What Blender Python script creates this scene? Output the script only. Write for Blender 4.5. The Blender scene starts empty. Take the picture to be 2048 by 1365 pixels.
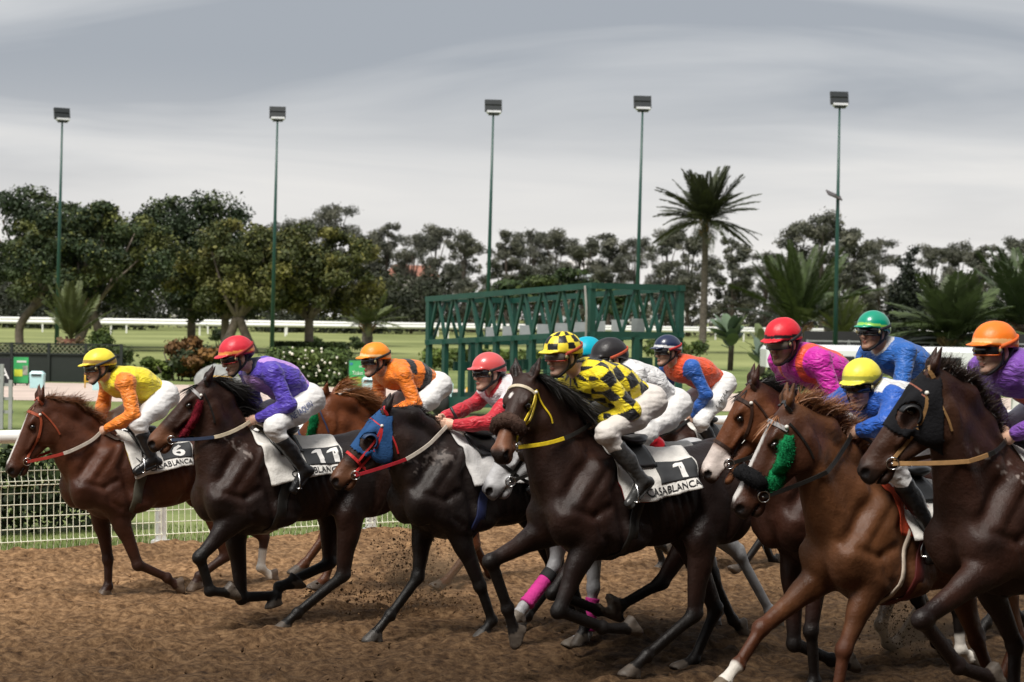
import bpy, bmesh, math, random
import numpy as np
from mathutils import Vector, Matrix
from mathutils.bvhtree import BVHTree

random.seed(3); rng = np.random.default_rng(3)
sc = bpy.context.scene
# ---------------------------------------------------------------- camera
cam_data = bpy.data.cameras.new('camera'); cam = bpy.data.objects.new('camera', cam_data); sc.collection.objects.link(cam); sc.camera = cam
CAM_H = 2.4; PITCH = math.radians(.695); ROLL = math.radians(.9); FOC = 4000.0      # FOC: focal length in pixels of a 2048 wide picture
cam_data.sensor_width = 36.0; cam_data.lens = 36.0 * FOC / 2048; cam_data.clip_end = 3000; cam_data.clip_start = .5
cam.matrix_world = Matrix.Translation((0, 0, CAM_H)) @ Matrix.Rotation(math.radians(90) - PITCH, 4, 'X') @ Matrix.Rotation(ROLL, 4, 'Z')
cam_data.dof.use_dof = True; cam_data.dof.focus_distance = 14.0; cam_data.dof.aperture_fstop = 4.5
sc.render.resolution_x = 1024; sc.render.resolution_y = 682
# ---------------------------------------------------------------- sky and light
SUN_EL, SUN_AZ = math.radians(58), math.radians(-155)      # azimuth from +Y towards +X
w = bpy.data.worlds.new('World'); sc.world = w; w.use_nodes = True
nt = w.node_tree; N, L = nt.nodes, nt.links; bg = N['Background']
sky = N.new('ShaderNodeTexSky'); sky.sky_type = 'NISHITA'; sky.sun_disc = False; sky.sun_elevation = SUN_EL; sky.sun_rotation = SUN_AZ
sky.air_density = 1.0; sky.dust_density = 3.0
tc = N.new('ShaderNodeTexCoord'); sep = N.new('ShaderNodeSeparateXYZ'); L.new(tc.outputs['Generated'], sep.inputs[0])
# a closed deck of cloud: noise on the plane of the deck (direction divided by its height)
mz = N.new('ShaderNodeMath'); mz.operation = 'MAXIMUM'; mz.inputs[1].default_value = 0.0; L.new(sep.outputs['Z'], mz.inputs[0])
ad = N.new('ShaderNodeMath'); ad.operation = 'ADD'; ad.inputs[1].default_value = .10; L.new(mz.outputs[0], ad.inputs[0])
dv = N.new('ShaderNodeVectorMath'); dv.operation = 'DIVIDE'; L.new(tc.outputs['Generated'], dv.inputs[0])
cb = N.new('ShaderNodeCombineXYZ')
for i in range(3): L.new(ad.outputs[0], cb.inputs[i])
L.new(cb.outputs[0], dv.inputs[1])
mpn = N.new('ShaderNodeMapping'); mpn.inputs['Scale'].default_value = (.42, .50, 0); mpn.inputs['Location'].default_value = (2.3, .6, 0); mpn.inputs['Rotation'].default_value = (0, 0, math.radians(12)); L.new(dv.outputs[0], mpn.inputs['Vector'])
nz = N.new('ShaderNodeTexNoise'); nz.inputs['Scale'].default_value = 1.35; nz.inputs['Detail'].default_value = 6; nz.inputs['Roughness'].default_value = .50; nz.inputs['Distortion'].default_value = .8
L.new(mpn.outputs[0], nz.inputs['Vector'])
cr = N.new('ShaderNodeValToRGB'); L.new(nz.outputs['Fac'], cr.inputs[0])
cr.color_ramp.elements[0].position = .36; cr.color_ramp.elements[0].color = (.30, .322, .355, 1)
cr.color_ramp.elements[1].position = .68; cr.color_ramp.elements[1].color = (.61, .602, .592, 1)
e = cr.color_ramp.elements.new(.52); e.color = (.46, .472, .488, 1)
hz = N.new('ShaderNodeMapRange'); hz.inputs[1].default_value = 0; hz.inputs[2].default_value = .13; hz.interpolation_type = 'SMOOTHSTEP'; L.new(sep.outputs['Z'], hz.inputs[0])
mx = N.new('ShaderNodeMix'); mx.data_type = 'RGBA'; L.new(hz.outputs[0], mx.inputs[0]); mx.inputs[6].default_value = (.71, .688, .662, 1); L.new(cr.outputs[0], mx.inputs[7])
sm = N.new('ShaderNodeMix'); sm.data_type = 'RGBA'; sm.inputs[0].default_value = .06; L.new(mx.outputs[2], sm.inputs[6])
sk = N.new('ShaderNodeVectorMath'); sk.operation = 'SCALE'; sk.inputs['Scale'].default_value = .1; L.new(sky.outputs[0], sk.inputs[0]); L.new(sk.outputs[0], sm.inputs[7])
L.new(sm.outputs[2], bg.inputs['Color']); bg.inputs['Strength'].default_value = 1.0
sun_d = bpy.data.lights.new('sun', 'SUN'); sun_d.energy = 3.5; sun_d.angle = math.radians(22); sun_d.color = (1, .95, .88)
sun = bpy.data.objects.new('sun', sun_d); sc.collection.objects.link(sun)
sdir = Vector((math.sin(SUN_AZ) * math.cos(SUN_EL), math.cos(SUN_AZ) * math.cos(SUN_EL), math.sin(SUN_EL)))
sun.rotation_euler = sdir.to_track_quat('Z', 'Y').to_euler()
vs = sc.view_settings; vs.view_transform = 'Standard'; vs.look = 'None'; vs.exposure = 0.38; vs.gamma = 1.0; vs.use_curve_mapping = False

# ------------------------------------------------------------------ helpers
COL = bpy.context.scene.collection
V3 = Vector
def arr(*a): return np.array(a, dtype=np.float64)
def unit(v):
    v = np.asarray(v, dtype=np.float64); n = np.linalg.norm(v); return v / n if n > 1e-9 else v

def link(o, parent=None):
    COL.objects.link(o)
    if parent is not None: o.parent = parent
    return o
def tag(o, label=None, cat=None, group=None, kind=None):
    if label: o['label'] = label
    if cat: o['category'] = cat
    if group: o['group'] = group
    if kind: o['kind'] = kind
    return o
def empty(name, loc=(0, 0, 0), rz=0.0):
    o = bpy.data.objects.new(name, None); o.location = loc; o.rotation_euler = (0, 0, rz); o.empty_display_size = .2
    return link(o)
def mesh_obj(name, verts, faces, mat=None, parent=None, smooth=True, cols=None):
    me = bpy.data.meshes.new(name)
    v = np.asarray(verts, dtype=np.float32).reshape(-1, 3)
    if isinstance(faces, np.ndarray) and faces.ndim == 2:
        k = faces.shape[1]; nf = len(faces)
        me.vertices.add(len(v)); me.vertices.foreach_set('co', v.ravel())
        me.loops.add(nf * k); me.loops.foreach_set('vertex_index', faces.astype(np.int32).ravel())
        me.polygons.add(nf); me.polygons.foreach_set('loop_start', np.arange(nf, dtype=np.int32) * k)
        me.update(calc_edges=True)
    else:
        me.from_pydata(v.tolist(), [], [list(f) for f in faces]); me.update()
    if cols is not None:
        ca = me.color_attributes.new('Col', 'FLOAT_COLOR', 'POINT')
        c = np.ones((len(v), 4), np.float32); c[:, :cols.shape[1]] = cols
        ca.data.foreach_set('color', c.ravel())
    if smooth and len(me.polygons):
        me.polygons.foreach_set('use_smooth', np.ones(len(me.polygons), dtype=bool))
    if mat is not None: me.materials.append(mat)
    return link(bpy.data.objects.new(name, me), parent)
def copy_obj(o, parent=None, loc=None):
    c = o.copy(); COL.objects.link(c)
    if parent is not None: c.parent = parent
    if loc is not None: c.location = loc
    return c
def copy_tree(o, parent=None):
    c = copy_obj(o)
    c.parent = parent
    for ch in list(o.children): copy_tree(ch, c)
    return c

class MB:                                           # small mesh collector
    def __init__(s): s.v = []; s.f = []
    def add(s, v, f):
        b = len(s.v); s.v += [tuple(map(float, p)) for p in v]; s.f += [tuple(b + i for i in q) for q in f]; return s
    def box(s, c, d, R=None):
        x, y, z = [.5 * k for k in d]
        P = [arr(i * x, j * y, k * z) for i in (-1, 1) for j in (-1, 1) for k in (-1, 1)]
        if R is not None: P = [R @ p for p in P]
        P = [p + np.asarray(c) for p in P]
        return s.add(P, [(0, 1, 3, 2), (4, 6, 7, 5), (0, 4, 5, 1), (2, 3, 7, 6), (0, 2, 6, 4), (1, 5, 7, 3)])
    def bar(s, a, b, w, h=None, upv=(0, 0, 1)):     # rectangular bar from a to b
        a = np.asarray(a, float); b = np.asarray(b, float); h = h or w
        d = unit(b - a); x = np.cross(d, upv)
        if np.linalg.norm(x) < 1e-4: x = np.cross(d, (1, 0, 0))
        x = unit(x); y = np.cross(x, d)
        P = []
        for q in (a, b):
            for (i, j) in ((-1, -1), (1, -1), (1, 1), (-1, 1)): P.append(q + x * i * w / 2 + y * j * h / 2)
        return s.add(P, [(0, 1, 2, 3), (7, 6, 5, 4), (0, 4, 5, 1), (1, 5, 6, 2), (2, 6, 7, 3), (3, 7, 4, 0)])
    def tube(s, pts, r, n=8, cap=True, flat=1.0, upv=(0, 0, 1), closed=False):
        pts = [np.asarray(p, float) for p in pts]; m = len(pts)
        rr = r if hasattr(r, '__len__') else [r] * m
        b = len(s.v); prev = None
        for i, p in enumerate(pts):
            if closed: d = pts[(i + 1) % m] - pts[i - 1]
            else: d = pts[min(i + 1, m - 1)] - pts[max(i - 1, 0)]
            d = unit(d)
            x = np.cross(d, upv) if prev is None else prev - d * (prev @ d)
            if np.linalg.norm(x) < 1e-4: x = np.cross(d, (1, 0, .1))
            x = unit(x); prev = x; y = np.cross(d, x)
            for k in range(n):
                t = 2 * math.pi * k / n
                q = p + rr[i] * (math.cos(t) * x + flat * math.sin(t) * y); s.v.append(tuple(map(float, q)))
        for i in range(m if closed else m - 1):
            j = (i + 1) % m
            for k in range(n):
                k2 = (k + 1) % n
                s.f.append((b + i * n + k, b + i * n + k2, b + j * n + k2, b + j * n + k))
        if cap and not closed:
            s.f.append(tuple(b + k for k in reversed(range(n)))); s.f.append(tuple(b + (m - 1) * n + k for k in range(n)))
        return s
    def strap(s, pts, nrm, width, th=.006, closed=False):    # flat strap along pts, outward normals nrm
        pts = [np.asarray(p, float) for p in pts]; nrm = [unit(q) for q in nrm]; m = len(pts); b = len(s.v)
        for i in range(m):
            if closed: d = pts[(i + 1) % m] - pts[i - 1]
            else: d = pts[min(i + 1, m - 1)] - pts[max(i - 1, 0)]
            d = unit(d); x = unit(np.cross(d, nrm[i]))
            for q in (pts[i] - x * width / 2, pts[i] + x * width / 2, pts[i] + x * width * .42 + nrm[i] * th, pts[i] - x * width * .42 + nrm[i] * th):
                s.v.append(tuple(map(float, q)))
        for i in range(m if closed else m - 1):
            j = (i + 1) % m
            for k in range(4):
                k2 = (k + 1) % 4
                s.f.append((b + i * 4 + k, b + i * 4 + k2, b + j * 4 + k2, b + j * 4 + k))
        if not closed:
            s.f.append((b + 3, b + 2, b + 1, b)); e = b + (m - 1) * 4; s.f.append((e, e + 1, e + 2, e + 3))
        return s
    def build(s, name, mat, parent=None, smooth=False): return mesh_obj(name, s.v, s.f, mat, parent, smooth)

def curve_pts(P, n=20):                             # Catmull-Rom through points
    P = [np.asarray(p, float) for p in P]; Q = [2 * P[0] - P[1]] + P + [2 * P[-1] - P[-2]]; out = []
    seg = len(P) - 1
    for i in range(n + 1):
        t = i / n * seg; k = min(int(t), seg - 1); t -= k
        a, b, c, d = Q[k:k + 4]
        out.append(.5 * ((2 * b) + (c - a) * t + (2 * a - 5 * b + 4 * c - d) * t * t + (3 * b - a - 3 * c + d) * t ** 3))
    return out

def uv_ball(c, r, n=12, m=8, mb=None):
    mb = mb or MB(); b = len(mb.v); r = np.asarray(r) * np.ones(3)
    for i in range(1, m):
        a = math.pi * i / m
        for k in range(n):
            t = 2 * math.pi * k / n; mb.v.append(tuple(np.asarray(c) + r * arr(math.sin(a) * math.cos(t), math.sin(a) * math.sin(t), math.cos(a))))
    top = len(mb.v); mb.v.append(tuple(np.asarray(c) + r * arr(0, 0, 1))); mb.v.append(tuple(np.asarray(c) - r * arr(0, 0, 1)))
    for i in range(m - 2):
        for k in range(n):
            k2 = (k + 1) % n; mb.f.append((b + i * n + k, b + (i + 1) * n + k, b + (i + 1) * n + k2, b + i * n + k2))
    for k in range(n):
        k2 = (k + 1) % n; mb.f.append((top, b + k, b + k2)); mb.f.append((top + 1, b + (m - 2) * n + k2, b + (m - 2) * n + k))
    return mb

# value noise on numpy points -------------------------------------------------
_RNG = np.random.default_rng(7); _TAB = _RNG.random((64, 64, 64)).astype(np.float32)
def vnoise(P, sc=1.0, off=0.0):
    P = np.asarray(P, dtype=np.float64) * sc + off + 100.0
    i = np.floor(P).astype(int); f = P - i; f = f * f * (3 - 2 * f); r = 0
    for dx in (0, 1):
        for dy in (0, 1):
            for dz in (0, 1):
                w = (f[..., 0] if dx else 1 - f[..., 0]) * (f[..., 1] if dy else 1 - f[..., 1]) * (f[..., 2] if dz else 1 - f[..., 2])
                r = r + w * _TAB[(i[..., 0] + dx) & 63, (i[..., 1] + dy) & 63, (i[..., 2] + dz) & 63]
    return r * 2 - 1
def fbm(P, sc=1.0, o=4, off=0.0, gain=.5):
    r = 0; a = 1.0
    for k in range(o): r = r + a * vnoise(P, sc * 2 ** k, off + 17.3 * k); a *= gain
    return r

# ------------------------------------------------------------- implicit bodies
class Field:
    def __init__(s, lo, hi, h):
        s.h = h; s.lo = np.asarray(lo, np.float64) - 2 * h
        s.n = np.ceil((np.asarray(hi) + 2 * h - s.lo) / h).astype(int) + 1
        s.D = np.full(tuple(s.n), 1.0, np.float32)
        s.ax = [(s.lo[i] + h * np.arange(s.n[i])).astype(np.float32) for i in range(3)]
    def _box(s, lo, hi, m):
        a = np.clip(np.floor((np.asarray(lo) - m - s.lo) / s.h).astype(int), 0, s.n); b = np.clip(np.ceil((np.asarray(hi) + m - s.lo) / s.h).astype(int) + 1, 0, s.n)
        if np.any(b <= a): return None
        sl = tuple(slice(a[i], b[i]) for i in range(3))
        return sl, s.ax[0][sl[0]][:, None, None], s.ax[1][sl[1]][None, :, None], s.ax[2][sl[2]][None, None, :]
    def _mix(s, sl, d, k, op):
        D = s.D[sl]
        if op == 'add':
            h = np.clip(.5 + .5 * (D - d) / k, 0, 1); s.D[sl] = D + (d - D) * h - k * h * (1 - h)
        else:
            d = -d; h = np.clip(.5 - .5 * (D - d) / k, 0, 1); s.D[sl] = D + (d - D) * h + k * h * (1 - h)
    def cone(s, a, b, ra, rb, k=.03, lat=1.0, ax=(0, 1, 0), op='add', cut=None):
        # tapered capsule; lat squeezes it along the unit axis ax (lat<1: thinner)
        a = np.asarray(a, float); b = np.asarray(b, float); ax = unit(ax); m = max(ra, rb) * max(1, lat)
        B = s._box(np.minimum(a, b), np.maximum(a, b), m + k + s.h * 2)
        if B is None: return s
        sl, X, Y, Z = B; d = b - a; f = 1 / lat - 1
        px, py, pz = X - a[0], Y - a[1], Z - a[2]
        if lat != 1.0:
            q = (px * ax[0] + py * ax[1] + pz * ax[2]) * f; px, py, pz = px + q * ax[0], py + q * ax[1], pz + q * ax[2]
            d = d + (d @ ax) * f * ax
        L2 = max(d @ d, 1e-9)
        t = np.clip((px * d[0] + py * d[1] + pz * d[2]) / L2, 0, 1)
        px, py, pz = px - t * d[0], py - t * d[1], pz - t * d[2]
        r = np.sqrt(px * px + py * py + pz * pz)
        dist = r - (ra + (rb - ra) * t)
        if lat != 1.0: dist = dist * (min(lat, 1) * .5 + .5)
        if cut is not None:
            c, nn = cut; dist = np.maximum(dist, (X - c[0]) * nn[0] + (Y - c[1]) * nn[1] + (Z - c[2]) * nn[2])
        s._mix(sl, dist.astype(np.float32), k, op); return s
    def ell(s, c, r, k=.03, R=None, op='add', cut=None):
        c = np.asarray(c, float); r = np.asarray(r, float); m = max(r)
        B = s._box(c, c, m + k + s.h * 2)
        if B is None: return s
        sl, X, Y, Z = B; px, py, pz = X - c[0], Y - c[1], Z - c[2]
        if R is not None:
            R = np.asarray(R)     # columns: local axes
            px, py, pz = [px * R[0, i] + py * R[1, i] + pz * R[2, i] for i in range(3)]
        qx, qy, qz = px / r[0], py / r[1], pz / r[2]
        k0 = np.sqrt(qx * qx + qy * qy + qz * qz) + 1e-6
        k1 = np.sqrt((qx / r[0]) ** 2 + (qy / r[1]) ** 2 + (qz / r[2]) ** 2) + 1e-6
        dist = k0 * (k0 - 1) / k1
        if cut is not None:
            c0, nn = cut; dist = np.maximum(dist, (X - c0[0]) * nn[0] + (Y - c0[1]) * nn[1] + (Z - c0[2]) * nn[2])
        s._mix(sl, dist.astype(np.float32), k, op); return s
    def halfspace(s, c, nn):      # keep the side nn points away from
        X, Y, Z = s.ax[0][:, None, None], s.ax[1][None, :, None], s.ax[2][None, None, :]
        s.D = np.maximum(s.D, ((X - c[0]) * nn[0] + (Y - c[1]) * nn[1] + (Z - c[2]) * nn[2]).astype(np.float32)); return s
    def mesh(s):
        D = s.D; D[0] = D[-1] = 1; D[:, 0] = D[:, -1] = 1; D[:, :, 0] = D[:, :, -1] = 1
        S = D < 0
        c = [S[i:S.shape[0] - 1 + i, j:S.shape[1] - 1 + j, k:S.shape[2] - 1 + k] for i in (0, 1) for j in (0, 1) for k in (0, 1)]
        al = c[0].copy(); an = c[0].copy()
        for q in c[1:]: al &= q; an |= q
        act = an & ~al
        I = np.argwhere(act); idx = np.full(act.shape, -1, np.int32); idx[tuple(I.T)] = np.arange(len(I))
        corner = np.array([(i, j, k) for i in (0, 1) for j in (0, 1) for k in (0, 1)])
        val = [D[I[:, 0] + q[0], I[:, 1] + q[1], I[:, 2] + q[2]].astype(np.float64) for q in corner]
        P = np.zeros((len(I), 3)); N = np.zeros(len(I))
        for e0 in range(8):
            for e1 in range(e0 + 1, 8):
                if np.abs(corner[e0] - corner[e1]).sum() != 1: continue
                m = (val[e0] < 0) != (val[e1] < 0)
                t = np.where(m, val[e0] / np.where(m, val[e0] - val[e1], 1), 0)
                P += m[:, None] * (corner[e0] + t[:, None] * (corner[e1] - corner[e0])); N += m
        V = s.lo + s.h * (I + P / N[:, None])
        Fs = []
        for a in range(3):
            b, cc = (a + 1) % 3, (a + 2) % 3
            s0 = [slice(None)] * 3; s1 = [slice(None)] * 3; s0[a] = slice(0, -1); s1[a] = slice(1, None)
            E = S[tuple(s0)] != S[tuple(s1)]; J = np.argwhere(E); J = J[(J[:, b] > 0) & (J[:, cc] > 0)]
            if not len(J): continue
            eb = np.zeros(3, int); eb[b] = 1; ec = np.zeros(3, int); ec[cc] = 1
            q = [idx[tuple((J - o).T)] for o in (0 * eb, eb, eb + ec, ec)]
            Q = np.stack(q, 1); flip = ~S[tuple(J.T)]
            Q[flip] = Q[flip][:, ::-1]; Fs.append(Q)
        Fq = np.concatenate(Fs); Fq = Fq[(Fq >= 0).all(1)]
        return V, Fq
def smooth_mesh(V, Fq, it=1, lam=.5):
    n = len(V); e = np.concatenate([Fq[:, [0, 1]], Fq[:, [1, 2]], Fq[:, [2, 3]], Fq[:, [3, 0]]])
    cnt = np.bincount(e[:, 0], minlength=n) + np.bincount(e[:, 1], minlength=n)
    for _ in range(it):
        A = np.zeros_like(V)
        for i in range(3): A[:, i] = np.bincount(e[:, 0], V[e[:, 1], i], n) + np.bincount(e[:, 1], V[e[:, 0], i], n)
        V = V + lam * (A / np.maximum(cnt, 1)[:, None] - V)
    return V
def vert_normals(V, Fq):
    n = np.cross(V[Fq[:, 2]] - V[Fq[:, 0]], V[Fq[:, 3]] - V[Fq[:, 1]]); N = np.zeros_like(V)
    for k in range(4):
        for i in range(3): N[:, i] += np.bincount(Fq[:, k], n[:, i], len(V))
    return N / np.maximum(np.linalg.norm(N, axis=1), 1e-9)[:, None]
def seg_dist(P, a, b):
    a = np.asarray(a, float); b = np.asarray(b, float); d = b - a; t = np.clip(((P - a) @ d) / max(d @ d, 1e-9), 0, 1)
    return np.linalg.norm(P - a - t[:, None] * d, axis=1), t

# ------------------------------------------------------------------ materials
_M = {}
def nodes_of(m):
    m.use_nodes = True; nt = m.node_tree; return nt, nt.nodes['Principled BSDF']
def mat(name, col, rough=.6, metal=0.0, var=.12, scale=8.0, bump=0.0, bscale=40.0, spec=.5, emit=None, sheen=0.0, attr=False, coat=0.0, sss=0.0, trans=0.0, det=4.0):
    if name in _M: return _M[name]
    m = bpy.data.materials.new(name); nt, b = nodes_of(m); N, L = nt.nodes, nt.links
    b.inputs['Roughness'].default_value = rough; b.inputs['Metallic'].default_value = metal
    b.inputs['Specular IOR Level'].default_value = spec; b.inputs['Sheen Weight'].default_value = sheen; b.inputs['Coat Weight'].default_value = coat
    if sss: b.inputs['Subsurface Weight'].default_value = sss; b.inputs['Subsurface Radius'].default_value = (.02, .008, .005); b.inputs['Subsurface Scale'].default_value = .3
    if trans: b.inputs['Transmission Weight'].default_value = trans
    tc = N.new('ShaderNodeTexCoord'); nz = N.new('ShaderNodeTexNoise'); nz.inputs['Scale'].default_value = scale; nz.inputs['Detail'].default_value = det
    L.new(tc.outputs['Object'], nz.inputs['Vector'])
    mp = N.new('ShaderNodeMapRange'); mp.inputs[1].default_value = .3; mp.inputs[2].default_value = .7; mp.inputs[3].default_value = 1 - var; mp.inputs[4].default_value = 1 + var
    L.new(nz.outputs['Fac'], mp.inputs[0])
    mx = N.new('ShaderNodeMix'); mx.data_type = 'RGBA'; mx.blend_type = 'MULTIPLY'; mx.inputs[0].default_value = 1
    if attr:
        at = N.new('ShaderNodeAttribute'); at.attribute_name = 'Col'; L.new(at.outputs['Color'], mx.inputs[6])
    else: mx.inputs[6].default_value = (*col, 1)
    L.new(mp.outputs[0], mx.inputs[7]); L.new(mx.outputs[2], b.inputs['Base Color'])
    if bump:
        n2 = N.new('ShaderNodeTexNoise'); n2.inputs['Scale'].default_value = bscale; n2.inputs['Detail'].default_value = 3
        L.new(tc.outputs['Object'], n2.inputs['Vector']); bp = N.new('ShaderNodeBump'); bp.inputs['Strength'].default_value = bump; bp.inputs['Distance'].default_value = .02
        L.new(n2.outputs['Fac'], bp.inputs['Height']); L.new(bp.outputs[0], b.inputs['Normal'])
    if emit: b.inputs['Emission Color'].default_value = (*col, 1); b.inputs['Emission Strength'].default_value = emit
    _M[name] = m; return m

# ------------------------------------------------------------------ ground, track and lawn
HD = arr(-math.cos(math.radians(35)), -math.sin(math.radians(35)), 0)      # running direction
LT = arr(math.sin(math.radians(35)), -math.cos(math.radians(35)), 0)       # towards the camera side
def UL(u, l, z=0.0): return HD * u + LT * l + arr(0, 0, z)
FENCE = -18.74
def soil_mat():
    m = bpy.data.materials.new('soil'); nt, b = nodes_of(m); N, L = nt.nodes, nt.links
    tc = N.new('ShaderNodeTexCoord'); g = N.new('ShaderNodeNewGeometry')
    a = N.new('ShaderNodeTexNoise'); a.inputs['Scale'].default_value = 1.1; a.inputs['Detail'].default_value = 7; a.inputs['Roughness'].default_value = .62; L.new(tc.outputs['Object'], a.inputs['Vector'])
    c = N.new('ShaderNodeTexNoise'); c.inputs['Scale'].default_value = 16; c.inputs['Detail'].default_value = 6; c.inputs['Roughness'].default_value = .68; L.new(tc.outputs['Object'], c.inputs['Vector'])
    r1 = N.new('ShaderNodeValToRGB'); L.new(c.outputs['Fac'], r1.inputs[0]); r1.color_ramp.elements[0].position = .30; r1.color_ramp.elements[0].color = (.050, .026, .013, 1); r1.color_ramp.elements[1].position = .66; r1.color_ramp.elements[1].color = (.41, .25, .13, 1)
    e = r1.color_ramp.elements.new(.47); e.color = (.195, .11, .054, 1)
    r2 = N.new('ShaderNodeMapRange'); r2.inputs[1].default_value = .3; r2.inputs[2].default_value = .7; r2.inputs[3].default_value = .62; r2.inputs[4].default_value = 1.2; L.new(a.outputs['Fac'], r2.inputs[0])
    mx = N.new('ShaderNodeMix'); mx.data_type = 'RGBA'; mx.blend_type = 'MULTIPLY'; mx.inputs[0].default_value = 1; L.new(r1.outputs[0], mx.inputs[6]); L.new(r2.outputs[0], mx.inputs[7])
    # foreground shading painted into the soil colour: darker towards the camera, edge noisy
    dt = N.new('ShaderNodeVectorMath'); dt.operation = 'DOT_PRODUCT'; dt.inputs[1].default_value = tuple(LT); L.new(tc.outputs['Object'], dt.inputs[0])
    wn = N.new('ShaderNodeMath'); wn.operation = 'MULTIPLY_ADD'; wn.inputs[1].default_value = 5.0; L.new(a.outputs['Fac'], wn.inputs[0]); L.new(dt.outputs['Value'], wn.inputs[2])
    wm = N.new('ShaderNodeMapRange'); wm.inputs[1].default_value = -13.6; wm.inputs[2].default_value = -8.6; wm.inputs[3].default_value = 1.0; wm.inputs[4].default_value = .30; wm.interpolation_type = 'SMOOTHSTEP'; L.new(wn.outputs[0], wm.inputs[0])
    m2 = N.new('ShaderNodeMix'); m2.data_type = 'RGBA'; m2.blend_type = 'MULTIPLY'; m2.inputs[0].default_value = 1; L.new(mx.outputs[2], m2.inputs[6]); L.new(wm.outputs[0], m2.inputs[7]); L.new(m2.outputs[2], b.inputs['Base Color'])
    b.inputs['Roughness'].default_value = .95; b.inputs['Specular IOR Level'].default_value = .15
    bp = N.new('ShaderNodeBump'); bp.inputs['Strength'].default_value = 1.0; bp.inputs['Distance'].default_value = .03; L.new(c.outputs['Fac'], bp.inputs['Height']); L.new(bp.outputs[0], b.inputs['Normal'])
    return m
def grass_mat(name, c0, c1, sc1=.15, sc2=6.0):
    m = bpy.data.materials.new(name); nt, b = nodes_of(m); N, L = nt.nodes, nt.links; tc = N.new('ShaderNodeTexCoord')
    a = N.new('ShaderNodeTexNoise'); a.inputs['Scale'].default_value = sc1; a.inputs['Detail'].default_value = 6; L.new(tc.outputs['Object'], a.inputs['Vector'])
    d = N.new('ShaderNodeTexNoise'); d.inputs['Scale'].default_value = sc2; d.inputs['Detail'].default_value = 6; d.inputs['Roughness'].default_value = .7; L.new(tc.outputs['Object'], d.inputs['Vector'])
    ad = N.new('ShaderNodeMath'); ad.operation = 'MULTIPLY_ADD'; ad.inputs[1].default_value = .5; L.new(d.outputs['Fac'], ad.inputs[0]); L.new(a.outputs['Fac'], ad.inputs[2])
    r = N.new('ShaderNodeValToRGB'); r.color_ramp.elements[0].position = .58; r.color_ramp.elements[0].color = (*c0, 1); r.color_ramp.elements[1].position = .92; r.color_ramp.elements[1].color = (*c1, 1); L.new(ad.outputs[0], r.inputs[0]); L.new(r.outputs[0], b.inputs['Base Color'])
    b.inputs['Roughness'].default_value = .9; b.inputs['Specular IOR Level'].default_value = .2
    bp = N.new('ShaderNodeBump'); bp.inputs['Strength'].default_value = .7; bp.inputs['Distance'].default_value = .05; L.new(d.outputs['Fac'], bp.inputs['Height']); L.new(bp.outputs[0], b.inputs['Normal'])
    return m
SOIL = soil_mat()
def grid_sheet(name, pts, nx, ny, m, z=0):
    a, b, c, d = [np.asarray(p, float) for p in pts]; vs = []; fs = []
    for i in range(nx + 1):
        for j in range(ny + 1): x, y = i / nx, j / ny; vs.append(a * (1 - x) * (1 - y) + b * x * (1 - y) + c * x * y + d * (1 - x) * y)
    for i in range(nx):
        for j in range(ny): q = i * (ny + 1) + j; fs.append((q, q + ny + 1, q + ny + 2, q + 1))
    return mesh_obj(name, vs, fs, m, None, True)
tag(grid_sheet('ground', [(-900, -200, -.06), (900, -200, -.06), (900, 1800, -.06), (-900, 1800, -.06)], 12, 12, grass_mat('lawn_far', (.14, .165, .055), (.27, .295, .115), .05, 2.0)), kind='structure')
tag(grid_sheet('lawn', [UL(70, FENCE + .35, -.045), UL(-160, FENCE + .35, -.045), UL(-160, FENCE - 60, -.045), UL(70, FENCE - 60, -.045)], 8, 8, grass_mat('lawn_near', (.105, .14, .042), (.22, .26, .095), .35, 9.0)), kind='structure')
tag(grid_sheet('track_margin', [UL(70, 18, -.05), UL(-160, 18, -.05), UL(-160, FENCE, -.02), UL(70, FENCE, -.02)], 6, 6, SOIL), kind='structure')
def dirt():
    du = .046; us = np.arange(-27, -1.0, du); ls = np.arange(FENCE - .12, -4.2, du); U_, L_ = np.meshgrid(us, ls, indexing='ij'); P = np.stack([U_, L_, 0 * U_], -1)
    st = P * arr(.75, 1.25, 1)                     # clods pulled a little along the running line
    hgt = fbm(st, .5, 2, 2) * .022 + fbm(st, 2.6, 3, 5) * .026 + np.abs(fbm(st, 6.0, 3, 8)) * .040 + fbm(st, 13, 2, 3) * .016 + fbm(P * arr(.35, 4.2, 1), 1.0, 2, 12) * .020
    edge = np.exp(-((L_ - (FENCE + .42 + .12 * vnoise(P, .8))) / .26) ** 2); hgt = hgt + edge * (.055 + .03 * vnoise(P, 1.7)) + .012
    hgt = hgt - .10 * np.clip((FENCE + .05 - L_) / .12, 0, 1)
    rs = np.random.default_rng(5)                 # hoof prints
    for _ in range(420):
        cu, cl = rs.uniform(-22, -3), rs.uniform(-17.5, -6); r = rs.uniform(.06, .10); i0, i1 = np.searchsorted(us, [cu - .35, cu + .35]); j0, j1 = np.searchsorted(ls, [cl - .35, cl + .35])
        d = np.hypot((U_[i0:i1, j0:j1] - cu) * .85, L_[i0:i1, j0:j1] - cl) / r; hgt[i0:i1, j0:j1] += -.045 * np.exp(-d ** 2) + .026 * np.exp(-((d - 1.5) / .5) ** 2)
    hgt = np.clip(hgt, -.03, .12)
    V = HD * U_[..., None] + LT * L_[..., None] + np.stack([0 * hgt, 0 * hgt, hgt], -1); nu, nl = len(us), len(ls)
    idx = np.arange(nu * nl).reshape(nu, nl); Q = np.stack([idx[:-1, :-1], idx[1:, :-1], idx[1:, 1:], idx[:-1, 1:]], -1).reshape(-1, 4)
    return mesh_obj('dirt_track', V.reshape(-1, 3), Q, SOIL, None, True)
tag(dirt(), kind='structure')
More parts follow.
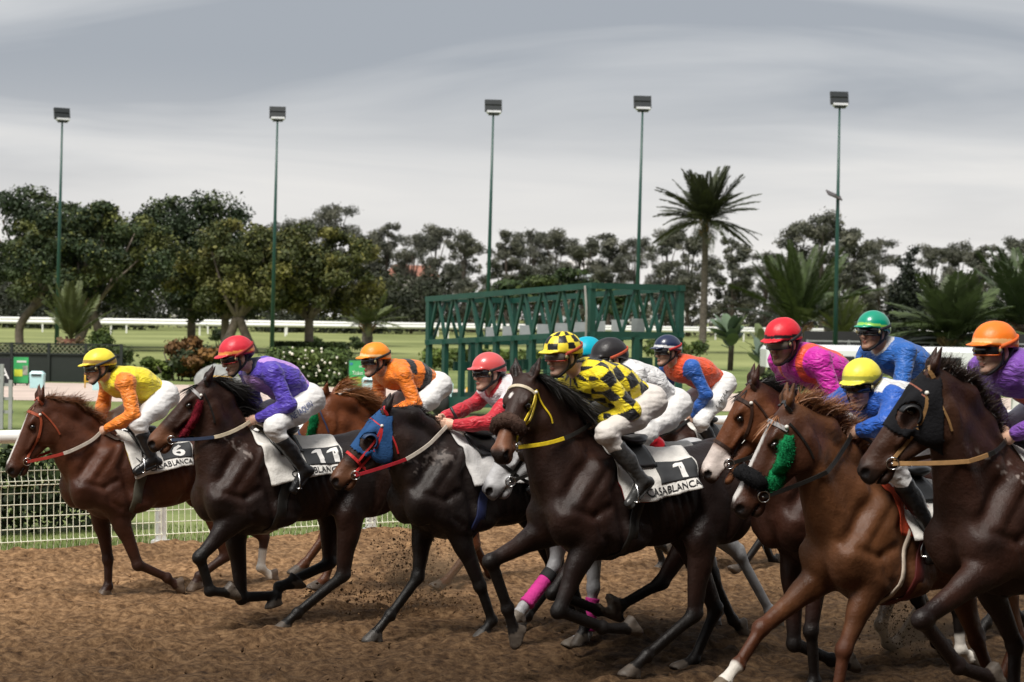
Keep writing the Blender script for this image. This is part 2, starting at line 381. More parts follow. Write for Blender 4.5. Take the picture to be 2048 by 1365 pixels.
PAVE = mat('paving', (.52, .42, .36), .9, var=.12, scale=.8, bump=.3, bscale=6)
tag(grid_sheet('path', [(-70, 53.5, -.035), (60, 53.5, -.035), (60, 66.5, -.035), (-70, 66.5, -.035)], 10, 3, PAVE), kind='structure')

# clods of soil thrown up by the hooves
def clods(name, centre, spread, n, seed, size=(.004, .022), label=''):
    rs = np.random.default_rng(seed); mb = MB(); ico = [(1, 0, 0), (-1, 0, 0), (0, 1, 0), (0, -1, 0), (0, 0, 1), (0, 0, -1)]; F8 = [(0, 2, 4), (2, 1, 4), (1, 3, 4), (3, 0, 4), (2, 0, 5), (1, 2, 5), (3, 1, 5), (0, 3, 5)]
    for _ in range(n):
        c = np.asarray(centre) + rs.normal(size=3) * np.asarray(spread); c[2] = abs(c[2]); r = rs.uniform(*size) * (1 if rs.random() < .8 else 1.7)
        mb.add([c + r * (np.asarray(q) * rs.uniform(.5, 1.2) + rs.normal(size=3) * .2) for q in ico], F8)
    o = mb.build(name, SOIL, None); return tag(o, label, 'dirt', kind='stuff')

# ------------------------------------------------------------------ running rail with mesh panels
WHITE = mat('white_paint', (.78, .78, .76), .35, var=.04, scale=3, spec=.4)
WIRE = mat('cream_wire', (.80, .80, .64), .45, var=.05)
def running_rail():
    ro = empty('running_rail', UL(-9, FENCE, 0)); tag(ro, 'white running rail with wire mesh panels along the dirt track', 'fence')
    o = np.asarray(UL(-9, FENCE, 0)); us = np.arange(-58, 12.1, 2.5) - .0; us = us + (-8.80 - us[np.argmin(np.abs(us + 8.80))])
    m0 = MB(); m0.tube([UL(-62, FENCE + .10, 1.16) - o, UL(14, FENCE + .10, 1.16) - o], .066, 14); m0.build('top_rail', WHITE, ro, True)
    for u in us:
        mb = MB(); p = UL(u, FENCE - .04, 0) - o; mb.bar(p + arr(0, 0, -.05), p + arr(0, 0, 1.0), .085, .085, HD); mb.bar(p + arr(0, 0, .98), p + LT * .14 + arr(0, 0, 1.13), .08, .06, HD); mb.box(p + arr(0, 0, .03), (.17, .17, .06)); mb.build('post', WHITE, ro)
    # one mesh panel: welded wires with a pressed fold near the top
    def prof(z): return LT * (.035 * math.exp(-((z - .70) / .035) ** 2) + .03 * math.exp(-((z - .12) / .03) ** 2))
    hz = [.02, .13, .25, .37, .49, .60, .68, .72, .82]
    panel_mesh = None
    for i in range(len(us) - 1):
        if us[i] < -34 or us[i] > 2: continue
        c = (us[i] + us[i + 1]) / 2; po = UL(c, FENCE + .03, 0) - o
        if panel_mesh is None:
            mb = MB(); n = 36
            for k in range(n + 1):
                x = (k / n - .5) * 2.44; mb.tube([HD * x + prof(z) + arr(0, 0, z) for z in (.0, .09, .12, .15, .40, .64, .67, .70, .73, .76, .86)], .0042, 4)
            for z in hz: mb.tube([HD * -1.23 + prof(z) + arr(0, 0, z), HD * 1.23 + prof(z) + arr(0, 0, z)], .0050, 4)
            w = mb.build('mesh_panel', WIRE, ro); panel_mesh = w; w.location = po
        else: copy_obj(panel_mesh, ro, po)
running_rail()
def far_rail(label, p0, p1, z, r, step):
    p0, p1 = np.asarray(p0, float), np.asarray(p1, float); ro = empty('racecourse_rail', p0); tag(ro, label, 'fence', 'rails on the far side of the infield'); d = p1 - p0; n = int(np.linalg.norm(d) / step)
    MB().tube([arr(0, 0, z), d + arr(0, 0, z)], r, 8).build('top_rail', WHITE, ro, True)
    pm = None
    for i in range(n + 1):
        q = d * i / n
        if pm is None: mb = MB(); mb.bar(arr(0, 0, -.1), arr(0, 0, z), .15, .12, (0, 1, 0)); pm = mb.build('post', WHITE, ro); pm.location = q
        else: copy_obj(pm, ro, q)
far_rail('nearer white racecourse rail at the far edge of the green infield', (-75, 190, 0), (95, 262, 0), 1.12, .19, 9)
far_rail('farther white racecourse rail in front of the dark tree line', (-85, 204, 0), (110, 282, 0), 1.35, .19, 9)

# ------------------------------------------------------------------ unseen stand added behind and above the camera to block sky light
def added_shade_stand():
    ro = empty('added_shade_stand', UL(-6, 6, 0)); tag(ro, 'unseen roofed stand added along the near side to block sky light', 'added_shade_stand'); o = np.asarray(UL(-6, 6, 0)); cm = mat('concrete', (.12, .118, .112), .9, var=.15, scale=.6); rm = mat('roof_sheet', (.10, .11, .115), .7, var=.1)
    def slab(name, u0, u1, l0, l1, z0, z1, m):
        P = [UL(u, l, z) - o for u in (u0, u1) for l in (l0, l1) for z in (z0, z1)]; return mesh_obj(name, P, [(0, 1, 3, 2), (4, 6, 7, 5), (0, 4, 5, 1), (2, 3, 7, 6), (0, 2, 6, 4), (1, 5, 7, 3)], m, ro, False)
    for k in range(14): slab('step', -70, 58, 6 + .9 * k, 6 + .9 * (k + 1), -.1, .45 + .46 * k, cm)
    slab('back_wall', -70, 58, 18.7, 19.1, -.1, 11.6, cm); slab('roof', -70, 58, .5, 19.4, 11.6, 12.0, rm); slab('front_wall', -70, 58, 5.6, 5.9, -.1, 1.1, cm)
    for u in np.arange(-66, 58, 9.0): MB().bar(UL(u, 13, 3) - o, UL(u, 13, 11.6) - o, .4, .4, HD).build('column', cm, ro); MB().bar(UL(u, 13, 9.2) - o, UL(u, .8, 11.5) - o, .3, .4, HD).build('roof_beam', rm, ro)
added_shade_stand()
# ------------------------------------------------------------------ starting gate
GREEN = mat('gate_green', (.012, .062, .046), .45, var=.15, scale=3, spec=.4); GREY = mat('gate_grey', (.30, .32, .33), .6, var=.1)
def starting_gate():
    o = arr(-2.02, 48.8, 0); ro = empty('starting_gate', o); tag(ro, 'green steel starting gate with a row of stalls', 'starting gate'); BK = -HD
    A = lambda s, b, z: LT * s + BK * b + arr(0, 0, z + .046 * s)
    n = 9; bay = .722; Lg = n * bay; top, mid, bot = 2.80, 1.75, .28
    for b in (0, 2.5):
        nm = 'front' if b == 0 else 'back'
        MB().bar(A(-.1, b, top), A(Lg + .1, b, top), .15, .13).build('top_beam', GREEN, ro); MB().bar(A(-.1, b, mid), A(Lg + .1, b, mid), .13, .12).build('middle_beam', GREEN, ro); MB().bar(A(-.3, b, bot), A(Lg + .3, b, bot), .22, .26).build('base_beam', GREEN, ro)
        for i in range(n + 1):
            s = i * bay
            mb = MB(); mb.bar(A(s, b, bot), A(s, b, mid), .125, .12, HD); mb.box(A(s, b, mid - .02), (.17, .17, .12)); mb.build('stall_post', GREEN, ro)
            if i in (0, n): MB().bar(A(s, b, mid), A(s, b, top), .14, .14, HD).build('end_post', GREEN, ro)
            if i < n:
                MB().bar(A(s, b, mid + .05), A(s + bay / 2 - .05, b, top - .06), .07, .06, HD).build('brace', GREEN, ro); MB().bar(A(s + bay, b, mid + .05), A(s + bay / 2 + .05, b, top - .06), .07, .06, HD).build('brace', GREEN, ro)
    for s in (0, Lg):
        for z, t in ((top, .13), (mid, .12), (bot, .2)): MB().bar(A(s, .06, z + .003), A(s, 2.44, z + .003), t, t).build('end_beam', GREEN, ro)
        for k in range(3):
            b0 = .1 + .76 * k; MB().bar(A(s, b0, mid), A(s, b0 + .38, top), .06, .055, LT).build('brace', GREEN, ro); MB().bar(A(s, b0 + .76, mid), A(s, b0 + .40, top), .06, .055, LT).build('brace', GREEN, ro)
        for b0 in (1.25,): MB().bar(A(s, b0, bot), A(s, b0, mid), .13, .12, LT).build('end_post', GREEN, ro)
    for i in range(n):                                  # padded partitions and grey number plates
        s = i * bay; MB().box(A(s + bay / 2, 1.6, mid + .20), (.30, .05, .34)).build('number_plate', GREY, ro)
        if i: MB().bar(A(s, .25, 1.15), A(s, 2.3, 1.15), .07, .22).build('partition', GREEN, ro)
    mb = MB(); mb.bar(A(-.5, 1.25, .34), A(Lg + .8, 1.25, .34), .5, .36); mb.build('chassis', GREEN, ro)
    for s in (.8, Lg - .6):
        for b in (-.15, 2.65): MB().tube([A(s, b - .1, .30 - .046 * s), A(s, b + .1, .30 - .046 * s)], .30, 18).build('wheel', mat('tyre', (.02, .02, .02), .85), ro, True)
    wm = MB(); wm.tube(curve_pts([A(Lg - .1, -.1, top), A(Lg + .1, -.2, 2.2), A(Lg + .12, -.22, 1.4), A(Lg + .3, -.3, .3)], 10), .025, 5); wm.build('cable', mat('cable', (.25, .24, .22), .7), ro)
starting_gate()

# ------------------------------------------------------------------ floodlight masts
POLE = mat('mast_green', (.010, .055, .042), .4, var=.1, scale=2); DARK = mat('lamp_dark', (.018, .022, .024), .4); LENS = mat('lamp_glass', (.55, .56, .58), .15, spec=.6)
def mast(px, py, H, lean, label, yaw, scale=1.0, solar=False):
    ro = empty('floodlight_mast', (px, py, -.05)); tag(ro, label, 'floodlight', 'floodlight masts')
    top = arr(lean * H, 0, H); MB().tube([arr(0, 0, 0), top * .55, top], [.12, .085, .045], 10).build('mast', POLE, ro, True); MB().box((0, 0, .05), (.5, .5, .1)).build('foot_plate', POLE, ro)
    he = empty('floodlight', top); he.parent = ro; he.rotation_euler = (math.radians(-14), 0, yaw); he.scale = (scale,) * 3
    for k in (0, 1): m = MB(); m.box((0, 0, .50 - .30 * k), (.80, .16, .27)); m.box((0, -.09, .50 - .30 * k), (.74, .03, .22)); m.build('lamp_housing', DARK, he)
    m = MB(); m.box((.02, -.04, .03), (.66, .22, .10)); m.build('reflector', LENS, he); m = MB(); m.box((.02, 0, -.06), (.5, .16, .08)); m.bar((0, .06, -.06), (0, .06, .6), .08, .05); m.build('bracket', DARK, he)
    if solar:
        so = empty('solar_panel', top * .667); so.parent = ro; so.rotation_euler = (math.radians(28), math.radians(20), math.radians(15))
        MB().box((-.22, -.1, 0), (.72, .5, .05)).build('panel', mat('solar', (.06, .045, .04), .3), so); MB().bar((.15, 0, -.02), (0.05, 0, -.25), .05, .05).build('arm', DARK, so)
for a in ((-23.0, 101, 12, .012, 'floodlight mast at the far left, beside the broad dark tree', .5, 1.0), (-11.85, 98.7, 12, .010, 'floodlight mast left of centre, in front of the olive green trees', .12, 1.0),
          (-1.2, 94, 12, .013, 'floodlight mast rising behind the left end of the starting gate', .10, 1.0), (5.65, 91.4, 12, .012, 'floodlight mast rising behind the right end of the starting gate', .08, 1.0),
          (14.30, 88.5, 12, .001, 'floodlight mast on the right carrying a small solar panel', .1, 1.0, True)): mast(*a[:2], a[2], a[3], a[4], a[5], a[6], *a[7:])

# ------------------------------------------------------------------ trees and plants
def leaf_mat(name, rough=.6):
    if name in _M: return _M[name]
    m = mat(name, (1, 1, 1), rough, var=.2, scale=.7, attr=True, spec=.25); nt, b = nodes_of(m); return m
BARK = mat('bark', (.16, .13, .105), .9, var=.35, scale=4, bump=.8, bscale=9)
BARKD = mat('bark_dark', (.07, .055, .045), .9, var=.3, scale=4, bump=.8, bscale=9)
def leaf_cloud(clumps, n, size, cols, rs, flat=.35, aspect=.6):
    """Leaves spread through clump ellipsoids: one quad bent along its middle per leaf spray."""
    w = np.array([c[1][0] * c[1][1] + c[1][0] * c[1][2] for c in clumps]); w = w / w.sum(); V = []; C = []; ids = rs.choice(len(clumps), n, p=w)
    cen = np.array([c[0] for c in clumps])[ids]; rad = np.array([c[1] for c in clumps])[ids]
    d = rs.normal(size=(n, 3)); d /= np.linalg.norm(d, axis=1)[:, None]; r = rs.random(n) ** .45
    P = cen + d * rad * r[:, None] * (1 + .25 * rs.normal(size=(n, 1)) * (rs.random((n, 1)) < .3))
    nrm = d * .7 + rs.normal(size=(n, 3)) * .6 + arr(0, 0, flat); nrm /= np.linalg.norm(nrm, axis=1)[:, None]
    t = np.cross(nrm, rs.normal(size=(n, 3))); t /= np.linalg.norm(t, axis=1)[:, None]; b = np.cross(nrm, t); s = size * rs.uniform(.55, 1.35, (n, 1))
    V = np.stack([P - t * s, P + b * s * aspect - nrm * s * .12, P + t * s, P - b * s * aspect - nrm * s * .12], 1).reshape(-1, 3)
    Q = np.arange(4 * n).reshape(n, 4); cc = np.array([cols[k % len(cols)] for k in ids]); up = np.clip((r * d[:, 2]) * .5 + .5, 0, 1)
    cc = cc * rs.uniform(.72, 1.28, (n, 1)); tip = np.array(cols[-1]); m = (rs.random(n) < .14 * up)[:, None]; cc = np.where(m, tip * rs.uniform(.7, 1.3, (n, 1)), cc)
    return V, Q, np.repeat(cc, 4, 0)
def limbs(mb, base, forks, r0, rs, twist=.12):
    for (tip, r1, mid) in forks: mb.tube(curve_pts([base, np.asarray(mid), np.asarray(tip)], 8), list(np.linspace(r0, r1, 9)), 7)
TREES = {}
def tree(kind, loc, label, group, H, Wd, clumps, n, size, cols, forks, trunk, name='tree', seed=1, bark=None, mname='leaves', flat=.35, rot=0.0, aspect=.6):
    ro = empty(name, loc, rot); tag(ro, label, 'tree', group); rs = np.random.default_rng(seed)
    mb = MB()
    for t in trunk: mb.tube(curve_pts([np.asarray(p) for p in t[0]], 8), list(np.linspace(t[1], t[2], 9)), 8)
    for f in forks: mb.tube(curve_pts([np.asarray(p) for p in f[0]], 7), list(np.linspace(f[1], f[2], 8)), 6)
    mb.build('trunk', bark or BARK, ro, True)
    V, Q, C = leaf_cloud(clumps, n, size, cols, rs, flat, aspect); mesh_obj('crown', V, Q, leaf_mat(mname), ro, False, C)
    return ro
def clump_set(rs, n, rx, ry, rz, cz, cr, umbrella=0.0, lo=-.5):
    out = []
    for _ in range(n):
        while True:
            p = rs.uniform(-1, 1, 3)
            if p @ p < 1 and p[2] > lo: break
        k = rs.uniform(.7, 1.35); out.append((arr(p[0] * rx, p[1] * ry, cz + p[2] * rz - umbrella * (p[0] ** 2) * rz), arr(cr * k, cr * k, cr * k * rs.uniform(.5, .8))))
    return out
# broad dark trees on the left
G1 = [(0.0277, 0.0431, 0.0167), (0.0375, 0.0551, 0.0199), (0.0495, 0.066, 0.022), (0.0203, 0.0335, 0.0137), (0.1035, 0.1145, 0.032)]
def ficus(loc, label, W_, H_, seed, n, cols, lean=0.0, legs=2):
    rs = np.random.default_rng(seed); cl = clump_set(rs, 84, W_ / 2, 3.2, H_ * .36, H_ * .64, H_ * .105, .12, -.85); tr = []; fk = []
    for i in range(legs): x = (i - (legs - 1) / 2) * 1.3; tr.append(([(x * 1.6, 0, -.1), (x * .7, .1, H_ * .14), (x * .1 + lean, 0, H_ * .28)], .30, .26))
    for i in range(9): a = rs.uniform(-1, 1); fk.append(([(lean, 0, H_ * .26), (lean + a * W_ * .18, rs.uniform(-1, 1), H_ * .44), (lean + a * W_ * .42, rs.uniform(-2, 2), H_ * rs.uniform(.6, .85))], .17, .04))
    for i in range(9): a = rs.uniform(-1, 1); q = arr(a * W_ * .48, rs.uniform(-1, 1), H_ * (1.03 - .22 * abs(a))); cl.append((q, arr(.75, .6, .4)))
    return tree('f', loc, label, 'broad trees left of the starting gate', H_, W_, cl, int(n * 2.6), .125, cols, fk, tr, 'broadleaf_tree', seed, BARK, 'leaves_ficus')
ficus((-25.5, 121, 0), 'broad dark tree with a forked grey trunk behind the yellow jockey', 10.5, 8.6, 11, 11000, G1)
ficus((-31.5, 128, 0), 'dark spreading tree with bare branches at the left edge', 12.0, 9.8, 12, 11000, G1[:4], 1.0, 1)
ficus((-21.5, 134, 0), 'tall dark tree standing between the two left floodlight masts', 9.0, 10.2, 13, 9000, G1[:4], 0, 1)
G2 = [(0.0511, 0.0617, 0.0183), (0.0679, 0.0764, 0.0213), (0.0432, 0.0538, 0.0168), (0.0846, 0.0878, 0.0243), (0.1349, 0.1296, 0.0333)]
ficus((-16.6, 121, 0), 'olive green domed tree just left of the second floodlight mast', 8.6, 7.7, 14, 9000, G2, 0, 2)
ficus((-12.6, 124, 0), 'olive green domed tree just right of the second floodlight mast', 9.6, 7.6, 15, 10000, G2, 0, 1)
ficus((-28.8, 133, 0), 'dark tree filling the gap behind the first floodlight mast', 9.0, 8.6, 16, 8000, G1[:4], 0, 1)
ficus((-18.8, 131, 0), 'low dark tree between the forked tree and the olive trees', 8.0, 7.4, 17, 8000, G1[:4], 0, 1)
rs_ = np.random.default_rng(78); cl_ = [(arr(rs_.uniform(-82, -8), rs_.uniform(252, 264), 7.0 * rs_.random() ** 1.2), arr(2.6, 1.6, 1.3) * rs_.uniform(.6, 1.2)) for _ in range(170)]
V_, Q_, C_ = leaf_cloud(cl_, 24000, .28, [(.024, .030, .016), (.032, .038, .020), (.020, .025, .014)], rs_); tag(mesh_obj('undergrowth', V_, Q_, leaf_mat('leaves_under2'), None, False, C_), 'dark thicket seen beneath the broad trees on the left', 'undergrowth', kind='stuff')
# flat-topped tree behind the gate
rs_ = np.random.default_rng(31); cl_ = [(arr(x, rs_.uniform(-1.5, 1.5), 5.9 - .045 * x * x + rs_.uniform(-.5, .4) - .7 * k), arr(1.5, 1.3, .42)) for k in range(3) for x in np.linspace(-5.2, 5.2, 9)]
tree('u', (3.6, 168, 0), 'dark green flat-topped tree with layered branches behind the starting gate', None, 7, 10, cl_, 9000, .20, [(.022, .040, .012), (.030, .050, .014), (.018, .032, .010), (.050, .070, .018)],
     [([(0, 0, 2.2), (a * 2, 0, 3.8), (a * 4.2, 0, 5.4)], .18, .05) for a in (-1, -.5, .1, .6, 1)], [([(0, 0, -.1), (.1, 0, 1.2), (0, 0, 2.4)], .32, .22)], 'layered_tree', 31, BARK, 'leaves_layer', .8)
# eucalyptus row behind everything: four shapes, each copied
G3 = [(0.0708, 0.0761, 0.0577), (0.0843, 0.0883, 0.0646), (0.0587, 0.0639, 0.0494), (0.095, 0.0977, 0.0739), (0.1145, 0.1159, 0.0842)]
EUC = []
def eucalypt(loc, label, H_, seed):
    rs = np.random.default_rng(seed); cl = []; fk = []
    for i in range(64):
        z = H_ * (.10 + .88 * rs.random() ** .8); w = H_ * .24 * max(.25, 1 - ((z / H_ - .5) / .62) ** 2); a = rs.uniform(0, 6.28); rr = rs.random() ** .5; q = arr(math.cos(a) * w * rr, math.sin(a) * w * rr, z); k = rs.uniform(.5, 1.25)
        cl.append((q, arr(1.0, 1.0, .75) * k * H_ / 15))
        if i % 5 == 0: fk.append(([(0, 0, z * .45), q * arr(.5, .5, .8), q], .10, .03))
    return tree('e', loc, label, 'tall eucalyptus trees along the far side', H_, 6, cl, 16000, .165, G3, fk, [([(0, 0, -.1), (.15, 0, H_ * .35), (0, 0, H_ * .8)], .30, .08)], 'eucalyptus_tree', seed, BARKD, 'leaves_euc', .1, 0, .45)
EPOS = [(560, 445, 275), (610, 440, 280), (668, 402, 285), (722, 470, 270), (772, 448, 290), (822, 462, 268), (868, 452, 282), (925, 468, 262), (1010, 462, 270), (1058, 456, 284), (1110, 462, 276), (1165, 478, 268), (1215, 468, 290), (1268, 470, 282), (1330, 462, 270), (1375, 458, 288), (1462, 478, 270), (1530, 500, 276), (1590, 446, 282), (1640, 430, 270), (1705, 458, 265), (1755, 472, 286), (1860, 492, 270), (1915, 488, 284), (1965, 492, 276), (2030, 470, 262), (2075, 480, 284), (20, 500, 285), (90, 520, 275), (300, 500, 285), (420, 505, 290), (480, 495, 280), (-40, 500, 270)]
LAND = ['left edge', 'yellow cap', 'red cap']
def euc_label(px):
    marks = [(127, 'first floodlight mast'), (549, 'second floodlight mast'), (985, 'third floodlight mast'), (1278, 'fourth floodlight mast'), (1412, 'tall palm'), (1671, 'fifth floodlight mast'), (1812, 'cypress')]
    m = min(marks, key=lambda q: abs(q[0] - px)); return m
_cnt = {}
for i, (px, py, d) in enumerate(EPOS):
    x = (px - 1024) / FOC * d; H_ = 2.4 + (634 - py + (px - 1024) * .0157) / FOC * d; m = euc_label(px); side = 'left' if px < m[0] else 'right'; key = (m[1], side); _cnt[key] = _cnt.get(key, 0) + 1
for i, (px, py, d) in enumerate(EPOS):
    x = (px - 1024) / FOC * d; H_ = 2.4 + (634 - py + (px - 1024) * .0157) / FOC * d; m = euc_label(px); side = 'left' if px < m[0] else 'right'
    peers = sorted([q[0] for q in EPOS if euc_label(q[0])[1] == m[1] and (q[0] < m[0]) == (px < m[0])], key=lambda q: abs(q - m[0])); rank = peers.index(px)
    lab = 'grey-green eucalyptus, %s %s of the %s' % (['nearest', 'second', 'third', 'fourth', 'fifth', 'sixth'][rank], 'to the ' + side, m[1])
    if len(EUC) < 4: o = eucalypt((x, d, 0), lab, H_, 60 + i); o['H'] = H_; EUC.append(o)
    else:
        src = EUC[(i * 7 + 3) % 4]; o = copy_tree(src); o.location = (x, d, 0); k = H_ / src['H']; o.scale = (k * random.uniform(.9, 1.25), k, k); o.rotation_euler = (0, 0, random.uniform(0, 6.28)); o['label'] = lab
for o in EUC: del o['H']
for o in [q for q in COL.objects if q.name.startswith('eucalyptus')]:
    if 'H' in o: del o['H']
# undergrowth between the far trunks
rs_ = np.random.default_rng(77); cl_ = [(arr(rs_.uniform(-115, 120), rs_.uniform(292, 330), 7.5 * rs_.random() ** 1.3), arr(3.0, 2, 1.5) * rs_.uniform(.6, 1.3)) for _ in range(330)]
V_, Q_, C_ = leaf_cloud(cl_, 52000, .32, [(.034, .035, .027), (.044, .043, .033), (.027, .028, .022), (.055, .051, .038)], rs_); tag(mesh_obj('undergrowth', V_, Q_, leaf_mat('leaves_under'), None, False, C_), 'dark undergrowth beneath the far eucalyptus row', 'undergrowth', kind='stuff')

# palms ------------------------------------------------------------------
def frond_mesh(L_, droop, nl, ll, rs, lw=.03):
    mb = MB(); pts = [arr(L_ * t * math.cos(.0), 0, L_ * (.02 * t) - droop * L_ * t ** 2.2) for t in np.linspace(0, 1, 12)]; mb.tube(pts, list(np.linspace(.035, .006, 12)) if L_ > 1.5 else list(np.linspace(.02, .004, 12)), 4)
    for i in range(nl):
        t = .12 + .88 * i / nl; p = arr(L_ * t, 0, L_ * .02 * t - droop * L_ * t ** 2.2); tan = unit(arr(1, 0, -droop * 2.2 * t ** 1.2)); l = ll * (math.sin(math.pi * min(1, t * .75 + .22)) * .9 + .15)
        for s in (1, -1):
            d = unit(tan * .75 + arr(0, s * .75, .28 + rs.normal() * .12)); q = p + d * l * rs.uniform(.8, 1.1) + arr(0, 0, -.34 * l); w = unit(np.cross(d, arr(0, 0, 1))) * lw
            mb.add([p - w * .6, p + (q - p) * .5 - w, q, p + (q - p) * .5 + w], [(0, 1, 2, 3)])
    return mb
def palm(loc, label, H_, L_, nf, seed, cols, rT=.22, el=(-25, 80), ll=.5, group='palm trees', trunk_mat=None, droopk=1.0, scar=True, nl=34, lw=.03):
    rs = np.random.default_rng(seed); ro = empty('palm_tree', loc); tag(ro, label, 'palm', group); mb = MB(); pts = []; rr = []
    k = max(8, int(H_ / .18))
    for i in range(k + 1):
        t = i / k; pts.append(arr(.06 * math.sin(2 * t) * H_ * .15, 0, H_ * t)); rr.append(rT * (1.15 - .3 * t + (.5 * max(0, t - .82) if H_ > 5 else .2)) * (1 + (.09 if i % 2 else -.03)))
    mb.tube(pts, rr, 10); mb.build('trunk', trunk_mat or mat('palm_bark', (.10, .085, .07), .95, var=.35, scale=6, bump=.8, bscale=14), ro, True); top = pts[-1]
    if scar:
        for i in range(26): a = rs.uniform(0, 6.28); z = H_ - rs.uniform(.0, .14) * max(H_, 3) ; m2 = MB(); d = arr(math.cos(a), math.sin(a), .9); p = top * arr(1, 1, 0) + arr(math.cos(a) * rT * .8, math.sin(a) * rT * .8, z - .15); m2.bar(p, p + d * .28 * (rT / .22), .09 * rT / .22, .05); mb2 = m2; mb2.build('leaf_stub', mat('palm_stub', (.20, .13, .075), .95, var=.3), ro)
    fm = [frond_mesh(L_, dr * droopk, nl, ll, rs, lw).build('frond', mat('palm_%s' % seed, cols, .5, var=.35, scale=2.0, spec=.35), ro) for dr in (.12, .28, .45)]
    for i in range(nf):
        e = math.radians(el[0] + (el[1] - el[0]) * ((i + .5) / nf) ** .9 + rs.normal() * 4); a = i * 2.39996 + rs.normal() * .2; o = fm[i] if i < 3 else copy_obj(fm[(2 if e < .35 else (1 if e < .9 else 0))], ro)
        o.location = top; o.rotation_euler = (rs.normal() * .15, -e, a); s = rs.uniform(.85, 1.1); o.scale = (s, s, s)
    return ro
PG = (.045, .060, .022)
palm((13.9, 146, 0), 'tall palm with a long bare trunk right of the starting gate', 9.6, 4.0, 64, 201, (.045, .054, .026), .25, (-8, 84), .80, lw=.045, nl=64, droopk=1.15)
palm((21.3, 149, 0), 'palm with upright arching fronds right of the tall palm', 1.9, 6.4, 36, 202, (.050, .075, .024), .55, (36, 86), 1.0, droopk=1.25, lw=.06, nl=60)
palm((24.5, 148, 0), 'small bright green palm beside the fifth floodlight mast', 1.2, 3.4, 22, 203, (.08, .10, .035), .3, (25, 80), .6, lw=.045)
palm((20.2, 92, 0), 'dark arching palm behind the rider in the green cap', 1.7, 3.1, 34, 204, (.060, .085, .030), .32, (5, 80), .95, droopk=1.5, lw=.045, nl=64)
palm((24.6, 96, 0), 'large palm at the right edge behind the orange cap', 2.4, 3.9, 34, 205, (.050, .075, .028), .36, (5, 80), .95, droopk=1.5, lw=.045, nl=64)
palm((-15.9, 72, 0), 'small palm with a red-brown trunk beside the lattice fence', 1.35, 2.1, 18, 206, (.085, .105, .035), .24, (45, 85), .40, trunk_mat=mat('palm_red', (.15, .065, .04), .95, var=.4, scale=9, bump=.9, bscale=20), lw=.03)
palm((-11.3, 156, 0), 'low bushy palm in the middle of the infield', 1.5, 3.0, 26, 207, (.085, .105, .035), .35, (0, 80), .6, lw=.05)
palm((30.0, 190, 0), 'distant palm standing before the cypress', 2.5, 4.0, 24, 208, (.05, .065, .028), .35, (0, 78), .6, lw=.06)
# plants with paddle leaves
def paddle_plant(loc, label, H_, n, seed, col, Ll=1.5):
    rs = np.random.default_rng(seed); ro = empty('paddle_leaf_plant', loc); tag(ro, label, 'plant', 'paddle-leaved plants'); mb = MB(); mb.tube([(0, 0, -.05), (.05, 0, H_ * .5), (0, 0, H_ * .62)], [.14, .13, .10], 8); mb.build('stem', BARKD, ro, True)
    lm = MB(); k = 9
    for i in range(k + 1): t = i / k; w = .24 * Ll * math.sin(math.pi * (t * .93 + .03)) ** .6; p = arr(0, 0, 0) + arr(.22 * t ** 2 * Ll, 0, Ll * (.35 + t * .85)); lm.v += [tuple(p + arr(0, -w, .03)), tuple(p), tuple(p + arr(0, w, .03))]
    for i in range(k): q = i * 3; lm.f += [(q, q + 1, q + 4, q + 3), (q + 1, q + 2, q + 5, q + 4)]
    b = len(lm.v); lm.tube([(0, 0, 0), (.03, 0, Ll * .36)], .03, 5); le = lm.build('leaf', mat('paddle_%d' % seed, col, .4, var=.3, scale=1.5), ro, True)
    for i in range(n):
        o = le if i == 0 else copy_obj(le, ro); o.location = (0, 0, H_ * rs.uniform(.35, .62)); o.rotation_euler = (0, math.radians(rs.uniform(3, 70)), i * 2.4 + rs.normal() * .2); s = rs.uniform(.7, 1.1); o.scale = (s, s, s)
paddle_plant((10.6, 97, 0), 'tall grey-green paddle-leaved plant right of the starting gate', 2.3, 20, 301, (.10, .15, .085), 1.4)
paddle_plant((11.9, 95, 0), 'paddle-leaved plant left of the red cap', 1.8, 16, 302, (.12, .15, .06), 1.1)
paddle_plant((11.0, 88, 0), 'low pale paddle-leaved plant before the white trailer', .8, 12, 303, (.13, .18, .13), 1.0)
# cypress
rs_ = np.random.default_rng(41); cl_ = [(arr(rs_.normal() * .5, rs_.normal() * .5, z), arr(1, 1, 1.3) * (.45 + 1.5 * math.sin(math.pi * min(1, (z / 9.6) * .82 + .16)) * (1 - z / 11.5))) for z in np.linspace(.6, 9.6, 34)] + [(arr(-1.7, 0, z), arr(.9, .9, 1.1) * (1.15 - z / 7.5)) for z in np.linspace(.6, 6.4, 14)]
tree('c', (38.2, 193, 0), 'dark narrow cypress with a pointed tip', None, 10, 3, cl_, 9000, .17, [(.010, .015, .009), (.014, .020, .011), (.008, .012, .008)], [], [([(0, 0, -.1), (0, 0, 4), (0, 0, 9)], .22, .05)], 'cypress_tree', 41, BARKD, 'leaves_cyp')
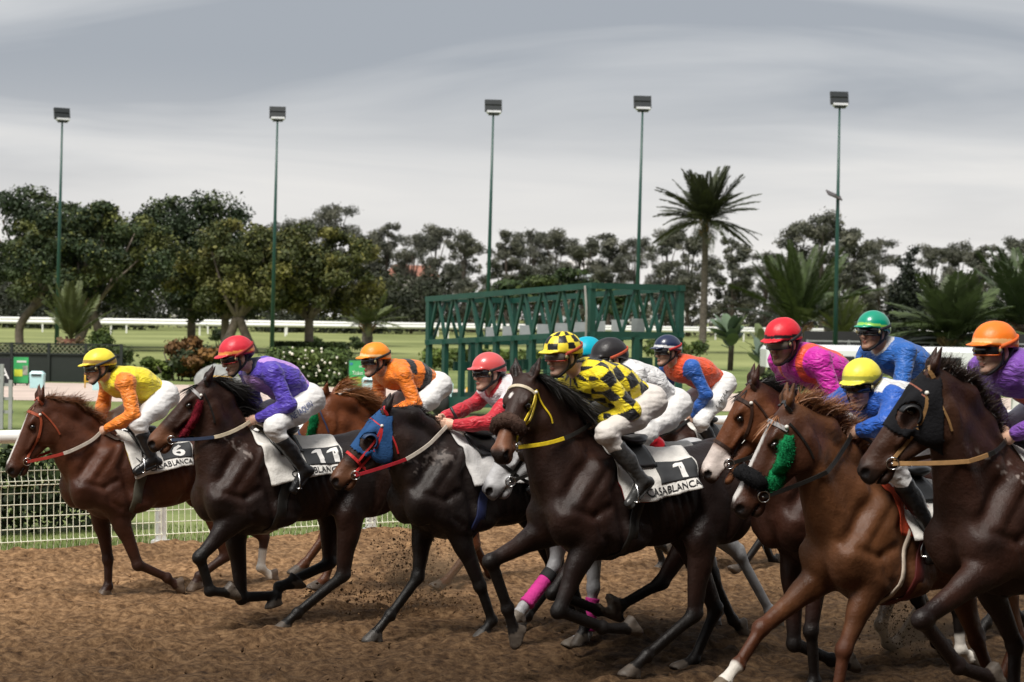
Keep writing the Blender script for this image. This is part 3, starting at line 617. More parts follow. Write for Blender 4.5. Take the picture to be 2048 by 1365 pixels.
# clipped hedges and shrubs
def shrub(name, loc, label, dims, n, size, cols, seed, cat='hedge', boxy=True, group=None, flowers=None, rot=0.0):
    rs = np.random.default_rng(seed); ro = empty(name, loc, rot); tag(ro, label, cat, group); dx, dy, dz = dims; cl = []
    if boxy:
        m = max(3, int(dx / (dz * .8)))
        for i in range(m):
            for z in (.35, .72): cl.append((arr((i + .5) / m * dx - dx / 2, 0, dz * z), arr(dx / m * .75, dy / 2, dz * .34)))
    else: cl = clump_set(rs, 16, dx * .36, dy * .36, dz * .38, dz * .5, dz * .26, 0, -1)
    V, Q, C = leaf_cloud(cl, n, size, cols, rs)
    if boxy: V[:, 2] = np.minimum(V[:, 2], dz * (1 + .03 * vnoise(V, 1.5)))
    V[:, 2] = np.maximum(V[:, 2], .0); mesh_obj('foliage', V, Q, leaf_mat('leaves_' + name), ro, False, C)
    for i in range(5): x = (i - 2) / 5 * dx * .8; MB().tube([(x * .6, 0, -.05), (x, rs.normal() * dy * .1, dz * .6)], [.04, .02], 5).build('stem', BARKD, ro, True)
    if flowers:
        fm = MB()
        for _ in range(flowers[0]): a = rs.uniform(0, 6.28); p = arr(rs.uniform(-.5, .5) * dx, -dy * .42 - .1 * rs.random(), dz * rs.uniform(.25, 1.0)); uv_ball(p, flowers[2] * rs.uniform(.6, 1.2), 6, 4, fm)
        fo = fm.build('blossom', mat('blossom_' + name, flowers[1], .8), ro, True); fo['kind'] = 'stuff'
    return ro
HG = [(.040, .066, .016), (.055, .085, .020), (.030, .050, .013), (.085, .12, .026)]; HGD = [(.018, .030, .010), (.026, .042, .013), (.014, .022, .008), (.040, .060, .016)]; HGL = [(.080, .115, .024), (.11, .15, .030), (.06, .09, .02)]
shrub('clipped_hedge', (*UL(-6.8, FENCE - 2.2)[:2], -.05), 'dark hedge just behind the wire mesh at the left', (5.2, 1.1, 1.0), 9000, .05, HGD, 401, rot=math.radians(35))
shrub('clipped_hedge', (-15.6, 69.5, -.05), 'dark hedge behind the lattice fence', (4.6, 1.2, 1.25), 5000, .09, HGD, 402)
shrub('clipped_hedge', (-11.8, 71, -.05), 'rounded bright hedge left of the orange-tinted shrub', (4.6, 2.2, .85), 6000, .08, HGL, 403, 'hedge', False)
shrub('flowering_shrub', (-11.3, 70.5, -.05), 'large shrub with orange blossom behind the violet jockey', (3.0, 2.2, 1.65), 6200, .10, [(.035, .050, .022), (.05, .065, .03), (.11, .055, .018), (.028, .04, .016), (.17, .085, .022)], 404, 'shrub', False)
shrub('flowering_shrub', (-6.9, 68, -.05), 'rounded hedge dotted with white flowers behind the violet jockey', (2.7, 2.0, 1.30), 6500, .08, HG, 405, 'shrub', True, None, (46, (.78, .76, .66), .045))
shrub('clipped_hedge', (-12.4, 123, -.05), 'low clipped hedge around the olive tree trunk', (4.6, 1.2, .75), 3500, .11, HGD, 406)
shrub('clipped_hedge', (-1.2, 90, -.05), 'bright hedge seen through the starting gate', (5.5, 1.5, 1.0), 4500, .10, HGL, 407)
shrub('clipped_hedge', (10.2, 70, -.05), 'dark clipped hedge in front of the white trailer', (2.6, 1.0, .75), 2600, .08, HGD, 408)
shrub('flowering_shrub', (13.6, 60, -.05), 'dark shrub with orange flowers left of the orange cap', (1.6, 1.4, 1.25), 3600, .07, HGD, 409, 'shrub', False, None, (8, (.55, .16, .04), .04))
for i, (x, y, w_, z_, lb) in enumerate([(-24.2, 118, 1.6, 1.5, 'small dark bush at the foot of the broad dark tree'), (-34.5, 104, 1.4, 1.0, 'brownish bush on the lawn at the left edge'), (-13.2, 132, 1.5, 1.0, 'small round bush left of the olive tree trunk'), (-10.6, 135, 1.6, .9, 'small round bush right of the olive tree trunk'), (11.5, 128, 2.4, 1.2, 'round bush by the foot of the tall palm'), (-21.8, 150, 1.8, 1.4, 'far bush beyond the orange-tinted shrub'), (9.3, 130, 2.0, 1.3, 'round bush between the gate and the tall palm'), (-4.5, 112, 1.8, .7, 'low bush left of the starting gate')]):
    shrub('round_bush', (x, y, -.05), lb, (w_, w_, z_), 1300, .10, HGD if i % 2 else HG, 420 + i, 'bush', False)
# grass blades along the foot of the rail
def blades():
    rs = np.random.default_rng(9); n = 9000; u = rs.uniform(-16, -3.5, n); l = FENCE - rs.random(n) ** 1.6 * 2.2 + .12; h_ = rs.uniform(.02, .085, n) * np.where(l > FENCE - .25, 1.5, 1)
    P = HD * u[:, None] + LT * l[:, None]; P[:, 2] = -.05; a = rs.uniform(0, 6.28, n); s = np.stack([np.cos(a), np.sin(a), 0 * a], 1) * .006; tip = P + np.stack([rs.normal(size=n) * .02, rs.normal(size=n) * .02, h_], 1)
    V = np.stack([P - s, P + s, tip], 1).reshape(-1, 3); C = np.repeat(np.array([(.10, .14, .03)]) * rs.uniform(.6, 1.5, (n, 1)), 3, 0)
    tag(mesh_obj('grass', V, np.arange(3 * n).reshape(n, 3), leaf_mat('leaves_grass'), None, False, C), 'short grass at the foot of the white mesh rail', 'grass', kind='stuff')
blades()

# ------------------------------------------------------------------ horses
def rot_to(f, n):                                   # columns f, s, n (n made square to f)
    f = unit(f); n = unit(np.asarray(n, float) - f * (f @ np.asarray(n, float))); s = np.cross(n, f); return np.stack([f, s, n], 1)
def frontof(d):                                     # anatomical front of a bone pointing down along d, in the sagittal plane
    return unit(arr(-d[2], 0, d[0]))
class Horse: pass

GROOVES = [  # (polyline in the trunk's side plane, width, depth): furrows between the muscles
    ([(-.09, -.10), (-.01, -.33), (-.09, -.53), (-.12, -.68)], .032, .013), ([(.02, -.14), (.21, -.42)], .022, .006), ([(.15, -.10), (.25, -.25), (.37, -.44)], .03, .012),
    ([(.30, -.46), (.15, -.50), (.03, -.44)], .022, .008), ([(.13, -.50), (.08, -.62), (-.02, -.68)], .02, .007), ([(-.71, -.24), (-.75, -.46), (-.66, -.64)], .038, .015),
    ([(-.86, -.14), (-.99, -.36), (-1.0, -.58)], .026, .008), ([(-1.10, -.14), (-1.19, -.38), (-1.10, -.64)], .026, .011), ([(-.20, -.60), (-.45, -.66), (-.64, -.60)], .03, .006)] + [
    ([(-.22 - .07 * i, -.26), (-.27 - .075 * i, -.42), (-.36 - .075 * i, -.58)], .016, .0035) for i in range(6)]
def relief(V, Q, W, RT, sc):
    N = vert_normals(V, Q); T = ((V - W) @ RT) / sc; U = T[:, [0, 2]]; D = np.zeros(len(V))
    for line, wd, dp in GROOVES:
        best = np.full(len(V), 9.0)
        for a, b in zip(line, line[1:]):
            a = arr(*a); b = arr(*b); d = b - a; t = np.clip(((U - a) @ d) / (d @ d), 0, 1); best = np.minimum(best, np.linalg.norm(U - a - t[:, None] * d, axis=1))
        dp = dp * 1.25; g = best / (wd * 1.15); D += -dp * np.exp(-g * g) + dp * .3 * np.exp(-((g - 2.1) / 1.1) ** 2)
    side = np.clip((np.abs(N @ RT)[:, 1] - .25) / .4, 0, 1) * np.clip((np.abs(T[:, 1]) - .07) / .06, 0, 1) * (T[:, 2] > -.75)
    return V + N * (D * side * sc)[:, None]

def horse_shape(ps, vox=.011, open_mouth=0.0, roll=0.0, sc=1.0, fat=1.0):
    """Skin of a galloping horse from its joints (local frame: x forward, y left, z up)."""
    W = np.asarray(ps['W'], float); K = np.asarray(ps['K'], float)
    pit = math.atan2(K[2] - W[2], -(K[0] - W[0])); pit = max(-.09, min(.09, pit)); ca, sa = math.cos(pit), math.sin(pit)
    RT = np.array([[ca, 0, sa], [0, 1, 0], [-sa, 0, ca]])
    T = lambda u, y, z: W + RT @ (arr(u, y, z) * sc)
    poll = np.asarray(ps['poll'], float); nose = np.asarray(ps['nose'], float); hl = np.linalg.norm(nose - poll); hs = hl / .62
    f = unit(nose - poll); n0 = arr(f[2] * -1, 0, 0) * 0 + unit(arr(0, 0, 1) - f * f[2]) if abs(f[2]) < .98 else arr(1, 0, 0)
    n0 = unit(n0); s0 = np.cross(n0, f); n1 = unit(n0 * math.cos(roll) + s0 * math.sin(roll))
    HR = rot_to(f, n1)
    hp = lambda x, y, z: poll + HR @ (arr(x, y, z) * hs)
    allp = [T(.4, .3, -.9), T(-1.45, -.3, .05), T(-1.4, .3, -.5), nose, poll, hp(-.2, .1, .1), hp(-.2, -.1, .1), hp(.64, .1, -.2), hp(.64, -.1, .05), hp(.2, .1, -.3), hp(.2, -.1, -.3)]
    for g in ('FL', 'FR', 'HL', 'HR'): allp += [np.asarray(q, float) + arr(a, b, c) for q in ps[g] for (a, b, c) in ((.1, .09, .08), (-.1, -.09, -.08))]
    lo = np.min(allp, 0) - .03; hi = np.max(allp, 0) + .03
    F = Field(lo, hi, vox)
    e = lambda u, y, z, r, k=.08, R=None: F.ell(T(u, y, z), np.asarray(r) * sc, k, RT if R is None else RT @ R)
    # trunk
    e(-.03, 0, -.43, (.36, .225, .375)); e(-.45, 0, -.395, (.52, .255 * fat, .31 * fat)); e(-.76, 0, -.325, (.34, .22, .245))
    e(-1.0, 0, -.285, (.33, .235, .265))
    F.cone(T(.10, 0, -.085), T(-.34, 0, -.135), .07 * sc, .06 * sc, .10, .8); F.cone(T(-.34, 0, -.16), T(-.98, 0, -.10), .065 * sc, .085 * sc, .10)
    F.cone(T(-.98, 0, -.10), T(-1.25, 0, -.22), .085 * sc, .05 * sc, .08)
    for s in (1, -1):
        e(-1.03, s * .125, -.37, (.26, .125, .30), .06); e(-1.15, s * .105, -.41, (.16, .10, .23), .05)
        e(-.80, s * .15, -.20, (.16, .07, .10), .06)                                            # point of hip
        th = math.radians(47); R = np.array([[math.cos(th), 0, math.sin(th)], [0, 1, 0], [-math.sin(th), 0, math.cos(th)]])
        e(.12, s * .155, -.36, (.33, .075, .135), .045, R)                                      # shoulder blade
        e(.27, s * .095, -.56, (.115, .10, .145), .05)                                          # breast
        e(.06, s * .175, -.56, (.17, .07, .13), .035)                                           # triceps
        e(-.17, s * .15, -.62, (.22, .10, .12), .05)
    # neck
    A = hp(.075, 0, -.125); B = T(.17, 0, -.33); M = (A + B) / 2 + arr(0, 0, .015) * sc; A2 = A * .72 + B * .28 + arr(0, 0, .012); M2 = A * .26 + B * .74
    nd = unit(B - A); side = unit(np.cross(arr(0, 0, 1), nd))
    F.cone(A, A2, .118 * sc, .135 * sc, .05, .68, side); F.cone(A2, M, .135 * sc, .165 * sc, .05, .60, side); F.cone(M, M2, .158 * sc, .205 * sc, .07, .58, (0, 1, 0)); F.cone(M2, B, .205 * sc, .27 * sc, .09, .60)
    cr = [hp(-.005, 0, -.05), (hp(-.04, 0, -.07) * .6 + T(.04, 0, -.05) * .4) + arr(0, 0, .05) * sc, (hp(0, 0, -.08) * .3 + T(.04, 0, -.05) * .7) + arr(0, 0, .035) * sc, T(.04, 0, -.075)]
    for a, b in zip(cr, cr[1:]): F.cone(a, b, .05 * sc, .055 * sc, .07)
    for s in (1, -1):
        F.cone(hp(.09, s * .055, -.19), T(.30, s * .10, -.44), .045 * sc, .085 * sc, .045, .8)   # brachiocephalic muscle
        F.cone((A + M) / 2 + side * s * .05, T(.10, s * .13, -.22), .06 * sc, .08 * sc, .05)
    # head
    g = lambda x, y, z, r, k=.025, op='add', R=None: F.ell(hp(x, y, z), np.asarray(r) * hs, k, HR if R is None else HR @ R, op)
    hc = lambda a, b, ra, rb, k=.025, lat=1.0, op='add': F.cone(hp(*a), hp(*b), ra * hs, rb * hs, k, lat, HR[:, 1], op)
    g(.10, 0, -.08, (.14, .092, .10)); hc((.12, 0, -.067), (.48, 0, -.060), .078, .054, .03, .9); hc((.20, 0, -.033), (.53, 0, -.032), .044, .034, .03)
    om = open_mouth
    hc((.21, 0, -.215), (.50, 0, -.125 - om * .9), .052, .031, .03, .72)
    g(.545, 0, -.070, (.074, .057, .071)); g(.592, 0, -.088, (.034, .043, .046)); g(.535, 0, -.152 - om, (.052, .034, .028), .02)
    for s in (1, -1):
        g(.165, s * .047, -.17, (.13, .040, .126)); g(.165, s * .073, -.022, (.05, .024, .024)); g(.575, s * .041, -.042, (.042, .021, .034), .02)
        hc((.24, s * .062, -.10), (.37, s * .05, -.095), .014, .011, .02); g(.475, s * .035, -.115, (.05, .022, .03), .02)
        g(.20, s * .098, -.048, (.032, .02, .024), .012, 'sub'); g(.592, s * .058, -.046, (.030, .020, .024), .012, 'sub')
        g(.26, s * .088, -.055, (.06, .02, .02), .03, 'sub')
    hc((.46, 0, -.134 - om * .35), (.64, 0, -.118 - om * .55), .006 + om * .3, .007 + om * .42, .012, 5.0, 'sub')
    ears = []
    ed = ps.get('ear', (-.93, .26))
    for s in (1, -1):
        b0 = hp(.012, s * .042, -.028); d = unit(HR @ arr(ed[0], s * .26, ed[1])); tip = b0 + d * .175 * hs; mid = b0 + d * .075 * hs + HR @ arr(0, s * .008, 0)
        thin = unit(HR @ arr(.5, s * -.35, .8))
        F.cone(b0, mid, .030 * hs, .037 * hs, .02, .62, thin); F.cone(mid, tip, .037 * hs, .006 * hs, .015, .62, thin)
        oc = mid + thin * .022 * hs; F.cone(oc - d * .03 * hs, oc + d * .06 * hs, .020 * hs, .008 * hs, .008, .9, thin, 'sub'); ears.append((b0, mid, tip, thin))
    # legs
    legs = {}
    for gname in ('FL', 'FR', 'HL', 'HR'):
        s = 1 if gname[1] == 'L' else -1; kn, ft, toe = [np.asarray(q, float) for q in ps[gname]]; fore = gname[0] == 'F'
        pr = sc
        if fore:
            el = T(.05, s * .14, -.66); v = kn - el; el = el + arr(max(-.06, min(.16, v[0] * .22)), 0, max(0, (v[2] + .45)) * .18) * sc
            ln = np.linalg.norm(kn - el)
            ptS = T(.29, s * .13, -.50)
            F.cone(ptS, el, .105 * sc, .10 * sc, .06, .8); d = unit(kn - el); fr = frontof(d)
            F.cone(el - d * .02, kn, .09 * pr, .045 * pr, .05, .85); F.ell(el + (kn - el) * .28 + fr * .03, (.055 * pr, .06 * pr, .14 * pr), .04, rot_to(fr, d)[:, [0, 1, 2]])
            F.ell(el + (kn - el) * .16 - fr * .035, (.05 * pr, .055 * pr, .12 * pr), .04, rot_to(fr, d))
            F.ell(kn, (.047 * pr, .047 * pr, .058 * pr), .025, rot_to(fr, d)); F.ell(kn + fr * .012, (.036 * pr, .042 * pr, .045 * pr), .02, rot_to(fr, d))
            d2 = unit(ft - kn); f2 = frontof(d2); rc = .032
        else:
            hip = T(-1.03, s * .12, -.36); st = T(-.80, s * .165, -.60); v = kn - st; st = st + arr(max(-.16, min(.12, v[0] * .25 - .02)), 0, 0) * sc
            F.cone(hip, st, .20 * sc, .125 * sc, .07, .58); d = unit(kn - st); fr = frontof(d)
            F.cone(st, kn, .105 * pr, .046 * pr, .05, .72); F.ell(st + (kn - st) * .25 - fr * .045, (.075 * pr, .06 * pr, .17 * pr), .045, rot_to(fr, d))
            d2 = unit(ft - kn); f2 = frontof(d2); pk = kn - unit(fr + f2) * .052 * pr - d * .03 * pr
            F.cone(st + (kn - st) * .45 - fr * .055 * pr, pk, .035 * pr, .022 * pr, .03, .8); F.ell(kn, (.05 * pr, .043 * pr, .06 * pr), .03, rot_to(f2, d2))
            F.cone(pk, kn + d2 * .07 - f2 * .018, .024 * pr, .026 * pr, .025); rc = .035; el = st
        F.cone(kn, ft, (rc + .006) * pr, rc * .95 * pr, .02, .9); F.cone(kn + d2 * .05 - f2 * .026 * pr, ft - f2 * .024 * pr, .017 * pr, .019 * pr, .018)
        F.ell(ft, (.041 * pr, .040 * pr, .043 * pr), .02); F.ell(ft - f2 * .024 * pr, (.026 * pr, .03 * pr, .032 * pr), .02)
        pd = unit(toe - ft); fp = frontof(pd); pl = np.linalg.norm(toe - ft); co = toe - pd * .085 * pr if pl > .12 else ft + (toe - ft) * .35
        F.cone(ft, co, .033 * pr, .038 * pr, .02, .92)
        ns = unit(.77 * pd - .64 * fp); cut = (toe, ns)
        F.cone(co, toe, .044 * pr, .057 * pr, .008, .95, cut=cut); F.cone(co - fp * .02 * pr, co + ns * .07 * pr - fp * .035 * pr, .038 * pr, .045 * pr, .012, cut=cut)
        legs[gname] = (el, kn, ft, co, toe, pd, fp, ns)
    V, Q = F.mesh(); V = smooth_mesh(V, Q, 1, .35)
    V = relief(V, Q, W, RT, sc)
    h = Horse(); h.V, h.Q, h.T, h.hp, h.HR, h.legs, h.ears, h.poll, h.nose, h.hs, h.sc, h.crest, h.RT, h.W, h.ps, h.om = V, Q, T, hp, HR, legs, ears, poll, nose, hs, sc, cr, RT, W, ps, om
    h.N = vert_normals(V, Q)
    h.bvh = BVHTree.FromPolygons(V.tolist(), Q.tolist())
    h.head = lambda P: ((P - poll) @ HR) / hs          # world-local -> head space
    return h

def sstep(a, b, x): t = np.clip((x - a) / (b - a), 0, 1); return t * t * (3 - 2 * t)
def mixc(C, col, m): return C + (np.asarray(col) - C) * m[:, None]

def coat_colours(h, c):
    V = h.V; n = len(V); C = np.tile(np.asarray(c['base'], float), (n, 1)); X = h.head(V); T = ((V - h.W) @ h.RT) / h.sc
    nz = fbm(V, 3.0, 3); C = C * (1 + .16 * nz)[:, None]
    if 'warm' in c: # lighter flank, haunch and muzzle of the coat
        m = sstep(-.1, .5, fbm(V, 1.7, 3, 5.0)) * .8; C = mixc(C, c['warm'], m)
        m = sstep(.95, 1.15, -T[:, 0]) * sstep(.15, .4, -T[:, 2]) * .7; C = mixc(C, c['warm'], m)
    if 'face' in c: m = sstep(.25, .1, np.abs(X[:, 1])) * sstep(-.05, .05, X[:, 0]) * sstep(-.34, -.28, X[:, 2]) * sstep(.12, .06, X[:, 2]); C = mixc(C, c['face'], m * .85)
    inhead = (X[:, 0] > -.02) & (X[:, 0] < .75) & (np.abs(X[:, 1]) < .16) & (X[:, 2] > -.36) & (X[:, 2] < .12)
    for gname in ('FL', 'FR', 'HL', 'HR'):
        el, kn, ft, co, toe, pd, fp, ns = h.legs[gname]
        d1, t1 = seg_dist(V, el, kn); d2, t2 = seg_dist(V, kn, ft); d3, t3 = seg_dist(V, ft, toe)
        near = (np.minimum(d2, d3) < .095) | ((d1 < .10) & (t1 > .75))
        s = np.where(d1 < np.minimum(d2, d3) - .004, t1 - 1, np.where(d2 < d3, t2, 1 + t3))     # -1..0 forearm, 0..1 cannon, 1..2 pastern
        m = near * sstep(-.32, .05, s + .12 * nz)
        C = mixc(C, c['points'], m * .95)
        sock = c.get('socks', {}).get(gname)
        if sock is not None: C = mixc(C, (.62, .58, .52), near * sstep(sock - .06, sock + .06, s + .1 * nz))
        hoof = (d3 < .11) & (((V - co) @ ns > -.004) | ((V - co) @ pd > .004)) & (s > 1)
        C[hoof] = np.asarray(c.get('hoof', (.075, .06, .048))) * (1 + .25 * vnoise(V[hoof] * arr(1, 1, 6), 14))[:, None]
    mz = inhead * sstep(.50, .60, X[:, 0]); C = mixc(C, c.get('muzzle', (.012, .009, .008)), mz * .85)
    if 'mealy' in c: m = inhead * sstep(.40, .48, X[:, 0]) * sstep(.60, .55, X[:, 0]); C = mixc(C, c['mealy'], m * .85)
    if c.get('star'): C = mixc(C, (.6, .57, .55), inhead * (np.linalg.norm((X - arr(.16, c['star'], .01)) / arr(.022, .016, .05), axis=1) < 1 + .4 * nz))
    if c.get('foam'):
        a_ = h.hp(.30, 0, -.30); d_, t_ = seg_dist(V * arr(1, 0, 1), a_ * arr(1, 0, 1), h.T(.12, 0, -.16) * arr(1, 0, 1)); fm = sstep(.10, .02, d_) * (X[:, 0] < .2) * sstep(.25, .6, fbm(V, 38, 2, 1.0) + .35 * fbm(V, 5, 2, 6)); C = mixc(C, (.42, .36, .33), fm * c['foam'])
    b = c.get('blaze')
    if b:
        wdt, x0, x1, off = b
        m = inhead * sstep(wdt, wdt * .75, np.abs(X[:, 1] - off + .008 * nz) ) * sstep(x0 - .02, x0 + .02, X[:, 0]) * sstep(x1 + .02, x1 - .02, X[:, 0]) * (X[:, 2] > -.055)
        C = mixc(C, (.62, .59, .56), m)
    if c.get('snip'):
        m = inhead * sstep(.38, .44, X[:, 0]) * sstep(.60, .56, X[:, 0]) * sstep(.0, .02, c['snip'] * X[:, 1] + .03 + .01 * nz) * (X[:, 2] > -.12); C = mixc(C, (.6, .52, .48), m)
    # nostril and mouth linings
    for s in (1, -1):
        dd = np.linalg.norm((X - arr(.588, s * .052, -.046)) / arr(.03, .022, .024), axis=1); C[dd < 1.0] = (.006, .004, .004)
    if h.om > 0:
        m = inhead & (X[:, 0] > .47) & (np.abs(X[:, 2] + .122 + h.om * .5) < .012 + h.om * .42) & (np.abs(X[:, 1]) < .045); C[m] = (.18, .055, .055)
    for (b0, mid, tip, thin) in h.ears:
        d, t = seg_dist(V, mid - (tip - b0) * .15, mid + (tip - mid) * .55); m = (d < .022) & (((V - mid) @ thin) > -.004); C[m] = C[m] * .35
    return np.clip(C, .002, .9)

def coat_mat():
    if 'horse_coat' in _M: return _M['horse_coat']
    m = mat('horse_coat', (1, 1, 1), .38, var=.14, scale=14, attr=True, spec=.30, sheen=.0)
    nt, b = nodes_of(m); N, L = nt.nodes, nt.links
    tc = N.new('ShaderNodeTexCoord')
    a = N.new('ShaderNodeTexNoise'); a.inputs['Scale'].default_value = 9; a.inputs['Detail'].default_value = 6; a.inputs['Roughness'].default_value = .62; L.new(tc.outputs['Object'], a.inputs['Vector'])
    mp = N.new('ShaderNodeMapping'); mp.inputs['Scale'].default_value = (40, 160, 160); L.new(tc.outputs['Object'], mp.inputs['Vector'])
    f = N.new('ShaderNodeTexNoise'); f.inputs['Scale'].default_value = 3; f.inputs['Detail'].default_value = 2; L.new(mp.outputs[0], f.inputs['Vector'])
    b1 = N.new('ShaderNodeBump'); b1.inputs['Strength'].default_value = .30; b1.inputs['Distance'].default_value = .035; L.new(a.outputs['Fac'], b1.inputs['Height'])
    b2 = N.new('ShaderNodeBump'); b2.inputs['Strength'].default_value = .35; b2.inputs['Distance'].default_value = .004; L.new(f.outputs['Fac'], b2.inputs['Height']); L.new(b1.outputs[0], b2.inputs['Normal']); L.new(b2.outputs[0], b.inputs['Normal'])
    fn = N.new('ShaderNodeTexNoise'); fn.inputs['Scale'].default_value = 48; fn.inputs['Detail'].default_value = 3; fn.inputs['Roughness'].default_value = .6; L.new(tc.outputs['Object'], fn.inputs['Vector'])
    b3 = N.new('ShaderNodeBump'); b3.inputs['Strength'].default_value = .32; b3.inputs['Distance'].default_value = .008; L.new(fn.outputs['Fac'], b3.inputs['Height']); L.new(b2.outputs[0], b3.inputs['Normal']); L.new(b3.outputs[0], b.inputs['Normal'])
    vn = N.new('ShaderNodeTexNoise'); vn.noise_type = 'RIDGED_MULTIFRACTAL'; vn.inputs['Scale'].default_value = 4.5; vn.inputs['Detail'].default_value = 2.0; vn.inputs['Distortion'].default_value = .6; L.new(tc.outputs['Object'], vn.inputs['Vector'])
    b0 = N.new('ShaderNodeBump'); b0.inputs['Strength'].default_value = .14; b0.inputs['Distance'].default_value = .012; L.new(vn.outputs['Fac'], b0.inputs['Height']); L.new(b0.outputs[0], b1.inputs['Normal'])
    r = N.new('ShaderNodeMapRange'); r.inputs[1].default_value = .35; r.inputs[2].default_value = .68; r.inputs[3].default_value = .58; r.inputs[4].default_value = .33
    g2 = N.new('ShaderNodeTexNoise'); g2.inputs['Scale'].default_value = 3.2; g2.inputs['Detail'].default_value = 4; L.new(tc.outputs['Object'], g2.inputs['Vector'])
    L.new(g2.outputs['Fac'], r.inputs[0]); L.new(r.outputs[0], b.inputs['Roughness'])
    return m
def hair_mat(name, col): return mat(name, col, .45, var=.25, scale=30, spec=.4)

def surf(h, p, d):                                  # first hit of a ray from outside on the skin: (point, normal)
    d = unit(d); r = h.bvh.ray_cast(V3(p), V3(d), 2.0)
    if r[0] is None:
        r = h.bvh.find_nearest(V3(p))
    return np.array(r[0]), np.array(r[1])

def strands(mb, roots, dirs, length, width, rnd, seg=4, droop=.3, curl=.02):
    for p, d in zip(roots, dirs):
        d = unit(d); L_ = length * rnd.uniform(.6, 1.25); w0 = width * rnd.uniform(.6, 1.4); sd = unit(np.cross(d, rnd.normal(size=3))); pts = []
        wob = rnd.normal(size=3) * curl
        for i in range(seg + 1):
            t = i / seg; pts.append(p + d * L_ * t + arr(0, 0, -droop * L_ * t * t) + wob * t * t)
        b = len(mb.v)
        for i, q in enumerate(pts):
            ww = w0 * (1 - .85 * (i / seg) ** 1.5); mb.v.append(tuple(q - sd * ww / 2)); mb.v.append(tuple(q + sd * ww / 2))
        for i in range(seg): mb.f.append((b + 2 * i, b + 2 * i + 1, b + 2 * i + 3, b + 2 * i + 2))
    return mb

def add_hair(h, root, c, rnd, mane_len=.13, n=420, flow=(-.7, .3, .55), droop=.5, tail=True, forelock=True):
    m = hair_mat('hair_%s' % c['hair_name'], c['hair']); mb = MB(); roots = []; dirs = []
    cp = curve_pts(h.crest, 60)
    for i in range(n * 5):
        t = rnd.uniform(.03, .93) * 60; k = int(t); p = cp[k] + (cp[min(k + 1, 60)] - cp[k]) * (t - k); q, nn = surf(h, p + arr(0, 0, .25), (0, 0, -1))
        tan = unit(cp[min(k + 1, 60)] - cp[max(k - 1, 0)])
        roots.append(q - nn * .008 + arr(0, rnd.normal() * .012, 0)); dirs.append(arr(flow[0], flow[1], flow[2]) + rnd.normal(size=3) * arr(.14, .2, .12) + arr(0, .25, .2) * float(vnoise(p[None] * 22)[0]))
    strands(mb, roots, dirs, mane_len, .0048, rnd, 4, droop, .035)
    if forelock:
        roots = [h.hp(.02 + .02 * rnd.random(), rnd.normal() * .02, -.005) for _ in range(50)]; dirs = [h.HR @ arr(.8, rnd.normal() * .35, .35) + arr(-.25, 0, .2) for _ in range(50)]
        mf = MB(); strands(mf, roots, dirs, mane_len * .8, .010, rnd, 4, .25, .02); mesh_obj('forelock', mf.v, mf.f, m, root)
    mesh_obj('mane', mb.v, mb.f, m, root)
    if tail:
        mt = MB(); tb = h.T(-1.27, 0, -.20); roots = [tb + rnd.normal(size=3) * .018 for _ in range(170)]
        dirs = [h.RT @ arr(-.85, rnd.normal() * .16, .12 + rnd.normal() * .16) for _ in range(170)]
        strands(mt, roots, dirs, .62, .016, rnd, 7, .75, .05); mesh_obj('tail', mt.v, mt.f, m, root)

def build_horse(key, ps, coat, label, vox=.011, **kw):
    rnd = np.random.default_rng(sum(map(ord, key)) * 7)
    root = empty('horse', ps['o'], math.radians(215))
    tag(root, label, 'horse', 'galloping race horses')
    h = horse_shape(ps, vox, kw.get('open_mouth', 0.0), kw.get('roll', 0.0), kw.get('sc', 1.0), kw.get('fat', 1.0))
    h.root = root; h.rnd = rnd
    h.body = mesh_obj('body', h.V, h.Q, coat_mat(), root, True, coat_colours(h, coat))
    for s in (1, -1):
        mb = uv_ball(h.hp(.20, s * .0755, -.048), .0225 * h.hs, 10, 8); mb.build('eye', mat('horse_eye', (.006, .004, .003), .06, spec=.8), root, True)
    add_hair(h, root, coat, rnd, **kw.get('mane', {}))
    return h

# ------------------------------------------------------------------ tack
def leather(name, col, rough=.42): return mat('leather_' + name, col, rough, var=.18, scale=25, spec=.5)
def cloth_m(name, col, rough=.85): return mat('cloth_' + name, col, rough, var=.07, scale=14, bump=.25, bscale=60, spec=.2)
STEEL = None
def steel(): return mat('steel', (.62, .62, .62), .22, 1.0, var=.05)

def hring(h, x0, x1, z0=-.09, a0=0, a1=360, n=28, off=.004):
    """Loop round the head; x0 at the top of the head, x1 under the jaw. Angle 0 = dorsal, 90 = left."""
    P, Nn = [], []
    for i in range(n + (0 if a1 - a0 >= 359 else 1)):
        a = math.radians(a0 + (a1 - a0) * i / n); x = x0 + (x1 - x0) * (1 - math.cos(a)) / 2
        c = h.hp(x, 0, z0); d = h.HR @ arr(0, math.sin(a), math.cos(a)); p, q = surf(h, c + d * .32, -d)
        P.append(p + d * off); Nn.append(d)
    return P, Nn
def hside(h, pts, s=1, n=14, off=.005):
    """Path on one side of the head from (x, z) points in head space."""
    P, Nn = [], []
    for q in curve_pts([(a, 0, b) for a, b in pts], n):
        p, nn = surf(h, h.hp(q[0], s * .3, q[2]), -s * h.HR[:, 1]); nn = unit(nn * .5 + s * h.HR[:, 1]); P.append(p + nn * off); Nn.append(nn)
    return P, Nn
def torus(mb, c, axis, R, r, n=20, m=6):
    axis = unit(axis); x = unit(np.cross(axis, (.3, .2, 1))); y = np.cross(axis, x)
    return mb.tube([np.asarray(c) + R * (math.cos(t) * x + math.sin(t) * y) for t in np.linspace(0, 2 * math.pi, n, endpoint=False)], r, m, closed=True, upv=axis)

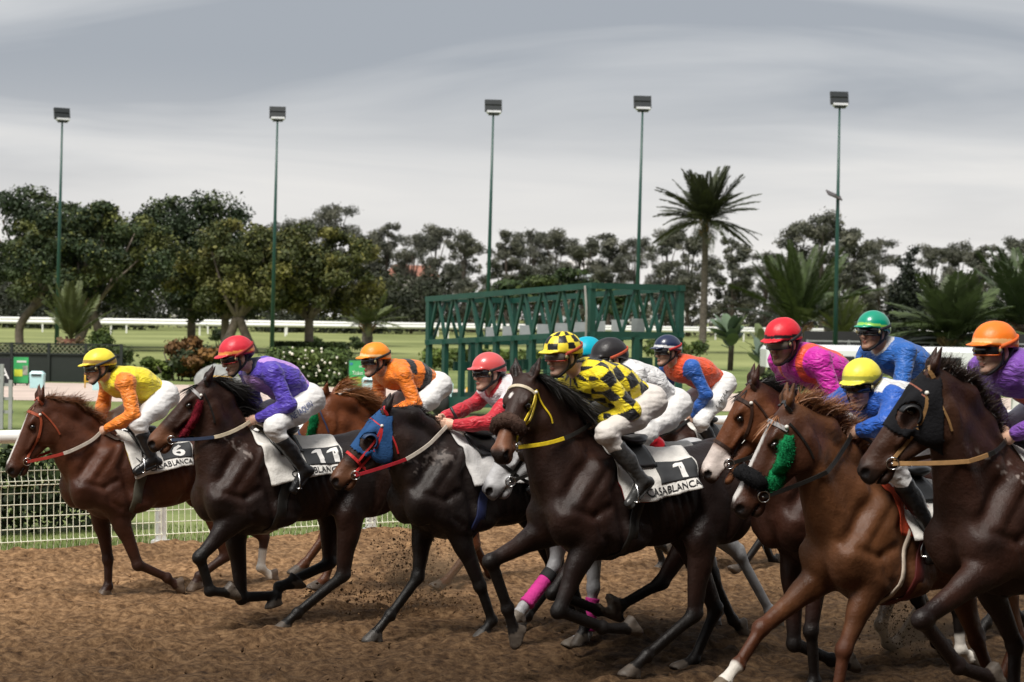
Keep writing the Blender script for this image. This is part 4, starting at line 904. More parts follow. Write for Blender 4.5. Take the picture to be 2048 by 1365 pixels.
def fleece(name, path, r, col, parent, rnd, flat=1.0, tufts=1500, upv=(0, 0, 1), tl=.008):
    m = mat('fleece_' + name, col, .95, var=.3, scale=60, bump=.6, bscale=150, spec=.1, sheen=.0)
    pts = curve_pts(path, 18); mb = MB(); k = len(pts)
    rr = [r * min(1, .55 + 1.6 * min(i, k - 1 - i) / (k - 1) * 2) for i in range(k)]
    mb.tube(pts, rr, 14, True, flat, upv); v = np.array(mb.v); nz = fbm(v, 40, 3)[:, None]; cen = np.array(pts)
    own = np.repeat(np.arange(k), 14); out = v - cen[own]; v = v + out * .22 * nz; mb.v = [tuple(q) for q in v]
    for _ in range(tufts):
        i = rnd.integers(0, len(v)); d = unit(out[i] + rnd.normal(size=3) * .012); p = v[i] + rnd.normal(size=3) * .004; s = unit(np.cross(d, rnd.normal(size=3))) * .003
        b = len(mb.v); mb.v += [tuple(p - s), tuple(p + s), tuple(p + d * tl * rnd.uniform(.5, 1.3))]; mb.f.append((b, b + 1, b + 2))
    return mb.build('sheepskin_roll', m, parent, True)

def bridle(h, c, wid=.022, rings=True, nose=True, throat=True, cheek=True, brow=None, xnose=.40, double=False, head=True):
    root = h.root; br = empty('bridle'); br.parent = root; hw = h.hs * wid
    L1 = leather(c[0], c[1])
    if nose is True:
        P, Nn = hring(h, xnose, xnose + .015, -.09, off=.003); MB().strap(P, Nn, hw, .005, True).build('noseband', leather(*c[2]) if len(c) > 2 else L1, br)
    P, Nn = hring(h, .095, .10, -.09, -78, 78, 20); bm = MB().strap(P, Nn, hw * 1.15, .006); bm.build('browband', leather(*brow) if brow else L1, br)
    if head: P, Nn = hring(h, -.035, .12, -.09, -60, 60, 16, off=.006); MB().strap(P, Nn, hw, .005).build('headpiece', L1, br)
    for s in (1, -1):
        if cheek:
            P, Nn = hside(h, [(.075, -.05), (.16, -.10), (.30, -.13), (.455, -.118)], s); MB().strap(P, Nn, hw * .9, .006).build('cheekpiece', L1, br)
            if double:
                P, Nn = hside(h, [(.10, -.06), (.20, -.085), (.32, -.085), (xnose, -.085)], s); MB().strap(P, Nn, hw * .7, .006).build('cheekpiece', L1, br)
        rp, rn = surf(h, h.hp(.468, s * .3, -.128), -s * h.HR[:, 1]); rp = rp + s * h.HR[:, 1] * .012; h.bit = getattr(h, 'bit', {}); h.bit[s] = rp
        torus(MB(), rp, unit(s * h.HR[:, 1] + h.HR[:, 0] * .25), .031 * h.hs, .0038 * h.hs).build('bit_ring', steel(), br, True)
        mb = uv_ball(hside(h, [(.085, -.055), (.09, -.06)], s, 2, .012)[0][0], .012 * h.hs, 8, 6); mb.build('rosette', mat('rosette', (.7, .68, .62), .4), br, True)
    MB().tube([h.bit[1], h.hp(.478, 0, -.128), h.bit[-1]], .008, 8).build('bit_bar', steel(), br, True)
    if throat:
        for s in (1, -1):
            P, Nn = hside(h, [(.06, -.06), (.085, -.13), (.125, -.21), (.165, -.268)], s, 12, .005); MB().strap(P, Nn, hw * .6, .004).build('throat_lash', L1, br)
    return br

def reins(h, hands, c0, c1, c2=None, split=.45, wid=.022, name='reins'):
    """Rein from each bit ring to the hands, first stretch gripped in another colour."""
    rp = empty('reins'); rp.parent = h.root
    for s in (1, -1):
        a = h.bit[s]; b = np.asarray(hands[s]); 
        pts = []
        for i in range(15):
            t = i / 14; p = a + (b - a) * t + arr(0, 0, -.035 * math.sin(math.pi * t)); pts.append(p)
        out = []                                     # keep the rein just outside the neck
        for i, p in enumerate(pts):
            r = h.bvh.ray_cast(V3((p[0], s * 1.2, p[2])), V3((0, -s, 0)), 1.2)
            if r[0] is not None and i > 1 and i < 14: p = arr(p[0], s * max(s * p[1], min(s * r[0][1] + .018, .30)), p[2])
            out.append(p)
        ys = [s * p[1] for p in out]; hull = []           # a taut rein bows outward round the neck
        for i in range(15):
            while len(hull) > 1 and (ys[hull[-1]] - ys[hull[-2]]) * (i - hull[-2]) <= (ys[i] - ys[hull[-2]]) * (hull[-1] - hull[-2]): hull.pop()
            hull.append(i)
        yy = np.interp(range(15), hull, [ys[i] for i in hull]); out = [arr(p[0], s * yy[i], p[2]) for i, p in enumerate(out)]
        k = max(2, int(split * 14)); nn = [arr(0, s, .15)] * 15
        MB().strap(out[:k + 1], nn[:k + 1], wid, .006).build('rein_front', leather(*c0), rp)
        MB().strap(out[k:], nn[k:], wid * 1.1, .008).build('rein_grip', leather(*c1), rp)
    # slack loop hanging from the hands
    a = np.asarray(hands[1]); b = np.asarray(hands[-1]); l = [a + arr(-.02, .02, -.01), a + arr(-.10, .05, -.05), (a + b) / 2 + arr(-.13, .07, -.10), b + arr(-.10, 0, -.05), b]
    lp = []
    for p in curve_pts(l, 14):
        q = h.bvh.find_nearest(V3(p)); d = p - np.array(q[0])
        if (d @ np.array(q[1])) < .01: p = np.array(q[0]) + np.array(q[1]) * .012
        lp.append(p)
    MB().strap(lp, [arr(.3, .8, .4)] * len(lp), wid, .006).build('rein_loop', leather(*(c2 or c1)), rp)
    return rp

def skin_patch(h, name, mask, off, m, parent, solid=.004):
    keep = mask[h.Q].all(1); Q = h.Q[keep]; ids = np.unique(Q); mp = -np.ones(len(h.V), int); mp[ids] = np.arange(len(ids))
    o = mesh_obj(name, (h.V + h.N * off)[ids], mp[Q], m, parent, True)
    so = o.modifiers.new('solid', 'SOLIDIFY'); so.thickness = solid; so.offset = 1; return o
def hood(h, col, name, xend=.335, cup=True):
    X = h.head(h.V); ear = np.zeros(len(X), bool)
    for (b0, mid, tip, thin) in h.ears: d, t = seg_dist(h.V, b0, tip); ear |= (d < .047) & ((h.V - b0) @ unit(tip - b0) > .012)
    hole = np.linalg.norm((X[:, [0, 2]] - arr(.225, -.055)) / arr(.068, .052), axis=1) < 1
    m = (X[:, 0] > -.03 + 1.25 * np.clip(-X[:, 2] - .065, 0, .4)) & (X[:, 0] < xend - .25 * np.clip(-X[:, 2] - .05, 0, .2)) & (np.abs(X[:, 1]) < .18) & (X[:, 2] > -.34) & (X[:, 2] < .1) & ~ear & ~(hole & (np.abs(X[:, 1]) > .03))
    hm = cloth_m('hood_' + name, col); hd = skin_patch(h, 'hood', m, .006, hm, h.root)
    if cup:
        for s in (1, -1):
            mb = MB(); c = h.hp(.225, s * .088, -.058); n, k = 16, 5
            for j in range(k + 1):
                e = j / k * math.radians(80)
                for i in range(n + 1):
                    a = math.radians(-100 + 200 * i / n)      # open towards the nose
                    rr = .066 * math.cos(e * .55); p = c + h.HR @ (arr(-rr * math.cos(a) * 1.05, s * (.052 * math.sin(e) - .018), rr * math.sin(a) * .95) * h.hs); mb.v.append(tuple(p))
            for j in range(k):
                for i in range(n): q = j * (n + 1) + i; mb.f.append((q, q + 1, q + n + 2, q + n + 1))
            o = mb.build('blinker_cup', mat('blinker_' + name, tuple(.5 * q for q in col), .5), hd, True); so = o.modifiers.new('s', 'SOLIDIFY'); so.thickness = .008
    return hd

class Cloth:
    """Saddle cloth: a sheet laid over the back. a in 0..1 front to back, t in -1..1 (1 = near lower edge)."""
    def __init__(s, h, u0=.03, u1=-.70, f0=104, f1=84, lift=.012, flare=.05, seed=0, base=-.33, slant=.10):
        s.h = h; NA, NT = 26, 60; G = np.zeros((NA + 1, NT + 1, 3)); Gn = np.zeros_like(G)
        for i in range(NA + 1):
            a = i / NA; fm = f0 + (f1 - f0) * a + 3 * math.sin(5 * a + seed)
            for j in range(NT + 1):
                t = -1 + 2 * j / NT; ph = math.radians(fm * t); u = u0 + (u1 - u0) * a - slant * abs(t) * (1 - a)
                c = h.T(u, 0, base); d = h.RT @ arr(0, math.sin(ph), math.cos(ph)); p, n = surf(h, c + d * .7, -d)
                fl = flare * max(0, abs(t) - .62) ** 1.6 * 3 * (1 + .6 * math.sin(9 * a + 2 * seed) + .3 * math.sin(21 * a))
                wr = .006 * float(vnoise(arr(a * 9, t * 7, seed)[None])[0]) + .004 * float(vnoise(arr(a * 23, t * 15, seed + 3)[None])[0])
                edge = .004 * (t < 0)
                G[i, j] = p + d * (lift + fl + wr); Gn[i, j] = d
        s.G, s.Gn, s.NA, s.NT = G, Gn, NA, NT
    def at(s, a, t, off=0.0):
        x = min(max(a, 0), 1) * s.NA; y = (min(max(t, -1), 1) + 1) / 2 * s.NT; i = min(int(x), s.NA - 1); j = min(int(y), s.NT - 1); fx, fy = x - i, y - j
        w = [(1 - fx) * (1 - fy), fx * (1 - fy), (1 - fx) * fy, fx * fy]; I = [(i, j), (i + 1, j), (i, j + 1), (i + 1, j + 1)]
        p = sum(k * s.G[q] for k, q in zip(w, I)); n = unit(np.cross(s.G[i + 1, j] - s.G[i, j], s.G[i, j + 1] - s.G[i, j]))
        d = sum(k * s.Gn[q] for k, q in zip(w, I)); n = n if n @ d > 0 else -n
        return p + n * off
    def patch(s, a0, a1, t0, t1, off, name, m, parent, n=(12, 14), shape=None, th=.004):
        vs, fs = [], []
        for i in range(n[0] + 1):
            for j in range(n[1] + 1):
                x, y = i / n[0], j / n[1]
                if shape: x, y = shape(x, y)
                vs.append(s.at(a0 + (a1 - a0) * x, t0 + (t1 - t0) * y, off))
        for i in range(n[0]):
            for j in range(n[1]): q = i * (n[1] + 1) + j; fs.append((q, q + 1, q + n[1] + 2, q + n[1] + 1))
        o = mesh_obj(name, vs, fs, m, parent, True); so = o.modifiers.new('s', 'SOLIDIFY'); so.thickness = th; so.offset = 0; return o
    def text(s, txt, a0, a1, t0, t1, name, m, parent, off=.010, shear=0.0, bold=0.0):
        """Lettering mapped onto the near side: x along the cloth, y up its flank."""
        V, Fc, w, hgt = text_mesh(txt, bold); out = []
        for (x, y) in V:
            fx = x / w; fy = y / hgt; out.append(s.at(a0 + (a1 - a0) * fx, t0 + (t1 - t0) * (1 - fy) + shear * fx, off))
        return mesh_obj(name, out, Fc, m, parent, False)
_TX = {}
def text_mesh(txt, bold=0.0):
    if (txt, bold) in _TX: return _TX[(txt, bold)]
    if txt in ('1', '11'):                           # race numerals with a slanted flag
        one = [(0, .70), (.06, .84), (.30, 1), (.56, 1), (.56, 0), (.28, 0), (.28, .74)]; V = []; Fc = []
        bm = bmesh.new()
        for k in range(len(txt)): bm.faces.new([bm.verts.new((x + .80 * k, y, 0)) for x, y in one])
        bmesh.ops.triangulate(bm, faces=bm.faces); bmesh.ops.subdivide_edges(bm, edges=bm.edges, cuts=2, use_grid_fill=True); bmesh.ops.triangulate(bm, faces=bm.faces)
        bm.verts.index_update(); V = [(v.co.x, v.co.y) for v in bm.verts]; Fc = [[v.index for v in f.verts] for f in bm.faces]; bm.free(); r = (V, Fc, .56 + .80 * (len(txt) - 1), 1.0); _TX[(txt, bold)] = r; return r
    cu = bpy.data.curves.new('t', 'FONT'); cu.body = txt; cu.resolution_u = 3; cu.offset = bold; ob = bpy.data.objects.new('t', cu); COL.objects.link(ob)
    dg = bpy.context.evaluated_depsgraph_get(); ev = ob.evaluated_get(dg); me = ev.to_mesh()
    bm = bmesh.new(); bm.from_mesh(me); bmesh.ops.triangulate(bm, faces=bm.faces)
    for _ in range(2):
        es = [e for e in bm.edges if e.calc_length() > .22]
        if es: bmesh.ops.subdivide_edges(bm, edges=es, cuts=1)
        bmesh.ops.triangulate(bm, faces=bm.faces)
    V = [(v.co.x, v.co.y) for v in bm.verts]; bm.verts.index_update(); Fc = [[v.index for v in f.verts] for f in bm.faces]; bm.free()
    ev.to_mesh_clear(); bpy.data.objects.remove(ob)
    x0 = min(v[0] for v in V); y0 = min(v[1] for v in V); V = [(x - x0, y - y0) for x, y in V]; r = (V, Fc, max(v[0] for v in V), max(v[1] for v in V)); _TX[(txt, bold)] = r; return r

def saddle_cloth(h, col=(.72, .70, .66), number=None, word=None, trim=None, seed=0, panel=(.035, .037, .04), **kw):
    c = Cloth(h, seed=seed, **kw); vs = c.G.reshape(-1, 3); n = c.NT + 1
    fs = [(i * n + j, i * n + j + 1, (i + 1) * n + j + 1, (i + 1) * n + j) for i in range(c.NA) for j in range(c.NT)]
    root = h.root
    o = mesh_obj('saddle_cloth', vs, fs, cloth_m('white_%d' % seed, col), root, True); so = o.modifiers.new('s', 'SOLIDIFY'); so.thickness = .008; so.offset = 0
    black = mat('print_black', (.012, .012, .014), .8, var=.05); white = mat('print_white', (.75, .74, .72), .8, var=.05)
    bo = .006 if '1' in (number or '') else .022
    if number:
        c.patch(.50, .985, .42, .80, .008, 'number_panel', mat('panel', panel, .8, var=.1), o)
        dx = {'1': .15, '11': .34}.get(number, .20); x0 = .78 - dx / 2
        c.text(number, x0, x0 + dx, .46, .77, 'number', white, o, .0125, 0.0, bo)
    if word: c.text(word, .28, .975, .845, .955, 'lettering', black, o, .009, 0.0, .012)
    if trim:
        c.patch(trim[1], trim[2], trim[3], trim[4], -.010, 'underlay', cloth_m('trim_%d' % seed, trim[0]), o)
    # racing saddle: seat, pommel and flaps
    sad = empty('saddle'); sad.parent = root; bl = leather('black', (.012, .011, .010), .35)
    for s in (1, -1): c.patch(.16, .52, s * .06, s * .50, .016, 'flap', bl, sad, (8, 10), lambda x, y: (x + .18 * y * (1 - x), y), .008)
    mb = MB(); pts = [c.at(a, 0, .02 + z) for a, z in ((.05, .045), (.12, .05), (.22, .02), (.38, .012), (.52, .022), (.60, .045))]
    mb.tube(curve_pts(pts, 14), [.03, .05, .062, .07, .075, .08, .085, .09, .095, .10, .10, .095, .08, .06, .03], 12, True, .35, (0, 0, 1)); mb.build('seat', bl, sad, True)
    return c, o, sad
def girth(h, u, col, name, w=.085, a0=62, a1=298, parent=None, off=.006, lean=.06):
    P, Nn = [], []
    for i in range(34):
        a = math.radians(a0 + (a1 - a0) * i / 33); c = h.T(u - lean * (1 + math.cos(a)) , 0, -.42); d = h.RT @ arr(0, math.sin(a), math.cos(a)); p, n = surf(h, c + d * .7, -d); lim = .405 * h.sc / math.sqrt((math.sin(a) / .70) ** 2 + math.cos(a) ** 2)
        q = p - c; ql = np.linalg.norm(q); p = c + q / ql * min(ql, lim); P.append(p + d * off); Nn.append(d)
    return MB().strap(P, Nn, w, .008).build('girth', leather(name, col, .6), parent or h.root, True)
def leg_wrap(h, leg, s0, s1, r, m, name='leg_bandage'):
    el, kn, ft, co, toe, pd, fp, ns = h.legs[leg]; mb = MB(); pts = []; rr = []
    for i in range(23):
        t = s0 + (s1 - s0) * i / 22; pts.append(kn + (ft - kn) * t - frontof(unit(ft - kn)) * .008); rr.append(r * (1 + .035 * math.sin(i * 1.9)) * (1.08 if t > .85 else 1))
    return mb.tube(pts, rr, 14, True).build(name, m, h.root, True)

# ------------------------------------------------------------------ things around the infield
def lattice_fence():
    o = arr(-16.9, 67.6, -.05); ro = empty('lattice_fence', o); tag(ro, 'dark green fence with a diamond lattice top at the left', 'fence'); m = mat('fence_dark', (.010, .016, .013), .7)
    for x in (-1.2, .0, 1.25, 2.5, 3.7): MB().bar((x, 0, 0), (x, 0, 1.32), .09, .09, (0, 1, 0)).build('post', m, ro)
    for x in (-1.2, .0, 1.25, 2.5): MB().bar((x + .05, 0, .95), (x + 1.2, 0, .95), .04, .05).build('rail', m, ro); MB().bar((x + .05, 0, 1.29), (x + 1.2, 0, 1.29), .05, .04).build('rail', m, ro)
    a = None
    for k in range(24):
        x = -1.15 + .155 * k
        if x + .30 > 3.68: break
        for s in (0, 1): MB().bar((x + .3 * s, .01 * s, .97), (x + .3 * (1 - s), .01 * s, 1.27), .018, .018, (0, 1, 0)).build('slat', mat('lattice', (.20, .21, .13), .7), ro)
    MB().box((1.25, .05, .46), (4.9, .03, .92)).build('mesh_screen', m, ro)
lattice_fence()
def board(loc, w_, h_, label, face, rz=0.0, tilt=0.0, extra=None):
    ro = empty('advertising_board', loc, rz); tag(ro, label, 'sign'); fr = mat('board_frame', (.012, .016, .016), .5)
    m = MB(); m.box((0, .03, h_ / 2 + .08), (w_ + .06, .05, h_ + .06)); m.build('frame', fr, ro); m = MB(); m.box((0, -.002, h_ / 2 + .08), (w_, .02, h_)); m.build('panel', face, ro)
    for s in (-1, 1): MB().bar((s * w_ * .4, .05, 0), (s * w_ * .4, .05, .1), .05, .05).build('foot', fr, ro)
    if extra: extra(ro)
    return ro
def bt(ro, txt, x, z, h_, col, w_=None):
    V, Fc, w0, h0 = text_mesh(txt); k = h_ / h0; kx = (w_ / w0) if w_ else k; mesh_obj('lettering', [(x + p[0] * kx, -.016, z + p[1] * k) for p in V], Fc, mat('letters_%d' % (hash(col) % 991), col, .6), ro, False)
GB = mat('board_green', (.035, .33, .10), .5, var=.15, scale=3)
def ex1(ro):
    m = MB(); m.box((-.08, -.016, .40), (.26, .01, .22)); m.build('picture', mat('board_lime', (.55, .62, .05), .5), ro); m = MB(); m.box((.14, -.016, .48), (.16, .01, .30)); m.build('picture', mat('board_photo', (.25, .26, .22), .5, var=.6, scale=14), ro); m = MB(); m.box((.02, -.017, .76), (.30, .01, .06)); m.build('picture', mat('board_pale', (.62, .66, .60), .5), ro)
board((-15.60, 63.6, -.03), .47, .82, 'green advertising board with a yellow patch at the left edge', GB, 0, 0, ex1)
board((-16.15, 63.2, -.03), .62, .78, 'black advertising board with a white letter at the left edge', mat('board_black', (.010, .012, .016), .5), 0, 0, lambda ro: bt(ro, 'A', -.05, .22, .34, (.75, .76, .76)))
def ex2(ro):
    bt(ro, 'Ticket', -.20, .48, .12, (.75, .78, .72), .34); m = MB(); m.box((-.09, -.016, .30), (.36, .01, .20)); m.build('picture', mat('board_lime2', (.30, .48, .06), .5), ro); m = MB(); m.box((-.24, -.016, .83), (.09, .01, .07)); m.build('picture', mat('board_blue', (.03, .16, .35), .5), ro); bt(ro, 'lots', 0.02, .72, .07, (.75, .78, .72))
board((-4.93, 64.5, -.03), .62, .86, 'green advertising board with white lettering left of the orange jockey', GB, 0, 0, ex2)
CY = mat('bin_blue', (.42, .66, .68), .4, var=.05)
def bin_(loc, label, s=1.0):
    ro = empty('litter_bin', loc); tag(ro, label, 'bin', 'pale blue bins'); P = [(-.22, -.15), (.22, -.15), (.22, .15), (-.22, .15)]; v = [(x * .9, y * .9, 0) for x, y in P] + [(x, y, .44) for x, y in P] + [(x * .7, y * .7, .52) for x, y in P]
    f = [(3, 2, 1, 0)] + [(i, (i + 1) % 4, 4 + (i + 1) % 4, 4 + i) for i in range(4)] + [(4 + i, 4 + (i + 1) % 4, 8 + (i + 1) % 4, 8 + i) for i in range(4)] + [(8, 9, 10, 11)]
    mesh_obj('bin_body', v, f, CY, ro, False); MB().box((0, -.16, .40), (.30, .02, .07)).build('opening', mat('bin_slot', (.02, .03, .03), .6), ro); ro.scale = (s,) * 3
bin_((-14.65, 61.8, -.03), 'pale blue bin beside the green board at the left'); bin_((-12.55, 61.0, -.03), 'pale blue bin behind the yellow jockey'); bin_((-4.35, 61.2, -.03), 'pale blue bin right of the lettered green board'); bin_((-1.9, 58, -.03), 'pale blue bin at the foot of the starting gate')
YB = mat('barrier_yellow', (.62, .36, .02), .5)
def barrier(loc, label, w_=.6):
    ro = empty('yellow_barrier', loc); tag(ro, label, 'barrier', 'yellow hoop barriers'); m = MB(); m.tube([(-w_ / 2, 0, -.02), (-w_ / 2, 0, .42)], .022, 8); m.tube([(w_ / 2, 0, -.02), (w_ / 2, 0, .42)], .022, 8); m.build('uprights', YB, ro, True); MB().tube([(-w_ / 2, 0, .42), (w_ / 2, 0, .42)], .022, 8).build('top_bar', YB, ro, True); MB().tube([(-w_ / 2, 0, .2), (w_ / 2, 0, .2)], .016, 8).build('cross_bar', YB, ro, True)
barrier((-13.1, 62.5, -.03), 'yellow hoop barrier behind the yellow jockey', .45); barrier((-9.1, 62.5, -.03), 'yellow hoop barrier behind the horse with number 11', .7); barrier((-1.0, 56, -.03), 'yellow hoop barrier beneath the starting gate', .5)
def boulder(loc, dims, label, seed):
    rs = np.random.default_rng(seed); mb = uv_ball((0, 0, 0), 1.0, 20, 12); v = np.array(mb.v); v = v * (1 + .22 * fbm(v, 1.3, 4, seed)[:, None]) * np.asarray(dims); v[:, 2] = np.maximum(v[:, 2], -.1); o = mesh_obj('boulder', v, mb.f, mat('rock', (.26, .27, .26), .9, var=.3, scale=3, bump=.8, bscale=9), None, True); o.location = loc; tag(o, label, 'rock')
boulder((-9.7, 66.5, 0), (.8, .5, .62), 'pale grey boulder behind the ears of the number 11 horse', 5)
def white_stile():
    o = arr(-10.0, 40.5, -.04); ro = empty('white_barrier', o); tag(ro, 'white metal barrier with grey uprights at the left edge', 'barrier'); g = mat('galvanised', (.42, .43, .44), .4, .4, var=.1)
    for x in (-.9, -.32, -.14): MB().bar((x, 0, 0), (x, 0, 1.32 if x != -.14 else 1.0), .07, .07, (0, 1, 0)).build('upright', g, ro)
    for z in (.62, .9, .35): MB().bar((-1.6, 0.04, z), (-.1, .04, z), .06, .06).build('cross_bar', g, ro)
    MB().box((-.62, -.05, .32), (.5, .03, .56)).build('panel', WHITE, ro); MB().bar((.42, 0, 0), (.42, 0, .9), .035, .035, (0, 1, 0)).build('upright', g, ro)
white_stile()
def trailer(loc, L_, H_, label, rz=0.0, wins=3):
    ro = empty('white_trailer', loc, rz); tag(ro, label, 'trailer', 'white trailers parked on the right'); wm = mat('trailer_white', (.74, .76, .77), .35, var=.05, scale=1); W2 = 2.2
    v = [(-L_ / 2, 0, .5), (L_ / 2, 0, .5), (L_ / 2, W2, .5), (-L_ / 2, W2, .5), (-L_ / 2, 0, H_ * .86), (L_ / 2, 0, H_ * .86), (L_ / 2, W2, H_ * .86), (-L_ / 2, W2, H_ * .86), (-L_ / 2 + .15, .25, H_), (L_ / 2 - .15, .25, H_), (L_ / 2 - .15, W2 - .25, H_), (-L_ / 2 + .15, W2 - .25, H_)]
    f = [(3, 2, 1, 0), (0, 1, 5, 4), (1, 2, 6, 5), (2, 3, 7, 6), (3, 0, 4, 7), (4, 5, 9, 8), (5, 6, 10, 9), (6, 7, 11, 10), (7, 4, 8, 11), (8, 9, 10, 11)]
    mesh_obj('body', v, f, wm, ro, False)
    for i in range(wins): x = (i + .5) / wins * L_ * .86 - L_ * .43; m = MB(); m.box((x, -.012, H_ * .58), (L_ / wins * .62, .03, .34)); fr = m.build('window', mat('win_frame', (.05, .05, .05), .5), ro); m = MB(); m.box((x, -.03, H_ * .58), (L_ / wins * .56, .012, .28)); m.build('pane', mat('win_glass', (.02, .025, .03), .08, spec=.7), fr)
    for x in (-L_ * .3, L_ * .3): MB().tube([(x, -.06, .28), (x, .16, .28)], .30, 16).build('wheel', mat('tyre', (.02, .02, .02), .85), ro, True)
    m = MB(); m.box((0, .4, .42), (L_ * .96, .12, .12)); m.build('chassis', DARK, ro)
trailer((13.4, 84, -.05), 5.4, 1.45, 'long white trailer with dark windows behind the red cap', 0, 4); trailer((20.4, 86, -.05), 5.8, 1.42, 'white trailer behind the rider in the green cap', 0, 3); trailer((28.0, 88, -.05), 6.0, 1.42, 'white trailer at the far right behind the orange cap', 0, 3)
def dark_stand(loc, L_, label):
    ro = empty('spectator_stand', loc); tag(ro, label, 'stand'); dm = mat('stand_dark', (.018, .018, .019), .7); g = mat('galvanised', (.42, .43, .44), .4, .4)
    MB().box((0, 1.2, 1.05), (L_, .2, 1.9)).build('back_wall', dm, ro); MB().bar((-L_ / 2, 0, 1.55), (L_ / 2, 0, 1.55), .05, .06).build('hand_rail', g, ro)
    k = int(L_ / 1.8)
    for i in range(k + 1): x = -L_ / 2 + L_ * i / k; MB().bar((x - .35, 0, .1), (x, .1, 1.6), .06, .06, (0, 1, 0)).build('strut', g, ro); MB().bar((x + .35, 0, .1), (x, .1, 1.6), .06, .06, (0, 1, 0)).build('strut', g, ro)
    for i in range(3): MB().box((0, .3 + .28 * i, .35 + .28 * i), (L_, .26, .05)).build('bench', dm, ro)
dark_stand((20.5, 93, -.05), 13.5, 'low dark stand with grey struts behind the trailers')
def house(loc, w_, d_, h_, roof, label, wall=(.62, .60, .58), rz=0.0, nw=3):
    ro = empty('house', loc, rz); tag(ro, label, 'house'); wm = mat('wall_%d' % int(wall[0] * 100), wall, .85, var=.06); m = MB(); m.box((0, d_ / 2, h_ / 2), (w_, d_, h_)); m.build('wall', wm, ro)
    v = [(-w_ / 2 - .3, -.3, h_), (w_ / 2 + .3, -.3, h_), (w_ / 2 + .3, d_ + .3, h_), (-w_ / 2 - .3, d_ + .3, h_), (-w_ / 2 + 1, d_ / 2, h_ + w_ * .22), (w_ / 2 - 1, d_ / 2, h_ + w_ * .22)]
    mesh_obj('roof', v, [(0, 1, 5, 4), (1, 2, 5), (2, 3, 4, 5), (3, 0, 4), (3, 2, 1, 0)], mat('roof_%d' % int(roof[0] * 100), roof, .8, var=.15), ro, False)
    for i in range(nw): x = (i + .5) / nw * w_ - w_ / 2; m = MB(); m.box((x, -.02, h_ * .6), (w_ / nw * .4, .06, h_ * .28)); m.build('window', mat('win_glass', (.02, .025, .03), .08, spec=.7), ro)
house((-17.5, 345, -.05), 9, 8, 9.2, (.30, .13, .09), 'pale house with a red roof glimpsed between the trees', (.60, .56, .52)); house((-52, 340, -.05), 12, 8, 3.4, (.55, .53, .51), 'low white building glimpsed left of the second floodlight mast'); house((-80, 345, -.05), 12, 8, 8, (.60, .58, .56), 'white building glimpsed through the trees at the left', (.66, .66, .66))
house((26, 350, -.05), 10, 8, 5, (.50, .48, .46), 'white building glimpsed right of the tall palm', (.66, .68, .70)); house((13, 355, -.05), 8, 8, 11, (.55, .55, .56), 'bluish white building glimpsed right of the flat-topped tree', (.58, .62, .68))
# mid-distance white rail at the right
far_rail('short white rail behind the mane of the black-hooded horse', (8.2, 38, 0), (13.5, 42.5, 0), 1.05, .04, 2.2)
# kicked-up soil
clods('flying_dirt', UL(-8.55, -13.6, .42), (.20, .15, .19), 1100, 21, (.002, .0085), 'dark soil thrown up between the number 11 horse and the black horse')
clods('flying_dirt', UL(-8.30, -13.4, .16), (.30, .16, .06), 600, 24, (.003, .010), 'low spray of soil on the track before the black horse')
clods('flying_dirt', UL(-10.3, -9.9, .30), (.15, .10, .12), 700, 22, (.002, .007), 'soil thrown up behind the number 1 horse')
clods('loose_clods', UL(-8, -12.5, .02), (3.2, 2.6, .008), 900, 23, (.006, .020), 'loose clods lying on the track')

def dust(c, r, dens, seed, label):
    mb = uv_ball((0, 0, 0), 1.0, 20, 12); v = np.array(mb.v); v = v * (1 + .35 * fbm(v, 1.6, 3, seed)[:, None]) * np.asarray(r); o = mesh_obj('dust', v, mb.f, None, None, True); o.location = c; tag(o, label, 'dust', kind='stuff')
    m = bpy.data.materials.new('dust_%d' % seed); m.use_nodes = True; nt = m.node_tree; N, L = nt.nodes, nt.links; N.remove(N['Principled BSDF']); pv = N.new('ShaderNodeVolumePrincipled'); pv.inputs['Color'].default_value = (.62, .44, .28, 1); pv.inputs['Anisotropy'].default_value = .2
    tc = N.new('ShaderNodeTexCoord'); nz = N.new('ShaderNodeTexNoise'); nz.inputs['Scale'].default_value = 6; nz.inputs['Detail'].default_value = 4; L.new(tc.outputs['Object'], nz.inputs['Vector'])
    gr = N.new('ShaderNodeVectorMath'); gr.operation = 'DIVIDE'; gr.inputs[1].default_value = tuple(r); L.new(tc.outputs['Object'], gr.inputs[0]); ln = N.new('ShaderNodeVectorMath'); ln.operation = 'LENGTH'; L.new(gr.outputs[0], ln.inputs[0])
    f = N.new('ShaderNodeMapRange'); f.inputs[1].default_value = 1.0; f.inputs[2].default_value = .1; f.inputs[3].default_value = 0; f.inputs[4].default_value = 1; L.new(ln.outputs['Value'], f.inputs[0])
    n2 = N.new('ShaderNodeMapRange'); n2.inputs[1].default_value = .38; n2.inputs[2].default_value = .7; n2.inputs[3].default_value = 0; n2.inputs[4].default_value = dens; L.new(nz.outputs['Fac'], n2.inputs[0])
    mu = N.new('ShaderNodeMath'); mu.operation = 'MULTIPLY'; L.new(f.outputs[0], mu.inputs[0]); L.new(n2.outputs[0], mu.inputs[1]); L.new(mu.outputs[0], pv.inputs['Density']); L.new(pv.outputs[0], N['Material Output'].inputs['Volume']); o.data.materials.append(m)
dust(UL(-8.6, -13.6, .34), (.55, .30, .34), 9.0, 3, 'thin brown dust hanging before the black horse'); dust(UL(-10.4, -9.9, .26), (.45, .25, .25), 9.0, 4, 'thin brown dust hanging behind the number 1 horse')

